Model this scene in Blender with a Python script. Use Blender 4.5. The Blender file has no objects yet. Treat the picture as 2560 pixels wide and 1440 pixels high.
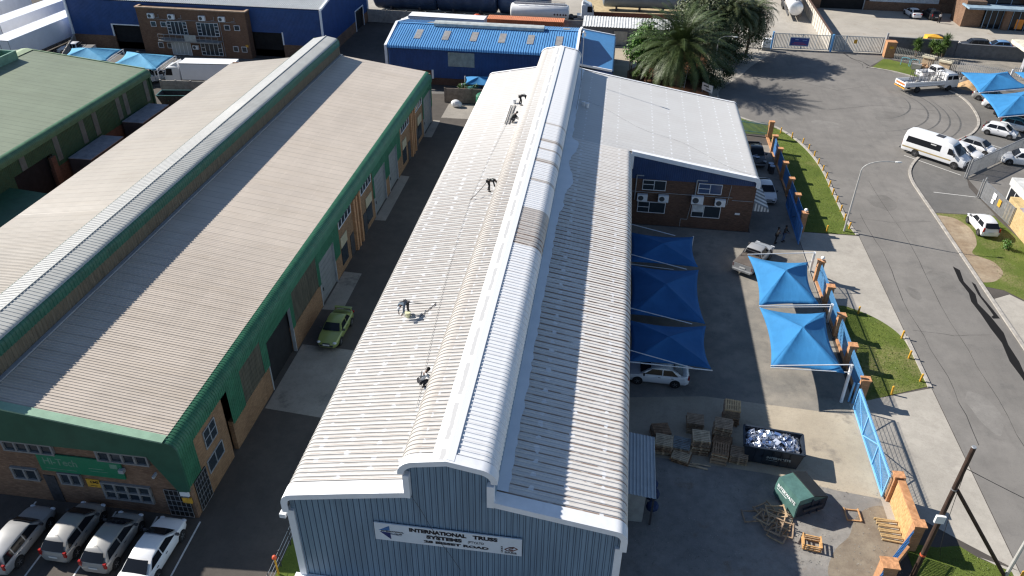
import bpy, bmesh, math, random
from mathutils import Vector, Matrix
random.seed(7)
PI = math.pi
sc = bpy.context.scene
# ------------------------------------------------------------------ camera, sky, sun, exposure
def cam_setup():
    yaw, pitch, roll = math.radians(-7.1918), math.radians(33.6532), math.radians(0.8550)
    cy, sy, cp, sp = math.cos(yaw), math.sin(yaw), math.cos(pitch), math.sin(pitch)
    fw = Vector((sy*cp, cy*cp, -sp)); rt = Vector((cy, -sy, 0)); up = rt.cross(fw)
    r2 = rt*math.cos(roll) + up*math.sin(roll); u2 = up*math.cos(roll) - rt*math.sin(roll)
    cd = bpy.data.cameras.new('camera'); co = bpy.data.objects.new('camera', cd)
    sc.collection.objects.link(co)
    m = Matrix((r2, u2, -fw)).transposed().to_4x4(); m.translation = Vector((0, 0, 36)); co.matrix_world = m
    cd.sensor_fit = 'HORIZONTAL'; cd.sensor_width = 36; cd.lens = 1940.277/2560*36; cd.clip_start = .5; cd.clip_end = 3000
    sc.camera = co
cam_setup()
SUN_EL, SUN_DIR = math.radians(35.0), Vector((-.961, .275, 0))
w = bpy.data.worlds.new('World'); sc.world = w; w.use_nodes = True
nt = w.node_tree; bg = nt.nodes['Background']; sky = nt.nodes.new('ShaderNodeTexSky')
sky.sky_type = 'NISHITA'; sky.sun_disc = False; sky.sun_elevation = SUN_EL
sky.sun_rotation = math.atan2(SUN_DIR.x, SUN_DIR.y)
sky.altitude = 1600; sky.dust_density = .6; sky.ozone_density = 1.2
nt.links.new(sky.outputs[0], bg.inputs[0]); bg.inputs[1].default_value = .078
sd = bpy.data.lights.new('sun', 'SUN'); sd.energy = 5.0; sd.angle = math.radians(.53); sd.color = (1, .945, .865)
so = bpy.data.objects.new('sun', sd); sc.collection.objects.link(so)
tosun = Vector((SUN_DIR.x*math.cos(SUN_EL), SUN_DIR.y*math.cos(SUN_EL), math.sin(SUN_EL)))
so.rotation_euler = tosun.to_track_quat('Z', 'Y').to_euler(); so.location = (0, 0, 80)
sc.view_settings.view_transform = 'Standard'; sc.view_settings.look = 'None'
sc.view_settings.exposure = .71; sc.view_settings.gamma = 1
sc.cycles.pixel_filter_type = 'BLACKMAN_HARRIS'; sc.cycles.filter_width = 1.3
# ------------------------------------------------------------------ object helpers
C = sc.collection
def tag(o, label=None, cat=None, group=None, kind=None):
    if label: o['label'] = label
    if cat: o['category'] = cat
    if group: o['group'] = group
    if kind: o['kind'] = kind
    return o
def thing(name, label, cat, loc=(0, 0, 0), rz=0, group=None):
    o = bpy.data.objects.new(name, None); C.objects.link(o); o.empty_display_size = .3
    o.location = loc; o.rotation_euler = (0, 0, rz)
    return tag(o, label, cat, group, 'thing')
def copy_tree(o, parent=None):
    c = o.copy(); C.objects.link(c)
    if parent: c.parent = parent
    for ch in list(o.children): copy_tree(ch, c)
    return c
def rootloc(p):
    while p.parent: p = p.parent
    return Vector(p.location)
class MB:
    def __init__(s): s.v = []; s.f = []; s.mi = []; s.cur = 0
    def add(s, vs, fs):
        n = len(s.v); s.v += [tuple(a) for a in vs]; s.f += [tuple(i+n for i in f) for f in fs]; s.mi += [s.cur]*len(fs); return s
    def box(s, x0, x1, y0, y1, z0, z1):
        return s.add([(x0,y0,z0),(x1,y0,z0),(x1,y1,z0),(x0,y1,z0),(x0,y0,z1),(x1,y0,z1),(x1,y1,z1),(x0,y1,z1)],
                     [(0,3,2,1),(4,5,6,7),(0,1,5,4),(1,2,6,5),(2,3,7,6),(3,0,4,7)])
    def cbox(s, c, d, rz=0, M=None):
        hx, hy, hz = d[0]/2, d[1]/2, d[2]/2
        vs = [Vector((a*hx, b*hy, e*hz)) for e in (-1,1) for a, b in ((-1,-1),(1,-1),(1,1),(-1,1))]
        R = M or Matrix.Rotation(rz, 3, 'Z')
        return s.add([R@v+Vector(c) for v in vs], [(0,3,2,1),(4,5,6,7),(0,1,5,4),(1,2,6,5),(2,3,7,6),(3,0,4,7)])
    def beam(s, p, q, w, h, roll=0):
        p, q = Vector(p), Vector(q); d = q-p; L = d.length
        if L < 1e-6: return s
        d.normalize(); up = Vector((0,0,1)) if abs(d.z) < .98 else Vector((1,0,0))
        a = d.cross(up).normalized(); b = a.cross(d)
        if roll: a, b = a*math.cos(roll)+b*math.sin(roll), b*math.cos(roll)-a*math.sin(roll)
        vs = []
        for o in (p, q):
            for i, j in ((-1,-1),(1,-1),(1,1),(-1,1)): vs.append(o + a*(i*w/2) + b*(j*h/2))
        return s.add(vs, [(0,1,2,3),(7,6,5,4),(0,4,5,1),(1,5,6,2),(2,6,7,3),(3,7,4,0)])
    def tube(s, p, q, r, r2=None, n=8, caps=True):
        p, q = Vector(p), Vector(q); d = (q-p)
        if d.length < 1e-6: return s
        d.normalize(); up = Vector((0,0,1)) if abs(d.z) < .98 else Vector((1,0,0))
        a = d.cross(up).normalized(); b = a.cross(d); r2 = r if r2 is None else r2
        vs = []
        for o, rr in ((p, r), (q, r2)):
            for i in range(n):
                t = 2*PI*i/n; vs.append(o + a*(rr*math.cos(t)) + b*(rr*math.sin(t)))
        fs = [(i, (i+1) % n, n+(i+1) % n, n+i) for i in range(n)]
        if caps: fs += [tuple(range(n))[::-1], tuple(range(n, 2*n))]
        return s.add(vs, fs)
    def path(s, pts, r, n=6):
        pts = [Vector(p) for p in pts]
        for i in range(len(pts)-1):
            r0 = r[i] if isinstance(r, (list, tuple)) else r; r1 = r[i+1] if isinstance(r, (list, tuple)) else r
            s.tube(pts[i], pts[i+1], r0, r1, n)
        return s
    def prism(s, poly, z0, z1):
        n = len(poly); vs = [(x, y, z0) for x, y in poly] + [(x, y, z1) for x, y in poly]
        return s.add(vs, [tuple(range(n))[::-1], tuple(range(n, 2*n))] + [(i, (i+1) % n, n+(i+1) % n, n+i) for i in range(n)])
    def plate(s, poly, plane, a0, a1):
        # polygon of (u, z) extruded along axis plane ('x': u=y, 'y': u=x)
        n = len(poly)
        f = (lambda u, z, a: (u, a, z)) if plane == 'y' else (lambda u, z, a: (a, u, z))
        vs = [f(u, z, a0) for u, z in poly] + [f(u, z, a1) for u, z in poly]
        return s.add(vs, [tuple(range(n)), tuple(range(n, 2*n))[::-1]] + [(i, n+i, n+(i+1) % n, (i+1) % n) for i in range(n)])
    def lathe(s, prof, n=12, c=(0,0,0), axis='z'):
        vs = []
        for r, h in prof:
            for i in range(n):
                t = 2*PI*i/n; a, b = r*math.cos(t), r*math.sin(t)
                p = (a, b, h) if axis == 'z' else ((h, a, b) if axis == 'x' else (b, h, a))
                vs.append((p[0]+c[0], p[1]+c[1], p[2]+c[2]))
        fs = []
        for k in range(len(prof)-1):
            for i in range(n):
                j = (i+1) % n; fs.append((k*n+i, k*n+j, (k+1)*n+j, (k+1)*n+i))
        fs += [tuple(range(n))[::-1], tuple(range((len(prof)-1)*n, len(prof)*n))]
        return s.add(vs, fs)
    def ball(s, c, r, n=10, m=7, sx=1, sy=1, sz=1):
        prof = [(max(.001, math.sin(PI*k/m)), -math.cos(PI*k/m)) for k in range(m+1)]
        k0 = len(s.v); s.lathe(prof, n)
        for i in range(k0, len(s.v)):
            x, y, z = s.v[i]; s.v[i] = (c[0]+x*r*sx, c[1]+y*r*sy, c[2]+z*r*sz)
        return s
    def xf(s, M, start=0):
        for i in range(start, len(s.v)): s.v[i] = tuple(M @ Vector(s.v[i]))
        return s
    def build(s, name, mats, parent=None, w=False, smooth=None, loc=None):
        me = bpy.data.meshes.new(name)
        vs = s.v
        if w and parent is not None:
            o0 = rootloc(parent); vs = [(x-o0.x, y-o0.y, z-o0.z) for x, y, z in vs]
        if loc is not None: vs = [(x-loc[0], y-loc[1], z-loc[2]) for x, y, z in vs]
        me.from_pydata(vs, [], s.f); mats = mats if isinstance(mats, (list, tuple)) else [mats]
        for m in mats: me.materials.append(m)
        if len(mats) > 1: me.polygons.foreach_set('material_index', s.mi)
        bm = bmesh.new(); bm.from_mesh(me); bmesh.ops.recalc_face_normals(bm, faces=bm.faces); bm.to_mesh(me); bm.free()
        if smooth is not None:
            me.polygons.foreach_set('use_smooth', [True]*len(me.polygons)); me.set_sharp_from_angle(angle=math.radians(smooth))
        me.update(); o = bpy.data.objects.new(name, me); C.objects.link(o)
        if parent is not None: o.parent = parent
        if loc is not None: o.location = loc
        return o
def islands(mb, name, mats, parent=None, w=False, smooth=None, raw=False):
    """build every connected piece of a builder as a part of its own"""
    par = list(range(len(mb.v)))
    def find(i):
        while par[i] != i: par[i] = par[par[i]]; i = par[i]
        return i
    for f in mb.f:
        a = find(f[0])
        for i in f[1:]: par[find(i)] = a
    groups = {}
    for k, f in enumerate(mb.f): groups.setdefault(find(f[0]), []).append(k)
    for ks in groups.values():
        m = MB(); idx = {}
        for k in ks:
            for i in mb.f[k]:
                if i not in idx: idx[i] = len(m.v); m.v.append(mb.v[i])
            m.f.append(tuple(idx[i] for i in mb.f[k])); m.mi.append(mb.mi[k])
        (rawbuild if raw else MB.build)(m, name, mats, parent, w, smooth)
def rawbuild(s, name, mats, parent=None, w=False, smooth=None):
    # no normal recalculation: for open sheets and leaves
    me = bpy.data.meshes.new(name); vs = s.v
    if w and parent is not None:
        o0 = rootloc(parent); vs = [(x-o0.x, y-o0.y, z-o0.z) for x, y, z in vs]
    me.from_pydata(vs, [], s.f)
    mats = mats if isinstance(mats, (list, tuple)) else [mats]
    for m in mats: me.materials.append(m)
    if len(mats) > 1: me.polygons.foreach_set('material_index', s.mi)
    if smooth is not None:
        me.polygons.foreach_set('use_smooth', [True]*len(me.polygons)); me.set_sharp_from_angle(angle=math.radians(smooth))
    me.update(); o = bpy.data.objects.new(name, me); C.objects.link(o)
    if parent is not None: o.parent = parent
    return o
RIB = ((0, 0), (.60, 0), (.68, 1), (.92, 1))        # one pitch of a box-ribbed sheet
def ribs(a0, a1, pitch):
    n = max(1, round((a1-a0)/pitch)); p = (a1-a0)/n; out = []
    for k in range(n):
        for u, h in RIB: out.append((a0+(k+u)*p, h))
    out.append((a1, 0)); return out
def normals2(path):
    ns = []
    for i in range(len(path)):
        a = path[max(0, i-1)]; b = path[min(len(path)-1, i+1)]
        dx, dz = b[0]-a[0], b[1]-a[1]; L = math.hypot(dx, dz) or 1; ns.append((-dz/L, dx/L))
    return ns
def fade(a, lo=44, hi=80, k=.8):
    u = min(1, max(0, (a-lo)/(hi-lo))); return 1-k*u*u*(3-2*u)
def rib_roof(mb, path, axis, a0, a1, pitch, h, sgn=1):
    """ribbed sheet swept along a profile path (u,z); ribs follow the path and repeat along axis"""
    cols = ribs(a0, a1, pitch); ns = normals2(path); n0 = len(mb.v); m = len(path)
    for a, k in cols:
        for (u, z), (nu, nz) in zip(path, ns):
            hh = h*sgn*k*(fade(a, 150*pitch, 270*pitch, .88) if axis == 'y' else 1); uu, zz = u+nu*hh, z+nz*hh
            mb.v.append((uu, a, zz) if axis == 'y' else (a, uu, zz))
    for i in range(len(cols)-1):
        for j in range(m-1):
            b = n0+i*m+j; mb.f.append((b, b+1, b+m+1, b+m)); mb.mi.append(mb.cur)
    return mb
def rib_wall(mb, plane, pos, a0, a1, zb, zt, pitch, h, out):
    """vertical ribbed wall; zb/zt numbers or functions of a"""
    fb = zb if callable(zb) else (lambda a: zb); ft = zt if callable(zt) else (lambda a: zt)
    n0 = len(mb.v); cols = ribs(a0, a1, pitch)
    for a, k in cols:
        p = pos + out*k*h
        for z in (fb(a), ft(a)): mb.v.append((p, a, z) if plane == 'x' else (a, p, z))
    for i in range(len(cols)-1):
        b = n0+2*i; mb.f.append((b, b+1, b+3, b+2)); mb.mi.append(mb.cur)
    return mb
def arc(cx, cz, r, t0, t1, n=6):
    return [(cx+r*math.cos(t0+(t1-t0)*i/n), cz+r*math.sin(t0+(t1-t0)*i/n)) for i in range(n+1)]
# ------------------------------------------------------------------ material helpers
class NT:
    def __init__(s, name):
        s.m = bpy.data.materials.new(name); s.m.use_nodes = True; s.t = s.m.node_tree
        s.b = s.t.nodes['Principled BSDF']; s.co = None
    def n(s, typ, **kw):
        nd = s.t.nodes.new(typ)
        for k, v in kw.items(): setattr(nd, k, v)
        return nd
    def val(s, x):
        return x
    def lk(s, a, b): s.t.links.new(a, b)
    def setin(s, sock, x):
        if hasattr(x, 'is_output') or hasattr(x, 'links'): s.lk(x, sock)
        else:
            if isinstance(x, (tuple, list)) and len(x) == 3 and sock.type == 'RGBA': x = (*x, 1)
            sock.default_value = x
    def world(s): s.co = s.n('ShaderNodeNewGeometry').outputs['Position']
    def pos(s):
        if not s.co:
            s.co = s.n('ShaderNodeTexCoord').outputs['Object']
        return s.co
    def xyz(s):
        sp = s.n('ShaderNodeSeparateXYZ'); s.lk(s.pos(), sp.inputs[0]); return sp.outputs
    def math(s, op, a, b=None, c=None, clamp=False):
        nd = s.n('ShaderNodeMath', operation=op); nd.use_clamp = clamp; s.setin(nd.inputs[0], a)
        if b is not None: s.setin(nd.inputs[1], b)
        if c is not None: s.setin(nd.inputs[2], c)
        return nd.outputs[0]
    def noise(s, scale, detail=4, rough=.6, vec=None, stretch=None):
        nd = s.n('ShaderNodeTexNoise'); nd.inputs['Scale'].default_value = scale; nd.inputs['Detail'].default_value = detail
        nd.inputs['Roughness'].default_value = rough; v = vec or s.pos()
        if stretch:
            mp = s.n('ShaderNodeMapping'); mp.inputs['Scale'].default_value = stretch; s.lk(v, mp.inputs[0]); v = mp.outputs[0]
        s.lk(v, nd.inputs['Vector']); return nd.outputs['Fac']
    def ramp(s, f, lo, hi, smooth=True):
        nd = s.n('ShaderNodeMapRange'); nd.interpolation_type = 'SMOOTHSTEP' if smooth else 'LINEAR'
        s.setin(nd.inputs[0], f); s.setin(nd.inputs[1], lo); s.setin(nd.inputs[2], hi); return nd.outputs[0]
    def mix(s, f, a, b):
        nd = s.n('ShaderNodeMix', data_type='RGBA'); s.setin(nd.inputs[0], f); s.setin(nd.inputs[6], a); s.setin(nd.inputs[7], b); return nd.outputs[2]
    def out(s, col, rough=.6, metal=0, spec=.5, bump=None, bs=.3, bd=.02):
        s.setin(s.b.inputs['Base Color'], col); s.setin(s.b.inputs['Roughness'], rough); s.setin(s.b.inputs['Metallic'], metal)
        s.b.inputs['Specular IOR Level'].default_value = spec
        if bump is not None:
            bn = s.n('ShaderNodeBump'); bn.inputs['Strength'].default_value = bs; bn.inputs['Distance'].default_value = bd
            s.lk(bump, bn.inputs['Height']); s.lk(bn.outputs[0], s.b.inputs['Normal'])
        return s.m
def scl(c, k): return tuple(min(1, x*k) for x in c)
_mc = {}
def mat(name, col, rough=.6, metal=0, var=.18, scale=1.5, dirt=None, dirt_amt=.35, dscale=.6, bump=0, bscale=40, spec=.4, stretch=None):
    if name in _mc: return _mc[name]
    t = NT(name); n1 = t.ramp(t.noise(scale, 5, .65, stretch=stretch), .3, .7)
    c = t.mix(n1, scl(col, 1-var), scl(col, 1+var))
    if dirt: c = t.mix(t.math('MULTIPLY', t.ramp(t.noise(dscale, 6, .7), .48, .72), dirt_amt), c, dirt)
    m = t.out(c, rough, metal, spec, t.noise(bscale, 3) if bump else None, bump, .03)
    _mc[name] = m; return m
def glossy(name, col, rough=.12, metal=0, coat=.0, spec=.5):
    if name in _mc: return _mc[name]
    t = NT(name); n = t.ramp(t.noise(.6, 2), .3, .8); m = t.out(t.mix(n, scl(col, .95), scl(col, 1.04)), t.math('MULTIPLY_ADD', n, .12, rough), metal, spec)
    t.b.inputs['Coat Weight'].default_value = coat; t.b.inputs['Coat Roughness'].default_value = .08
    _mc[name] = m; return m
def brick(name, c1, c2, mortar, big=.25, soldier=False):
    t = NT(name); x, y, z = t.xyz(); cb = t.n('ShaderNodeCombineXYZ'); t.lk(t.math('ADD', x, y), cb.inputs[0]); t.lk(z, cb.inputs[1])
    b = t.n('ShaderNodeTexBrick'); b.inputs['Scale'].default_value = 1; b.inputs['Brick Width'].default_value = .235; b.inputs['Row Height'].default_value = .086
    b.inputs['Mortar Size'].default_value = .010; b.inputs['Color1'].default_value = (*c1, 1); b.inputs['Color2'].default_value = (*c2, 1); b.inputs['Mortar'].default_value = (*mortar, 1)
    b.inputs['Bias'].default_value = -.1; t.lk(cb.outputs[0], b.inputs['Vector'])
    n1 = t.ramp(t.noise(5.5, 5, .7, stretch=(.5, .5, 2.2)), .35, .68); n2 = t.ramp(t.noise(.5, 4), .35, .7)
    c = t.mix(t.math('MULTIPLY', n1, .55), b.outputs['Color'], scl(c1, .45)); c = t.mix(t.math('MULTIPLY', n2, big), c, scl(c2, 1.25))
    return t.out(c, .9, 0, .2, b.outputs['Fac'], -.25, .01)
def text_mesh(mb, s, size, origin, ux, uy, align='LEFT', sx=1.0, depth=.004, bold=0, fit=None):
    """lettering added to a mesh builder as thin solid glyphs"""
    cu = bpy.data.curves.new('lettering', 'FONT'); cu.body = s; cu.size = size; cu.align_x = align; cu.extrude = depth; cu.offset = bold; cu.resolution_u = 3
    ob = bpy.data.objects.new('lettering', cu); C.objects.link(ob)
    dg = bpy.context.evaluated_depsgraph_get(); me = bpy.data.meshes.new_from_object(ob.evaluated_get(dg))
    ux, uy = Vector(ux), Vector(uy); nz = ux.cross(uy); o = Vector(origin)
    if fit: sx = fit/max(.001, max(v.co.x for v in me.vertices))
    mb.add([o + ux*(v.co.x*sx) + uy*v.co.y + nz*v.co.z for v in me.vertices], [tuple(p.vertices) for p in me.polygons])
    bpy.data.objects.remove(ob); bpy.data.curves.remove(cu); bpy.data.meshes.remove(me); return mb
# ------------------------------------------------------------------ shared materials
M = {}
M['white'] = mat('white_paint', (.74,.75,.76), .45, var=.06, dirt=(.45,.44,.42), dirt_amt=.25)
M['whitetrim'] = mat('white_trim', (.80,.81,.83), .5, var=.05, dirt=(.5,.5,.5), dirt_amt=.15)
M['brick'] = brick('brown_brick', (.175,.098,.062), (.29,.175,.11), (.16,.12,.095))
M['brickdark'] = brick('dark_brick', (.115,.065,.045), (.18,.10,.068), (.10,.08,.07))
M['brickorange'] = brick('orange_brick', (.46,.22,.10), (.56,.30,.15), (.30,.22,.16))
M['strawbrick'] = mat('straw_brick', (.52,.30,.13), .9, var=.45, scale=5, stretch=(4,4,.5), dirt=(.62,.44,.24), dirt_amt=.6, dscale=3)
M['glass'] = glossy('dark_glass', (.012,.014,.018), .08, spec=.28)
M['winglass'] = glossy('window_glass', (.03,.04,.05), .12)
M['black'] = mat('black_interior', (.012,.012,.013), .9, var=.3)
M['rubber'] = mat('black_rubber', (.022,.022,.023), .75, var=.2, scale=8)
M['darkmetal'] = mat('dark_metal', (.05,.05,.055), .5, var=.3, scale=4)
M['steel'] = mat('galvanised_steel', (.42,.43,.44), .42, .55, var=.15, scale=3)
M['rim'] = mat('alloy_rim', (.45,.45,.46), .35, .7, var=.1, scale=9)
M['greypaint'] = mat('grey_paint', (.32,.33,.34), .55, var=.12)
M['concrete_grey'] = mat('grey_concrete', (.24,.235,.225), .9, var=.22, scale=1.2, dirt=(.12,.115,.11), dirt_amt=.5)
M['precast'] = mat('precast_concrete', (.36,.34,.31), .9, var=.2, scale=1.4, dirt=(.2,.18,.16), dirt_amt=.5)
M['redlamp'] = glossy('red_lens', (.32,.012,.012), .2)
M['lens'] = glossy('clear_lens', (.55,.57,.6), .1)
M['plate'] = mat('number_plate', (.62,.62,.6), .5, var=.05)
M['yellow'] = mat('yellow_paint', (.62,.33,.035), .6, var=.2, scale=5)
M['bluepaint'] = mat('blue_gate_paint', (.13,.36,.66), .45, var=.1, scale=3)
M['bluesheet'] = mat('blue_sheet', (.026,.075,.225), .5, var=.12, scale=.8)
M['wood'] = mat('raw_timber', (.46,.26,.12), .8, var=.3, scale=4, stretch=(6,1,1))
M['oldwood'] = mat('weathered_timber', (.20,.145,.10), .9, var=.4, scale=3)
M['pole'] = mat('creosote_pole', (.045,.026,.018), .8, var=.4, scale=2, stretch=(6,6,1))
M['skin'] = mat('dark_skin', (.10,.05,.03), .6, var=.1)
M['leaf'] = mat('broad_leaf', (.055,.105,.022), .55, var=.5, scale=.9)
M['leafdark'] = mat('dark_leaf', (.035,.065,.016), .6, var=.5, scale=.7)
M['bark'] = mat('tree_bark', (.12,.085,.055), .9, var=.35, scale=5)
# ------------------------------------------------------------------ ground
def ground_mat(name, base, dark, light, s1=.12, s2=1.4, grain=9, bump=.35, streak=None, oil=None, oil_amt=.5):
    t = NT(name); a = t.ramp(t.noise(s1, 6, .62), .32, .7); b = t.ramp(t.noise(s2, 6, .7), .35, .7); g = t.noise(grain*6, 2, .8)
    c = t.mix(a, base, light); c = t.mix(t.math('MULTIPLY', b, .45), c, dark)
    c = t.mix(t.math('MULTIPLY', t.ramp(g, .45, .75), .35), c, scl(light, 1.3))
    c = t.mix(t.math('MULTIPLY', t.ramp(t.noise(grain, 4, .8), .5, .8), .4), c, scl(dark, .7))
    if streak: c = t.mix(t.math('MULTIPLY', t.ramp(t.noise(.5, 5, .65, stretch=streak), .5, .72), .35), c, dark)
    if oil: c = t.mix(t.math('MULTIPLY', t.ramp(t.noise(.33, 5, .7), .56, .7), oil_amt), c, oil)
    return t.out(c, .92, 0, .25, g, bump, .02)
G = {}
G['base'] = ground_mat('dark_asphalt', (.078,.069,.062), (.052,.047,.043), (.105,.092,.08), .1, .9, 6, streak=(1,.25,1))
G['road'] = ground_mat('worn_asphalt', (.172,.162,.149), (.118,.112,.105), (.225,.212,.195), .07, .5, 7, streak=(1.6,.16,1), oil=(.10,.098,.095), oil_amt=.35)
G['parking'] = ground_mat('parking_asphalt', (.128,.124,.118), (.088,.086,.083), (.17,.163,.153), .15, .8, 7)
G['drive'] = ground_mat('pale_concrete', (.34,.315,.275), (.25,.23,.20), (.43,.40,.35), .15, 1.0, 5, oil=(.22,.20,.18), oil_amt=.35)
G['apron'] = ground_mat('sandy_concrete', (.36,.31,.235), (.22,.19,.15), (.46,.40,.31), .3, 1.2, 5, oil=(.17,.15,.13), oil_amt=.6)
G['yard'] = ground_mat('gravelly_tar', (.20,.19,.172), (.11,.107,.102), (.31,.28,.235), .22, .9, 11, bump=.6, oil=(.10,.097,.093), oil_amt=.5)
G['gravel'] = ground_mat('grey_gravel', (.225,.215,.20), (.125,.12,.115), (.32,.30,.27), .25, 1.5, 14, bump=.9, oil=(.20,.135,.085), oil_amt=.7)
G['slab'] = ground_mat('stained_slab', (.26,.24,.21), (.14,.13,.118), (.34,.31,.27), .4, 1.6, 5, oil=(.09,.085,.08), oil_amt=.6)
G['factory'] = ground_mat('pale_factory_yard', (.34,.315,.275), (.25,.23,.20), (.42,.39,.34), .06, .4, 5, oil=(.25,.19,.14), oil_amt=.55)
G['soil'] = ground_mat('bare_soil', (.27,.20,.13), (.14,.095,.065), (.38,.31,.22), .5, 1.6, 8)
G['redsoil'] = ground_mat('red_soil', (.17,.075,.04), (.08,.045,.028), (.24,.115,.06), .5, 1.6, 8)
G['kerb'] = mat('kerb_concrete', (.36,.335,.30), .9, var=.2, scale=1.8, dirt=(.2,.18,.16), dirt_amt=.45)
G['line'] = mat('painted_line', (.62,.61,.58), .7, var=.2, scale=3, dirt=(.2,.19,.18), dirt_amt=.5, dscale=3)
def grass_mat(name, dry):
    t = NT(name); a = t.ramp(t.noise(.35, 6, .65), .35, .7); g = t.noise(16, 4, .8); d = t.ramp(t.noise(.22, 5, .6), .62-dry, .82-dry)
    c = t.mix(a, (.10,.138,.026), (.145,.18,.038)); c = t.mix(t.math('MULTIPLY', t.ramp(g, .4, .7), .55), c, (.05,.078,.016))
    c = t.mix(t.math('MULTIPLY', d, t.ramp(t.noise(5, 5, .8), .35, .65)), c, (.27,.225,.115))
    return t.out(c, .95, 0, .15, g, .9, .06)
G['grass'] = grass_mat('mown_grass', .05); G['drygrass'] = grass_mat('dry_grass', .2)
def sheet(name, poly, z, m, kind='structure', label=None):
    mb = MB(); n = len(poly); mb.add([(x, y, z) for x, y in poly], [tuple(range(n))])
    o = mb.build(name, m); tag(o, label, None, None, kind); return o
def smooth_poly(pts, n=4):
    out = []; m = len(pts)
    for i in range(m-1):
        p0, p1, p2, p3 = pts[max(0,i-1)], pts[i], pts[i+1], pts[min(m-1,i+2)]
        for k in range(n):
            t = k/n; out.append(tuple(.5*((2*p1[j]) + (-p0[j]+p2[j])*t + (2*p0[j]-5*p1[j]+4*p2[j]-p3[j])*t*t + (-p0[j]+3*p1[j]-3*p2[j]+p3[j])*t**3) for j in (0,1)))
    out.append(pts[-1]); return out
mb = MB(); mb.box(-700, 900, -150, 1400, -.6, 0)
tag(mb.build('ground', G['base']), kind='structure')
sheet('factory_yard', [(22,127.6),(36,127.6),(34.2,165),(34,330),(-60,330),(-60,139),(-5,139),(10,132)], .004, G['factory'])
sheet('factory_yard', [(34.2,165),(35.2,140),(36,127.6),(41.7,127.9),(43.4,129.2),(75,127),(180,120),(180,330),(34,330)], .004, G['factory'])
sheet('pavement', [(13.4,100),(13.0,112),(14.5,119),(18.4,127.6),(24.6,127.6),(24,124.2),(20.5,118),(18.3,113),(15.5,107.8),(14.5,104.5),(15.2,98.6)], .006, G['drive'])
sheet('palm_bed', [(2.2,105.5),(2.2,112.5),(9,124.5),(14.5,124.6),(14.0,119),(12.9,112),(13.3,103),(8,104.2)], .012, G['redsoil'])
sheet('side_yard', [(41.5,127.6),(42.5,125.2),(49.6,119.4),(56.6,115.6),(75,110),(75,126.5),(43,128.9)], .005, G['yard'])
sheet('back_yard', [(-4.4,92),(-4.4,124.8),(15,124.8),(15.5,112),(13.5,104.5),(13.9,87),(2.5,87)], .004, G['apron'])
sheet('side_yard', [(-53,109.2),(-80,109.2),(-76,96),(-48.5,94.6),(-20,99)], .004, G['parking'])
kL = [(24.35,-60),(24.35,67.5),(24.0,70),(23.95,75.7),(23.95,81.5),(23.45,86.3),(22.35,90.5),(20.55,93.9),(17.85,95.45),(15.2,98.6),(14.5,104.5),(15.5,107.8),(18.3,113),(20.5,118),(24,124.2)]
kR = [(32.65,-60),(32.65,73.4),(32.62,77),(32.7,80.9),(33.4,83.9),(35.2,87.2),(37.6,90.3),(39.9,92.4),(41.6,93.4),(44.2,96.2),(46.2,100.2),(47.1,105.4),(46.9,109.6),(45.2,113.4),(43.4,116.4),(40.7,118.8),(37.6,120.2)]
kLs = [kL[0]] + smooth_poly(kL[1:], 4); kRs = [kR[0]] + smooth_poly(kR[1:], 4)
sheet('road', kRs + [(38.4,121.4),(41.2,125.2),(41.6,127.5),(24.6,127.5)] + kLs[::-1], .008, G['road'])
def kerb(name, pts, side, wdt=.28, h=.11):
    mb = MB(); out = []
    for i, p in enumerate(pts):
        a, b = pts[max(0,i-1)], pts[min(len(pts)-1,i+1)]; dx, dy = b[0]-a[0], b[1]-a[1]; L = math.hypot(dx, dy) or 1
        out.append((p[0]-dy/L*wdt*side, p[1]+dx/L*wdt*side))
    for i in range(len(pts)-1):
        p, q, r, s_ = pts[i], pts[i+1], out[i+1], out[i]
        mb.prism([p, q, r, s_], -.02, h)
    return tag(mb.build(name, G['kerb']), kind='structure')
kerb('kerb', [p for p in kRs if p[1] < 121], -1)
kerb('kerb', [p for p in kLs if p[1] < 43.2], 1, .22, .05)
kerb('kerb', [p for p in [kLs[0],(24.35,45.5),(24.35,51.5)] if p[1] > 45], 1, .28, .10)
kerb('kerb', [p for p in kLs if 67.3 < p[1] < 105], 1)
sheet('pavement', [(32.9,-60),(32.9,58),(34.6,59),(37.5,55.5),(42,50),(60,40),(60,-60)], .012, G['drive'])
sheet('verge', [(32.95,73.3),(38.6,73.6),(39.3,69),(46,60),(60,45),(60,38),(42,50),(37.5,55.8),(34.4,59.6),(32.95,60)], .014, G['drygrass'], 'structure')
sheet('bare_patch', smooth_poly([(32.96,72.9),(34.6,72.4),(35.4,70.2),(34.9,67.5),(33.9,65.6),(35.2,64.4),(35.4,62.6),(34.2,61),(32.96,60.6)], 5), .018, G['soil'])
sheet('parking', [p for p in kRs if 73.3 < p[1] < 117] + [(44.5,116.5),(52,116),(62,112),(62,100),(48.7,91.6),(39.2,83.2),(38.4,80),(38.8,73.7),(33,73.5)], .006, G['parking'])
sheet('guard_yard', [(39.0,83),(48.7,91.5),(70,104),(75,80),(60,60),(39.5,68)], .0065, G['road'])
sheet('verge', [(38.3,120.5),(41.0,125.0),(41.9,124.9),(49.6,119),(47.5,115.5),(45.5,113.7),(43.7,116.7),(41,119.1)], .014, G['grass'])
sheet('bare_patch', smooth_poly([(43.9,116.6),(45.6,113.8),(47.5,115.5),(49.6,118.8),(47,120.8),(45.2,119.4),(44.6,117.6)], 4), .019, G['soil'])
up = [p for p in kLs if 67.4 < p[1] < 96]
sheet('grass_verge', [(19.35,67.35)] + [(p[0]-.25, p[1]) for p in up] + [(15.5,98),(14.3,97),(14.3,91.2),(19.35,91.2)], .02, G['grass'])
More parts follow.
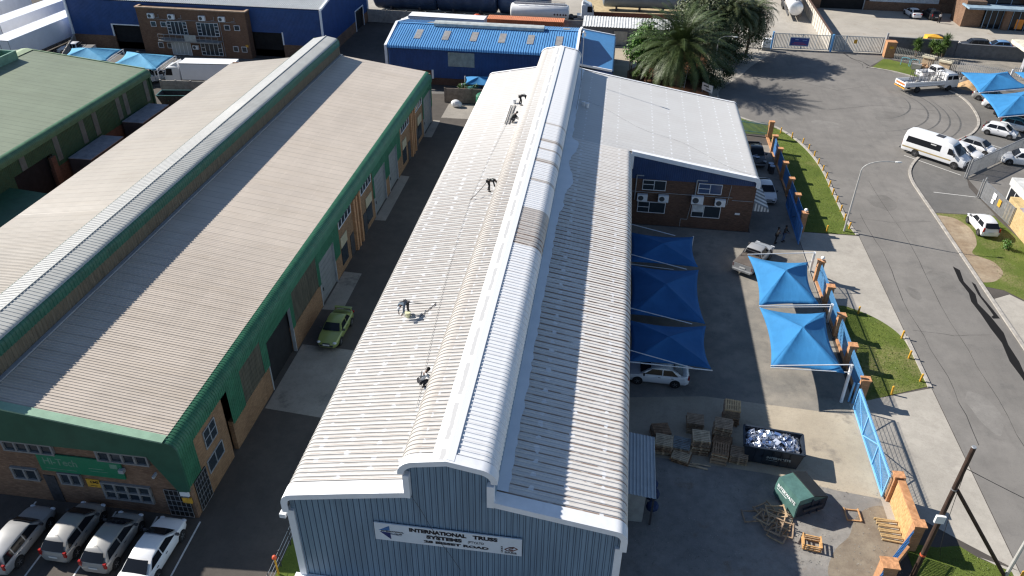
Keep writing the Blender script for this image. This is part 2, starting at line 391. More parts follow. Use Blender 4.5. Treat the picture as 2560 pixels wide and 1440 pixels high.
sheet('driveway', [(18.5,50.5),(18.5,67.3),(24.3,67.3),(24.3,49.8)], .012, G['drive'])
sheet('grass_verge', [(19.0,43.2),(19.0,55.1),(20.4,55.15)] + smooth_poly([(20.4,55.15),(22.0,54.2),(23.2,52.9),(23.9,51.4),(24.08,49.5)], 4) + [(24.08,45.6)], .02, G['drygrass'])
sheet('driveway', [(18.1,31.2),(18.1,42.9),(24.3,45.45),(24.3,30.2),(21.8,31.9),(20,33.2)], .012, G['drive'])
sheet('grass_verge', [(18.6,31.3),(20.3,31.2),(21.6,31.5),(22.4,30.8),(23.9,30.1),(24.1,-40),(17,-40)], .016, G['grass'])
sheet('pavement', [(22.5,30.85),(24.3,30.2),(24.3,-60),(24.0,-60),(23.9,30.0)], .0125, G['drive'])
sheet('yard', [(2.3,41.0),(2.3,66.4),(14.2,66.4),(14.2,88),(19.0,88),(18.6,67.3),(18.4,41.0)], .004, G['yard'])
sheet('concrete_apron', [(2.3,41.2),(8.2,42.2),(18.2,41.7),(18.2,34.4),(15.7,34.7),(11.7,35.5),(4.8,35.9),(2.3,36)], .008, G['apron'])
sheet('gravel_yard', [(2.3,10),(2.3,36.05),(4.8,35.95),(11.7,35.55),(15.7,34.75),(18.2,34.4),(19,31),(16.8,28.5),(16.8,10)], .004, G['gravel'])
sheet('green_side_grass', [(-15.6,10),(-15.6,27.5),(-13.7,29.5),(-13.7,10)], .006, G['grass'])
for a, b, xr in ((36.6,43.6,-13.9),):
    sheet('loading_slab', [(-21.3,a),(-14,a-.6),(-14,b-.2),(-18.3,b),(-21.3,b+.1)], .006, G['slab'])
for a, b, xr in ((48.3,54.0,-19.7),(63.3,73.3,-20.3),(83.9,89.3,-20.4)):
    sheet('door_slab', [(-21.38,a),(xr,a+.05),(xr-.1,b-.1),(-21.38,b)], .006, G['slab'])
sheet('sunlit_slab', [(-20.6,90.2),(-13.9,90.4),(-13.9,95.5),(-20.6,95.2)], .005, G['slab'])
mb = MB()
for (x0,y0,x1,y1) in ((-31.35,27.0,-28.85,23.0),(-28.77,26.95,-28.72,22.0),(-26.34,27.0,-26.15,21.5),(-23.8,27.0,-23.6,21.5),(-21.2,27.0,-21.0,21.5)):
    if x0 == -31.35: x1 = -31.3; y1 = 21.5
    mb.add([(x0-.05,y0,.006),(x0+.05,y0,.006),(x1+.05,y1,.006),(x1-.05,y1,.006)], [(0,1,2,3)])
tag(mb.build('bay_markings', G['line']), kind='structure')
mb = MB()
for p, q in (((38.6,83.0),(33.9,87.6)),((34.3,78.2),(38.3,77.7)),((43.4,94.0),(46.4,91.2)),((40.5,92.9),(43.2,90.0))):
    d = Vector((q[0]-p[0], q[1]-p[1], 0)).normalized(); n = Vector((-d.y, d.x, 0))*.05
    mb.add([(p[0]+n.x,p[1]+n.y,.013),(q[0]+n.x,q[1]+n.y,.013),(q[0]-n.x,q[1]-n.y,.013),(p[0]-n.x,p[1]-n.y,.013)], [(0,1,2,3)])
tag(mb.build('bay_markings', G['line']), kind='structure')
sheet('bare_patch', smooth_poly([(14.2,27.2),(13.9,28.6),(14.6,30.2),(15.6,31.3),(16.2,32.6),(17.2,33.6),(18.3,33.7),(18.4,31.5),(17.4,29.6),(16.6,28.2),(15.4,27.0),(14.2,27.2)],4), .009, ground_mat('trodden_soil', (.20,.165,.125), (.11,.08,.06), (.28,.24,.18), .5, 1.6, 10))
# wet run-off and dark repair on the road
wet = NT('wet_tar'); wet.out((.014,.0135,.0135), .7, 0, .1)
sheet('wet_streak', [(31.35,63.0),(31.75,62.4),(31.45,60.5),(31.75,58.6),(31.45,57.2),(31.8,55.4),(32.0,53.2),(31.75,51.6),(31.75,49.6),(31.5,47.6),(31.35,45),(31.1,45.0),(31.2,47.6),(31.05,49.5),(31.35,51.8),(31.2,53.6),(31.15,55.6),(31.0,57.4),(31.25,58.7),(31.1,60.6)], .013, wet.m)
sheet('wet_streak', [(32.1,60.6),(32.3,60.2),(32.15,58.4),(32.35,56.6),(32.45,55.2),(31.9,55.1),(31.85,55.35),(32.1,55.6),(32.05,57.0),(31.95,58.6)], .013, wet.m)
def crack(pts, wd):
    mb = MB(); rn = random.Random(len(pts))
    for p, q in zip(pts[:-1], pts[1:]):
        n = 5; last = p
        for i in range(1, n+1):
            t = i/n; c = (p[0]+(q[0]-p[0])*t+rn.uniform(-.08,.08), p[1]+(q[1]-p[1])*t+rn.uniform(-.08,.08)) if i < n else q
            d = Vector((c[0]-last[0], c[1]-last[1], 0)).normalized(); k = Vector((-d.y, d.x, 0))*wd*rn.uniform(.5,1.2)
            mb.add([(last[0]+k.x,last[1]+k.y,.0135),(c[0]+k.x,c[1]+k.y,.0135),(c[0]-k.x,c[1]-k.y,.0135),(last[0]-k.x,last[1]-k.y,.0135)], [(0,1,2,3)]); last = c
    tag(mb.build('road_crack', mat('crack_tar',(.055,.052,.05),.9,var=.2)), kind='structure')
crack([(35.6,127.0),(36.2,124.5),(37.6,122.8),(38.0,121.0),(37.4,119.9)], .13); crack([(36.6,124.0),(37.2,121.6),(36.8,119.8)], .05)
crack([(25.6,40),(25.9,47),(25.4,55),(25.8,63),(25.5,72)], .025); crack([(28.4,36),(28.6,45),(28.3,54),(28.7,66),(28.2,80)], .02); crack([(25,52.5),(28,52.2),(31,52.8)], .02); crack([(25,71),(28,70.6),(32,71.4)], .02); crack([(22,103),(28,101),(35,104),(42,103)], .03); crack([(26,112),(31,109),(36,112)], .025)
for i, (x, y, a, b, an) in enumerate(((27.2,43.5,.9,2.2,.1),(29.6,60.5,1.2,1.6,.0),(26.6,58,.5,1.1,.2),(30.2,37,1.1,2.4,-.1),(28.5,75,1.4,2.0,.1),(35.5,100,2.2,1.6,.4),(27,96,1.8,1.2,-.3),(22.5,106,1.2,1.8,.2))):
    rn = random.Random(i); pts = []
    for k in range(14): t = 2*PI*k/14; r = rn.uniform(.8,1.15); u, v = a*r*math.cos(t), b*r*math.sin(t); pts.append((x+u*math.cos(an)-v*math.sin(an), y+u*math.sin(an)+v*math.cos(an)))
    sheet('tar_patch', smooth_poly(pts+[pts[0]], 3), .0105, ground_mat('patched_asphalt_%d' % i, *((scl(c, 1.0 if i % 3 else 1.22) for c in ((.152,.143,.132),(.108,.103,.096),(.20,.19,.175)))), .4, 1.2, 7))
# curved tyre marks in the turning circle
mb = MB()
for r, a0, a1, c in ((9.5,-1.5,.75,(31.5,104)),(10.9,-1.35,.9,(31.5,104)),(7.6,-1.2,.3,(31.8,106)),(12.4,-1.0,.4,(30.8,103)),(13.6,-.9,.25,(30.8,103))):
    pts = [(c[0]+r*math.cos(a0+(a1-a0)*i/26), c[1]+r*math.sin(a0+(a1-a0)*i/26)) for i in range(27)]
    for i in range(26):
        p, q = pts[i], pts[i+1]; d = Vector((q[0]-p[0], q[1]-p[1], 0)).normalized(); n = Vector((-d.y, d.x, 0))*(.11*math.sin(PI*(i+.5)/26))
        mb.add([(p[0]+n.x,p[1]+n.y,.013),(q[0]+n.x,q[1]+n.y,.013),(q[0]-n.x,q[1]-n.y,.013),(p[0]-n.x,p[1]-n.y,.013)], [(0,1,2,3)])
tag(mb.build('tyre_marks', mat('rubbed_tar', (.10,.098,.095), .9, var=.25, scale=3)), kind='structure')
# ------------------------------------------------------------------ big white-roofed hall in the middle
def hall_roof_mat(name, paint, dirty, amt, bands, lap=.58, tan=.0, wob=.35, phase=0.0, band=0.0):
    """painted ribbed roof: dirt lies in the pans between ribs and on the sheet laps, fresh dabs over the fixing rows"""
    t = NT(name); t.world(); x, y, z = t.xyz()
    big = t.ramp(t.noise(.35, 5, .7, stretch=(1,1.3,1)), .35, .68); fine = t.ramp(t.noise(2.2, 5, .75, stretch=(.8,3,1)), .36, .66)
    fy = t.math('FRACT', t.math('ADD', t.math('DIVIDE', y, lap), phase)); f2 = t.math('FRACT', t.math('DIVIDE', y, lap/2))
    lapm = t.math('MULTIPLY', t.ramp(fy, .02, .06), t.math('SUBTRACT', 1, t.ramp(fy, .16, .21)))
    edge = t.math('ADD', t.math('MULTIPLY', t.ramp(f2, .56, .60), t.math('SUBTRACT', 1, t.ramp(f2, .66, .70))), t.math('MULTIPLY', t.ramp(f2, .90, .93), .9), clamp=True)
    c = t.mix(t.math('MULTIPLY', big, wob), paint, scl(dirty, 1.35)); fd = t.math('SUBTRACT', 1, t.math('MULTIPLY', t.ramp(y, 46, 80), .75)); amt = t.math('MULTIPLY', fd, amt)
    bd = t.math('MULTIPLY', t.ramp(f2, .52, .60), t.math('SUBTRACT', 1, t.ramp(f2, .92, .98)))
    if band: c = t.mix(t.math('MULTIPLY', t.math('MULTIPLY', bd, t.ramp(t.noise(1.6, 4, .7, stretch=(.5,2,1)), .15, .65)), t.math('MULTIPLY', fd, band)), c, scl(dirty, .9))
    c = t.mix(t.math('MULTIPLY', t.math('MULTIPLY', edge, t.ramp(fine, -.3, .9)), t.math('MULTIPLY', amt, .55)), c, scl(dirty, .62))
    keep = None
    wob2 = t.math('MULTIPLY_ADD', t.noise(1.3, 2), .9, -.45)
    for i, (bx, half) in enumerate(bands):
        fyy = t.math('FRACT', t.math('ADD', t.math('DIVIDE', t.math('ADD', y, wob2), .87), .37*i))
        dx = t.math('DIVIDE', t.math('SUBTRACT', x, bx), half*.6); dy = t.math('DIVIDE', t.math('SUBTRACT', fyy, .5), .17)
        d = t.math('SQRT', t.math('ADD', t.math('MULTIPLY', dx, dx), t.math('MULTIPLY', dy, dy)))
        k = t.math('SUBTRACT', 1, t.ramp(t.math('ADD', d, t.math('MULTIPLY_ADD', t.noise(7, 2), .8, -.4)), .75, 1.05)); keep = k if keep is None else t.math('MAXIMUM', keep, k)
    lp = t.math('MULTIPLY', t.math('MULTIPLY', lapm, t.ramp(t.noise(1.1, 4, .7, stretch=(.7,1.6,1)), .30, .52)), amt)
    if keep is not None: lp = t.math('MULTIPLY', lp, t.math('SUBTRACT', 1, keep))
    c = t.mix(lp, c, (.23,.155,.115))
    if keep is not None: c = t.mix(t.math('MULTIPLY', keep, .62), c, (.78,.79,.81))
    if tan: c = t.mix(t.math('MULTIPLY', t.ramp(f2, .5, .8), tan), c, (.40,.345,.285))
    return t.out(c, .55, 0, .35)
RM = {}
RM['left'] = hall_roof_mat('roof_west_painted', (.56,.55,.53), (.35,.325,.295), .85, [(-12.9,.22),(-11.4,.28),(-9.9,.24),(-8.5,.2)], wob=.2, band=.55)  # west paint set darker so the sun-facing slope does not burn out
RM['right'] = hall_roof_mat('roof_east_weathered', (.72,.695,.66), (.40,.37,.335), .85, [(-2.1,.26),(-.45,.3),(1.25,.2)], wob=.42, phase=.3)
RM['annex'] = hall_roof_mat('roof_annex_painted', (.58,.575,.56), (.38,.365,.35), .5, [(-2.1,.15),(-.4,.15),(1.0,.15),(4.4,.16),(6.1,.16),(7.8,.16),(9.6,.16),(11.3,.16),(12.9,.16)], wob=.35, phase=.3)
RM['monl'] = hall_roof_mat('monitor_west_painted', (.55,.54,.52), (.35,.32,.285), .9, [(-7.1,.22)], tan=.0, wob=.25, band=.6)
RM['monr'] = hall_roof_mat('monitor_east_painted', (.80,.805,.81), (.60,.59,.58), .25, [], wob=.12)
RM['dirtybull'] = hall_roof_mat('monitor_bare_patch', (.58,.545,.505), (.34,.295,.26), 1.0, [], wob=.45, tan=.0)
RM['tanbull'] = hall_roof_mat('unpainted_bullnose', (.50,.48,.45), (.32,.285,.25), .8, [], tan=.06, wob=.35)
def ridgecap_mat():
    t = NT('ridge_cap_paint'); t.world(); x, y, z = t.xyz(); fy = t.math('FRACT', t.math('DIVIDE', y, 3.05))
    wv = t.math('MULTIPLY_ADD', t.noise(2.2, 4), .22, -.11)
    d = t.math('ABSOLUTE', t.math('ADD', t.math('SUBTRACT', x, -5.98), wv))
    k = t.math('MULTIPLY', t.math('SUBTRACT', 1, t.ramp(d, .10, .14)), t.math('MULTIPLY', t.ramp(fy, .10, .14), t.math('SUBTRACT', 1, t.ramp(fy, .93, .96))))
    return t.out(t.mix(k, (.82,.825,.83), (.40,.40,.40)), .5, 0, .35)
def flash_mat():
    t = NT('apron_flashing_paint'); n = t.ramp(t.noise(.8, 5), .3, .7)
    return t.out(t.mix(n, (.70,.74,.79), (.78,.81,.85)), .45, 0, .4)
def wall_sheet(name, col, dark, pitch, off):
    t = NT(name); t.world(); x, y, z = t.xyz(); f = t.math('FRACT', t.math('DIVIDE', t.math('SUBTRACT', x, off), pitch)); k = None
    for a in (.64, .94):  # dark lines put the shade along the rib edges into the colour
        d = t.math('SUBTRACT', 1, t.ramp(t.math('ABSOLUTE', t.math('SUBTRACT', f, a)), .035, .075)); k = d if k is None else t.math('MAXIMUM', k, d)
    n = t.ramp(t.noise(.7, 5, .65, stretch=(2.5,1,.35)), .3, .7); c = t.mix(n, scl(col, .88), scl(col, 1.1))
    return t.out(t.mix(t.math('MULTIPLY', k, .85), c, dark), .5, 0, .4)
WSHEET = wall_sheet('steel_blue_sheet', (.205,.295,.385), (.04,.065,.105), .2933, -13.62)
NAVY = mat('navy_sheet', (.030,.062,.155), .5, var=.12, scale=.8)
hall = thing('factory_hall', 'long truss factory with white ribbed roof, raised ridge monitor and steel blue gable wall', 'factory building', (-5.7, 23.7, 0))
Y0, Y1, YA = 23.55, 86.0, 66.35
PL = arc(-13.25, 6.85, .60, math.radians(178), math.radians(96), 7)
PL = [(-13.85, 6.25)] + PL + [(-10.5, 8.0), (-7.72, 8.52)]
PR = [(-3.68, 8.52), (-.6, 7.98), (1.83, 7.56)] + arc(1.85, 6.95, .60, math.radians(80), math.radians(2), 7) + [(2.45, 6.25)]
PRa = [(-3.68, 8.52), (-.6, 7.98), (2.4, 7.46), (8.0, 6.53), (13.55, 5.66)] + arc(13.6, 5.08, .58, math.radians(80), math.radians(2), 7) + [(14.18, 4.72)]
def earc(cx, cz, rx, rz, t0, t1, n): return [(cx+rx*math.cos(math.radians(t0+(t1-t0)*i/n)), cz+rz*math.sin(math.radians(t0+(t1-t0)*i/n))) for i in range(n+1)]
MLp = [(-7.95, 9.80)] + earc(-6.98, 9.84, .97, .76, 178, 96, 9) + [(-6.35, 10.74)]
MLb = MLp[:11]; MLs = MLp[10:]
MRs = [(-5.45, 10.80), (-4.42, 10.60)]; MRb = [(-4.42, 10.60)] + earc(-4.46, 9.84, .93, .75, 84, 3, 9) + [(-3.53, 9.78)]
def roofpart(name, path, y0, y1, m, pitch=.29, h=.045, label=None):
    mb = MB(); rib_roof(mb, path, 'y', y0, y1, pitch, h)
    o = rawbuild(mb, name, m, hall, True, 32)
    if label: o['label'] = label
    return o
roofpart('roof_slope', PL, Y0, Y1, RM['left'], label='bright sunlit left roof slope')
roofpart('roof_slope', PR, Y0, YA, RM['right'], label='weathered right roof slope with brown sheet laps')
roofpart('roof_slope', PRa, YA, Y1, RM['annex'], label='wide freshly painted roof slope over the office wing')
roofpart('monitor_bullnose', MLb, Y0, Y1, RM['tanbull'])
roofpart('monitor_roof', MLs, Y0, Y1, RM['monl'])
MRall = MRs + MRb[1:]
yb = [(Y0,42.8,'monr'),(42.8,47.9,'dirtybull'),(47.9,52.2,'monr'),(52.2,52.6,'dirtybull'),(52.6,55.6,'monr'),(55.6,56.2,'dirtybull'),(56.2,58.0,'monr'),(58.0,58.3,'dirtybull'),(58.3,59.6,'monr'),(59.6,60.2,'dirtybull'),(60.2,63.4,'monr'),(63.4,63.7,'dirtybull'),(63.7,Y1,'monr')]
for a, b, k in yb: roofpart('monitor_roof', MRall, a, b, RM[k], h=.03)
# ridge cap, apron flashings
mb = MB(); cap = [(-6.45,10.78),(-6.1,10.85),(-5.75,10.93),(-5.40,10.86)]
mb.add([(x, y, z) for y in (Y0-.02, Y1+.02) for x, z in cap], [(i, i+1, 5+i, 4+i) for i in range(3)])
o = rawbuild(mb, 'ridge_cap', ridgecap_mat(), hall, True)
mb = MB(); edge = []
yy = Y0+.7; wd = []
while yy < Y1:
    base = .62
    if 51.5 < yy < 66: base = 1.02 + .25*math.sin(yy*.9) if yy > 53.5 else .62+.2*(yy-51.5)
    wd.append((yy, base + random.uniform(-.07,.07))); yy += .45
for yy, b in wd:
    for u in (0, .5, 1): 
        xx = -3.68 + b*u; mb.v.append((xx, yy, 8.52-(xx+3.68)*.1755+.052))
for i in range(len(wd)-1):
    for j in range(2): k = i*3+j; mb.f.append((k, k+1, k+4, k+3)); mb.mi.append(0)
rawbuild(mb, 'apron_flashing', flash_mat(), hall, True)
mb = MB(); mb.box(-3.74, -3.62, Y0+.2, Y1, 8.5, 9.76); mb.build('monitor_wall', WSHEET, hall, True)
mb = MB(); mb.box(-7.78, -7.66, Y0+.2, Y1, 8.45, 9.8); mb.build('monitor_wall', WSHEET, hall, True)
# barge boards of the gable (front and rear)
def barge(path, y, depth, drop, out=-1, lift=.058, name='barge_board'):
    ns = normals2(path); mb = MB(); n = len(path)
    top = [(u+a*lift, z+b*lift) for (u, z), (a, b) in zip(path, ns)]; low = [(u-a*drop, z-b*drop) for (u, z), (a, b) in zip(path, ns)]
    ya, yb_ = y, y - out*depth
    vs = [(u, ya, z) for u, z in low] + [(u, ya, z) for u, z in top] + [(u, yb_, z) for u, z in top] + [(u, ya-out*.05, z) for u, z in low]
    fs = []
    for i in range(n-1):
        fs += [(i, i+1, n+i+1, n+i), (n+i, n+i+1, 2*n+i+1, 2*n+i), (3*n+i, 3*n+i+1, i+1, i)]
    mb.add(vs, fs); return mb.build(name, M['whitetrim'], hall, True, 30)
barge(PL[:-1] + [(-7.62, 8.54)], Y0-.12, .82, .26); barge([(-3.85, 8.55)] + PR[1:], Y0-.12, .72, .26)
barge(MLp + [(-5.75, 10.86)] + MRall, Y0-.14, .55, .24)
barge(PRa[2:], YA-.12, .45, .34, name='barge_board')
barge(PRa, Y1+.05, .3, .3, out=1); barge(PL, Y1+.05, .3, .3, out=1); barge(MLp + [(-5.75, 10.86)] + MRall, Y1+.05, .3, .3, out=1)
# gable wall
def zt_front(x):
    x = max(-13.6, min(2.2, x))
    def interp(p, x):
        for (a, b), (c, d) in zip(p[:-1], p[1:]):
            if a <= x <= c: return b+(d-b)*(x-a)/(c-a) if c > a else b
        return None
    if -7.72 < x < -3.72: v = interp([(-7.95,10.0)]+MLp[4:]+[(-5.75,10.86)]+MRall+[(-3.5,9.7)], x)
    elif x <= -7.72: v = interp([(-13.7,7.2)]+PL[-3:], x) if x > -13.2 else 7.35
    else: v = interp(PR[:3]+[(2.5,7.3)], x)
    return (v or 7.3) - .06
mb = MB(); rib_wall(mb, 'y', 23.75, -13.62, 2.2187, 0, zt_front, .2933, .04, -1)
rawbuild(mb, 'gable_wall', WSHEET, hall, True)
mb = MB(); mb.box(-13.62,-13.5,23.9,Y1-.1,0,7.1); mb.build('side_wall', WSHEET, hall, True)
mb = MB(); rib_wall(mb, 'x', 2.2, 23.8, YA, 1.6, 6.9, .29, .04, 1); rawbuild(mb, 'side_wall', NAVY, hall, True)
mb = MB(); mb.box(2.02,2.24,23.9,YA,0,1.6); mb.build('plinth_wall', M['brickdark'], hall, True)
mb = MB(); mb.box(-13.5,13.9,Y1-.35,Y1-.1,0,5.5); mb.build('rear_wall', WSHEET, hall, True)
mb = MB(); mb.box(-13.78,-13.44,23.6,23.98,0,6.2); mb.build('corner_trim', M['whitetrim'], hall, True)
mb = MB(); mb.box(2.0,2.34,23.6,23.98,0,6.2); mb.build('corner_trim', M['whitetrim'], hall, True)
mb = MB(); mb.box(-7.78,-7.5,23.40,23.72,8.28,9.72); mb.build('step_trim', M['whitetrim'], hall, True)
mb = MB(); mb.box(-3.95,-3.62,23.40,23.72,8.26,9.62); mb.build('step_trim', M['whitetrim'], hall, True)
mb = MB(); mb.box(-14.05,2.4,23.05,23.70,1.05,1.28); mb.box(-13.9,2.3,23.25,23.70,0,1.05); mb.build('plinth_ledge', M['whitetrim'], hall, True)
# gutter of the roof edge
mb = MB(); mb.tube((2.4,23.6,6.2),(2.4,YA,6.2),.07,n=6); mb.build('gutter', M['greypaint'], hall, True)
# office wing
mb = MB(); mb.box(2.36,14.02,66.55,66.75,0,4.78); mb.box(13.82,14.02,66.75,85.6,0,4.78); islands(mb, 'office_wall', M['brickdark'], hall, True)
mb = MB(); rib_wall(mb, 'y', 66.52, 2.4, 14.05, lambda x: 4.74, lambda x: 7.44-(x-2.4)*.1655, .19, .03, -1)
rawbuild(mb, 'office_cladding', NAVY, hall, True)
mb = MB(); mb.box(13.98,14.2,66.2,66.5,4.66,5.2); mb.build('corner_trim', M['whitetrim'], hall, True)
mb = MB(); mb.box(2.42,2.66,66.2,66.48,5.8,7.35); mb.build('corner_trim', M['whitetrim'], hall, True)
def window_y(parent, x0, x1, z0, z1, yf, cols, fmat, out=-1, blind=None, rows=None, name='window', gm=None):
    fr = MB(); t = .055; d = .07
    fr.box(x0, x1, yf+out*d if out<0 else yf, yf if out<0 else yf+d, z0, z0+t); fr.box(x0, x1, *sorted((yf, yf+out*d)), z1-t, z1)
    fr.box(x0, x0+t, *sorted((yf, yf+out*d)), z0+t, z1-t); fr.box(x1-t, x1, *sorted((yf, yf+out*d)), z0+t, z1-t)
    for c in cols: fr.box(x0+(x1-x0)*c-t/2, x0+(x1-x0)*c+t/2, *sorted((yf, yf+out*(d-.012))), z0+t, z1-t)
    for (a, b, r) in rows or []: fr.box(x0+(x1-x0)*a+.03, x0+(x1-x0)*b-.03, *sorted((yf, yf+out*(d-.02))), z0+(z1-z0)*r-t/2, z0+(z1-z0)*r+t/2)
    f = fr.build(name, fmat, parent, True)
    g = MB(); g.box(x0+.03, x1-.03, *sorted((yf+out*.012, yf+out*.03)), z0+.03, z1-.03); g.build('pane', gm or M['winglass'], f, True)
    return f
wf = M['greypaint']
window_y(hall, 3.7,5.85,3.65,4.68,66.54,[.5],M['white'],rows=[(0,.5,.55)])
window_y(hall, 8.8,10.95,3.65,4.68,66.54,[.5],M['white'],rows=[(0,.5,.5)], gm=glossy('bluish_pane',(.06,.09,.17),.1))
window_y(hall, 3.45,6.05,1.3,2.45,66.54,[.42],M['white'],rows=[(0,.42,.5)])
window_y(hall, 8.5,11.15,1.2,2.45,66.54,[.42],M['white'],rows=[(0,.42,.45)])
mb = MB(); mb.box(8.58,9.55,66.44,66.50,1.78,2.38)
for i in range(7): mb.box(8.58+i*.14,8.60+i*.14,66.42,66.44,1.78,2.38)
mb.build('window_blind', mat('pale_blind',(.62,.64,.64),.7), hall, True)
mb = MB()
mb.path([(3.1,66.44,2.6),(3.1,66.44,5.1),(3.75,66.44,5.1)], .06, 6); mb.path([(8.6,66.44,3.3),(8.6,66.44,5.0),(9.55,66.44,5.0)], .06, 6)
mb.path([(2.6,66.46,3.45),(12.0,66.46,3.45)], .025, 5); mb.path([(12.0,66.46,3.2),(13.9,66.46,3.2)], .025, 5); mb.path([(11.6,66.46,2.7),(11.75,66.46,4.7)], .025, 5); mb.path([(8.35,66.46,2.4),(8.2,66.46,.9),(7.6,66.46,.9),(7.6,66.46,.1)], .025, 5)
islands(mb, 'wall_pipe', M['greypaint'], hall, True)
mb = MB(); mb.box(12.5,12.95,66.5,66.54,1.72,1.9); mb.build('nameplate', M['white'], hall, True)
cb = MB(); cb.path([(-7.68,23.66,8.5),(-7.1,23.62,7.3),(-6.75,23.6,6.4),(-6.3,23.57,5.3),(-5.8,23.6,4.3),(-5.3,23.6,3.2)], .012, 4); tag(cb.build('cable', M['darkmetal']), 'thin loose cable hanging diagonally down the blue gable wall', 'cable')
fx = thing('flood_light', 'small white flood light on the left corner of the blue gable', 'light fitting', (-13.95, 23.75, 5.7)); mb = MB(); mb.cbox((-.12,0,0),(.3,.3,.26)); mb.build('housing', M['white'], fx); mb = MB(); mb.cbox((.08,0,0),(.16,.08,.08)); mb.build('bracket', M['steel'], fx)
# antenna mast and lying cable on the roof
ant = thing('antenna_mast', 'thin grey antenna mast beside the roof monitor, tall with small head', 'antenna', (-3.2, 82.0, 8.4))
mb = MB(); mb.tube((0,0,0),(0,0,5.2),.05,.035,n=6); mb.tube((.05,-9,.2),(.05,0,.2),.03,n=5); mb.build('mast', M['greypaint'], ant)
mb = MB(); mb.tube((-.25,0,5.1),(.25,0,5.1),.03,n=5); mb.ball((0,0,5.2),.13); mb.cbox((.12,0,4.9),(.2,.12,.3)); mb.build('antenna_head', M['white'], ant)
mb = MB(); pts = []
for i in range(60):
    x = -3.0 + i*.29; y = 76.2 - i*.165 + .5*math.sin(i*.22); pts.append((x, y, 8.52-(x+3.68)*.1665+.07 if x < 2.4 else 7.46-(x-2.4)*.1655+.07))
mb.path(pts, .010, 4); tag(mb.build('cable', mat('grey_cable',(.34,.34,.33),.7)), 'thin grey cable trailing across the painted office wing roof', 'cable')
# paint tubs on the roof by the monitor
for i, (x, y) in enumerate(((-2.55,74.8),(-2.15,74.4))):
    t = thing('paint_tub', ['white paint tub on the shaded roof right of the monitor, the nearer to the ridge', 'white paint tub on the shaded roof right of the monitor, the farther from the ridge'][i], 'tub', (x, y, 8.3))
    mb = MB(); mb.lathe([(.16,0),(.19,.4),(.2,.42),(.2,.45)], 12); mb.build('tub', M['white'], t); mb = MB(); mb.lathe([(.205,.45),(.205,.475)], 12); mb.build('lid', M['white'], t)
def sign_front():
    s = thing('sign_board', 'long white company sign with black capital lettering on the blue gable wall', 'sign', (-5.9, 23.62, 5.45))
    mb = MB(); mb.box(-9.47,-2.33,23.60,23.66,4.86,6.07); mb.build('board', mat('sign_white',(.66,.71,.76),.5,var=.04), s, True)
    k = MB(); Y = 23.595; ux, uy = (1,0,0), (0,0,1); bl = mat('sign_black',(.012,.013,.02),.5)
    text_mesh(k, 'INTERNATIONAL', .33, (-7.76,Y,5.72), ux, uy, fit=2.78, bold=.020); text_mesh(k, 'TRUSS', .33, (-4.66,Y,5.72), ux, uy, fit=1.18, bold=.020)
    text_mesh(k, 'SYSTEMS', .31, (-6.92,Y,5.36), ux, uy, fit=1.72, bold=.019); text_mesh(k, '(PTY)LTD', .20, (-4.92,Y,5.38), ux, uy, fit=.78, bold=.003)
    text_mesh(k, '28 BISSET ROAD', .22, (-7.06,Y,5.05), ux, uy, fit=3.15, bold=.012)
    text_mesh(k, 'INTERNATIONAL', .13, (-9.15,Y-.006,5.50), ux, uy, fit=1.12, bold=.003); text_mesh(k, 'TRUSS', .11, (-8.5,Y-.006,5.36), ux, uy, fit=.38, bold=.002)
    text_mesh(k, 'SABS', .12, (-3.15,Y,5.0), ux, uy, fit=.58, bold=.003); k.box(-3.15,-2.55,Y-.004,Y,4.95,4.962)
    k.box(-3.32,-3.24,Y-.004,Y,5.0,5.44)
    k.build('lettering', bl, s, True)
    mb = MB(); mb.plate([(-9.28,5.55),(-8.73,5.93),(-8.71,5.62)], 'y', Y-.002, Y+.004); mb.build('logo_wedge', mat('logo_blue',(.05,.16,.38),.5), s, True)
    mb = MB(); mb.plate([(-9.22,5.47),(-8.70,5.45),(-8.68,4.97)], 'y', Y-.002, Y+.004); mb.build('logo_wedge', mat('logo_navy',(.015,.03,.14),.5), s, True)
    mb = MB(); mb.plate([(-8.70,5.45),(-8.15,5.27),(-8.69,5.33)], 'y', Y-.002, Y+.003); mb.build('logo_wedge', mat('logo_grey',(.2,.24,.3),.5), s, True)
    mb = MB()
    for pts in ([(-2.75,5.25),(-2.98,5.14),(-3.14,5.24),(-2.90,5.42),(-2.68,5.42)], [(-2.96,5.36),(-2.72,5.46),(-2.53,5.34),(-2.78,5.16),(-3.0,5.16)], [(-2.95,5.26),(-2.73,5.37)]):
        for a, b in zip(pts[:-1], pts[1:]): mb.beam((a[0],Y-.002,a[1]),(b[0],Y-.002,b[1]),.012,.05)
    mb.build('emblem', mat('emblem_brown',(.16,.07,.06),.5), s, True)
    mb = MB(); fl = [-3.28]
    for z in (5.08,5.22,5.36): mb.box(-3.30,-3.26,Y-.008,Y-.004,z-.04,z+.04)
    mb.build('emblem', M['white'], s, True)
sign_front()
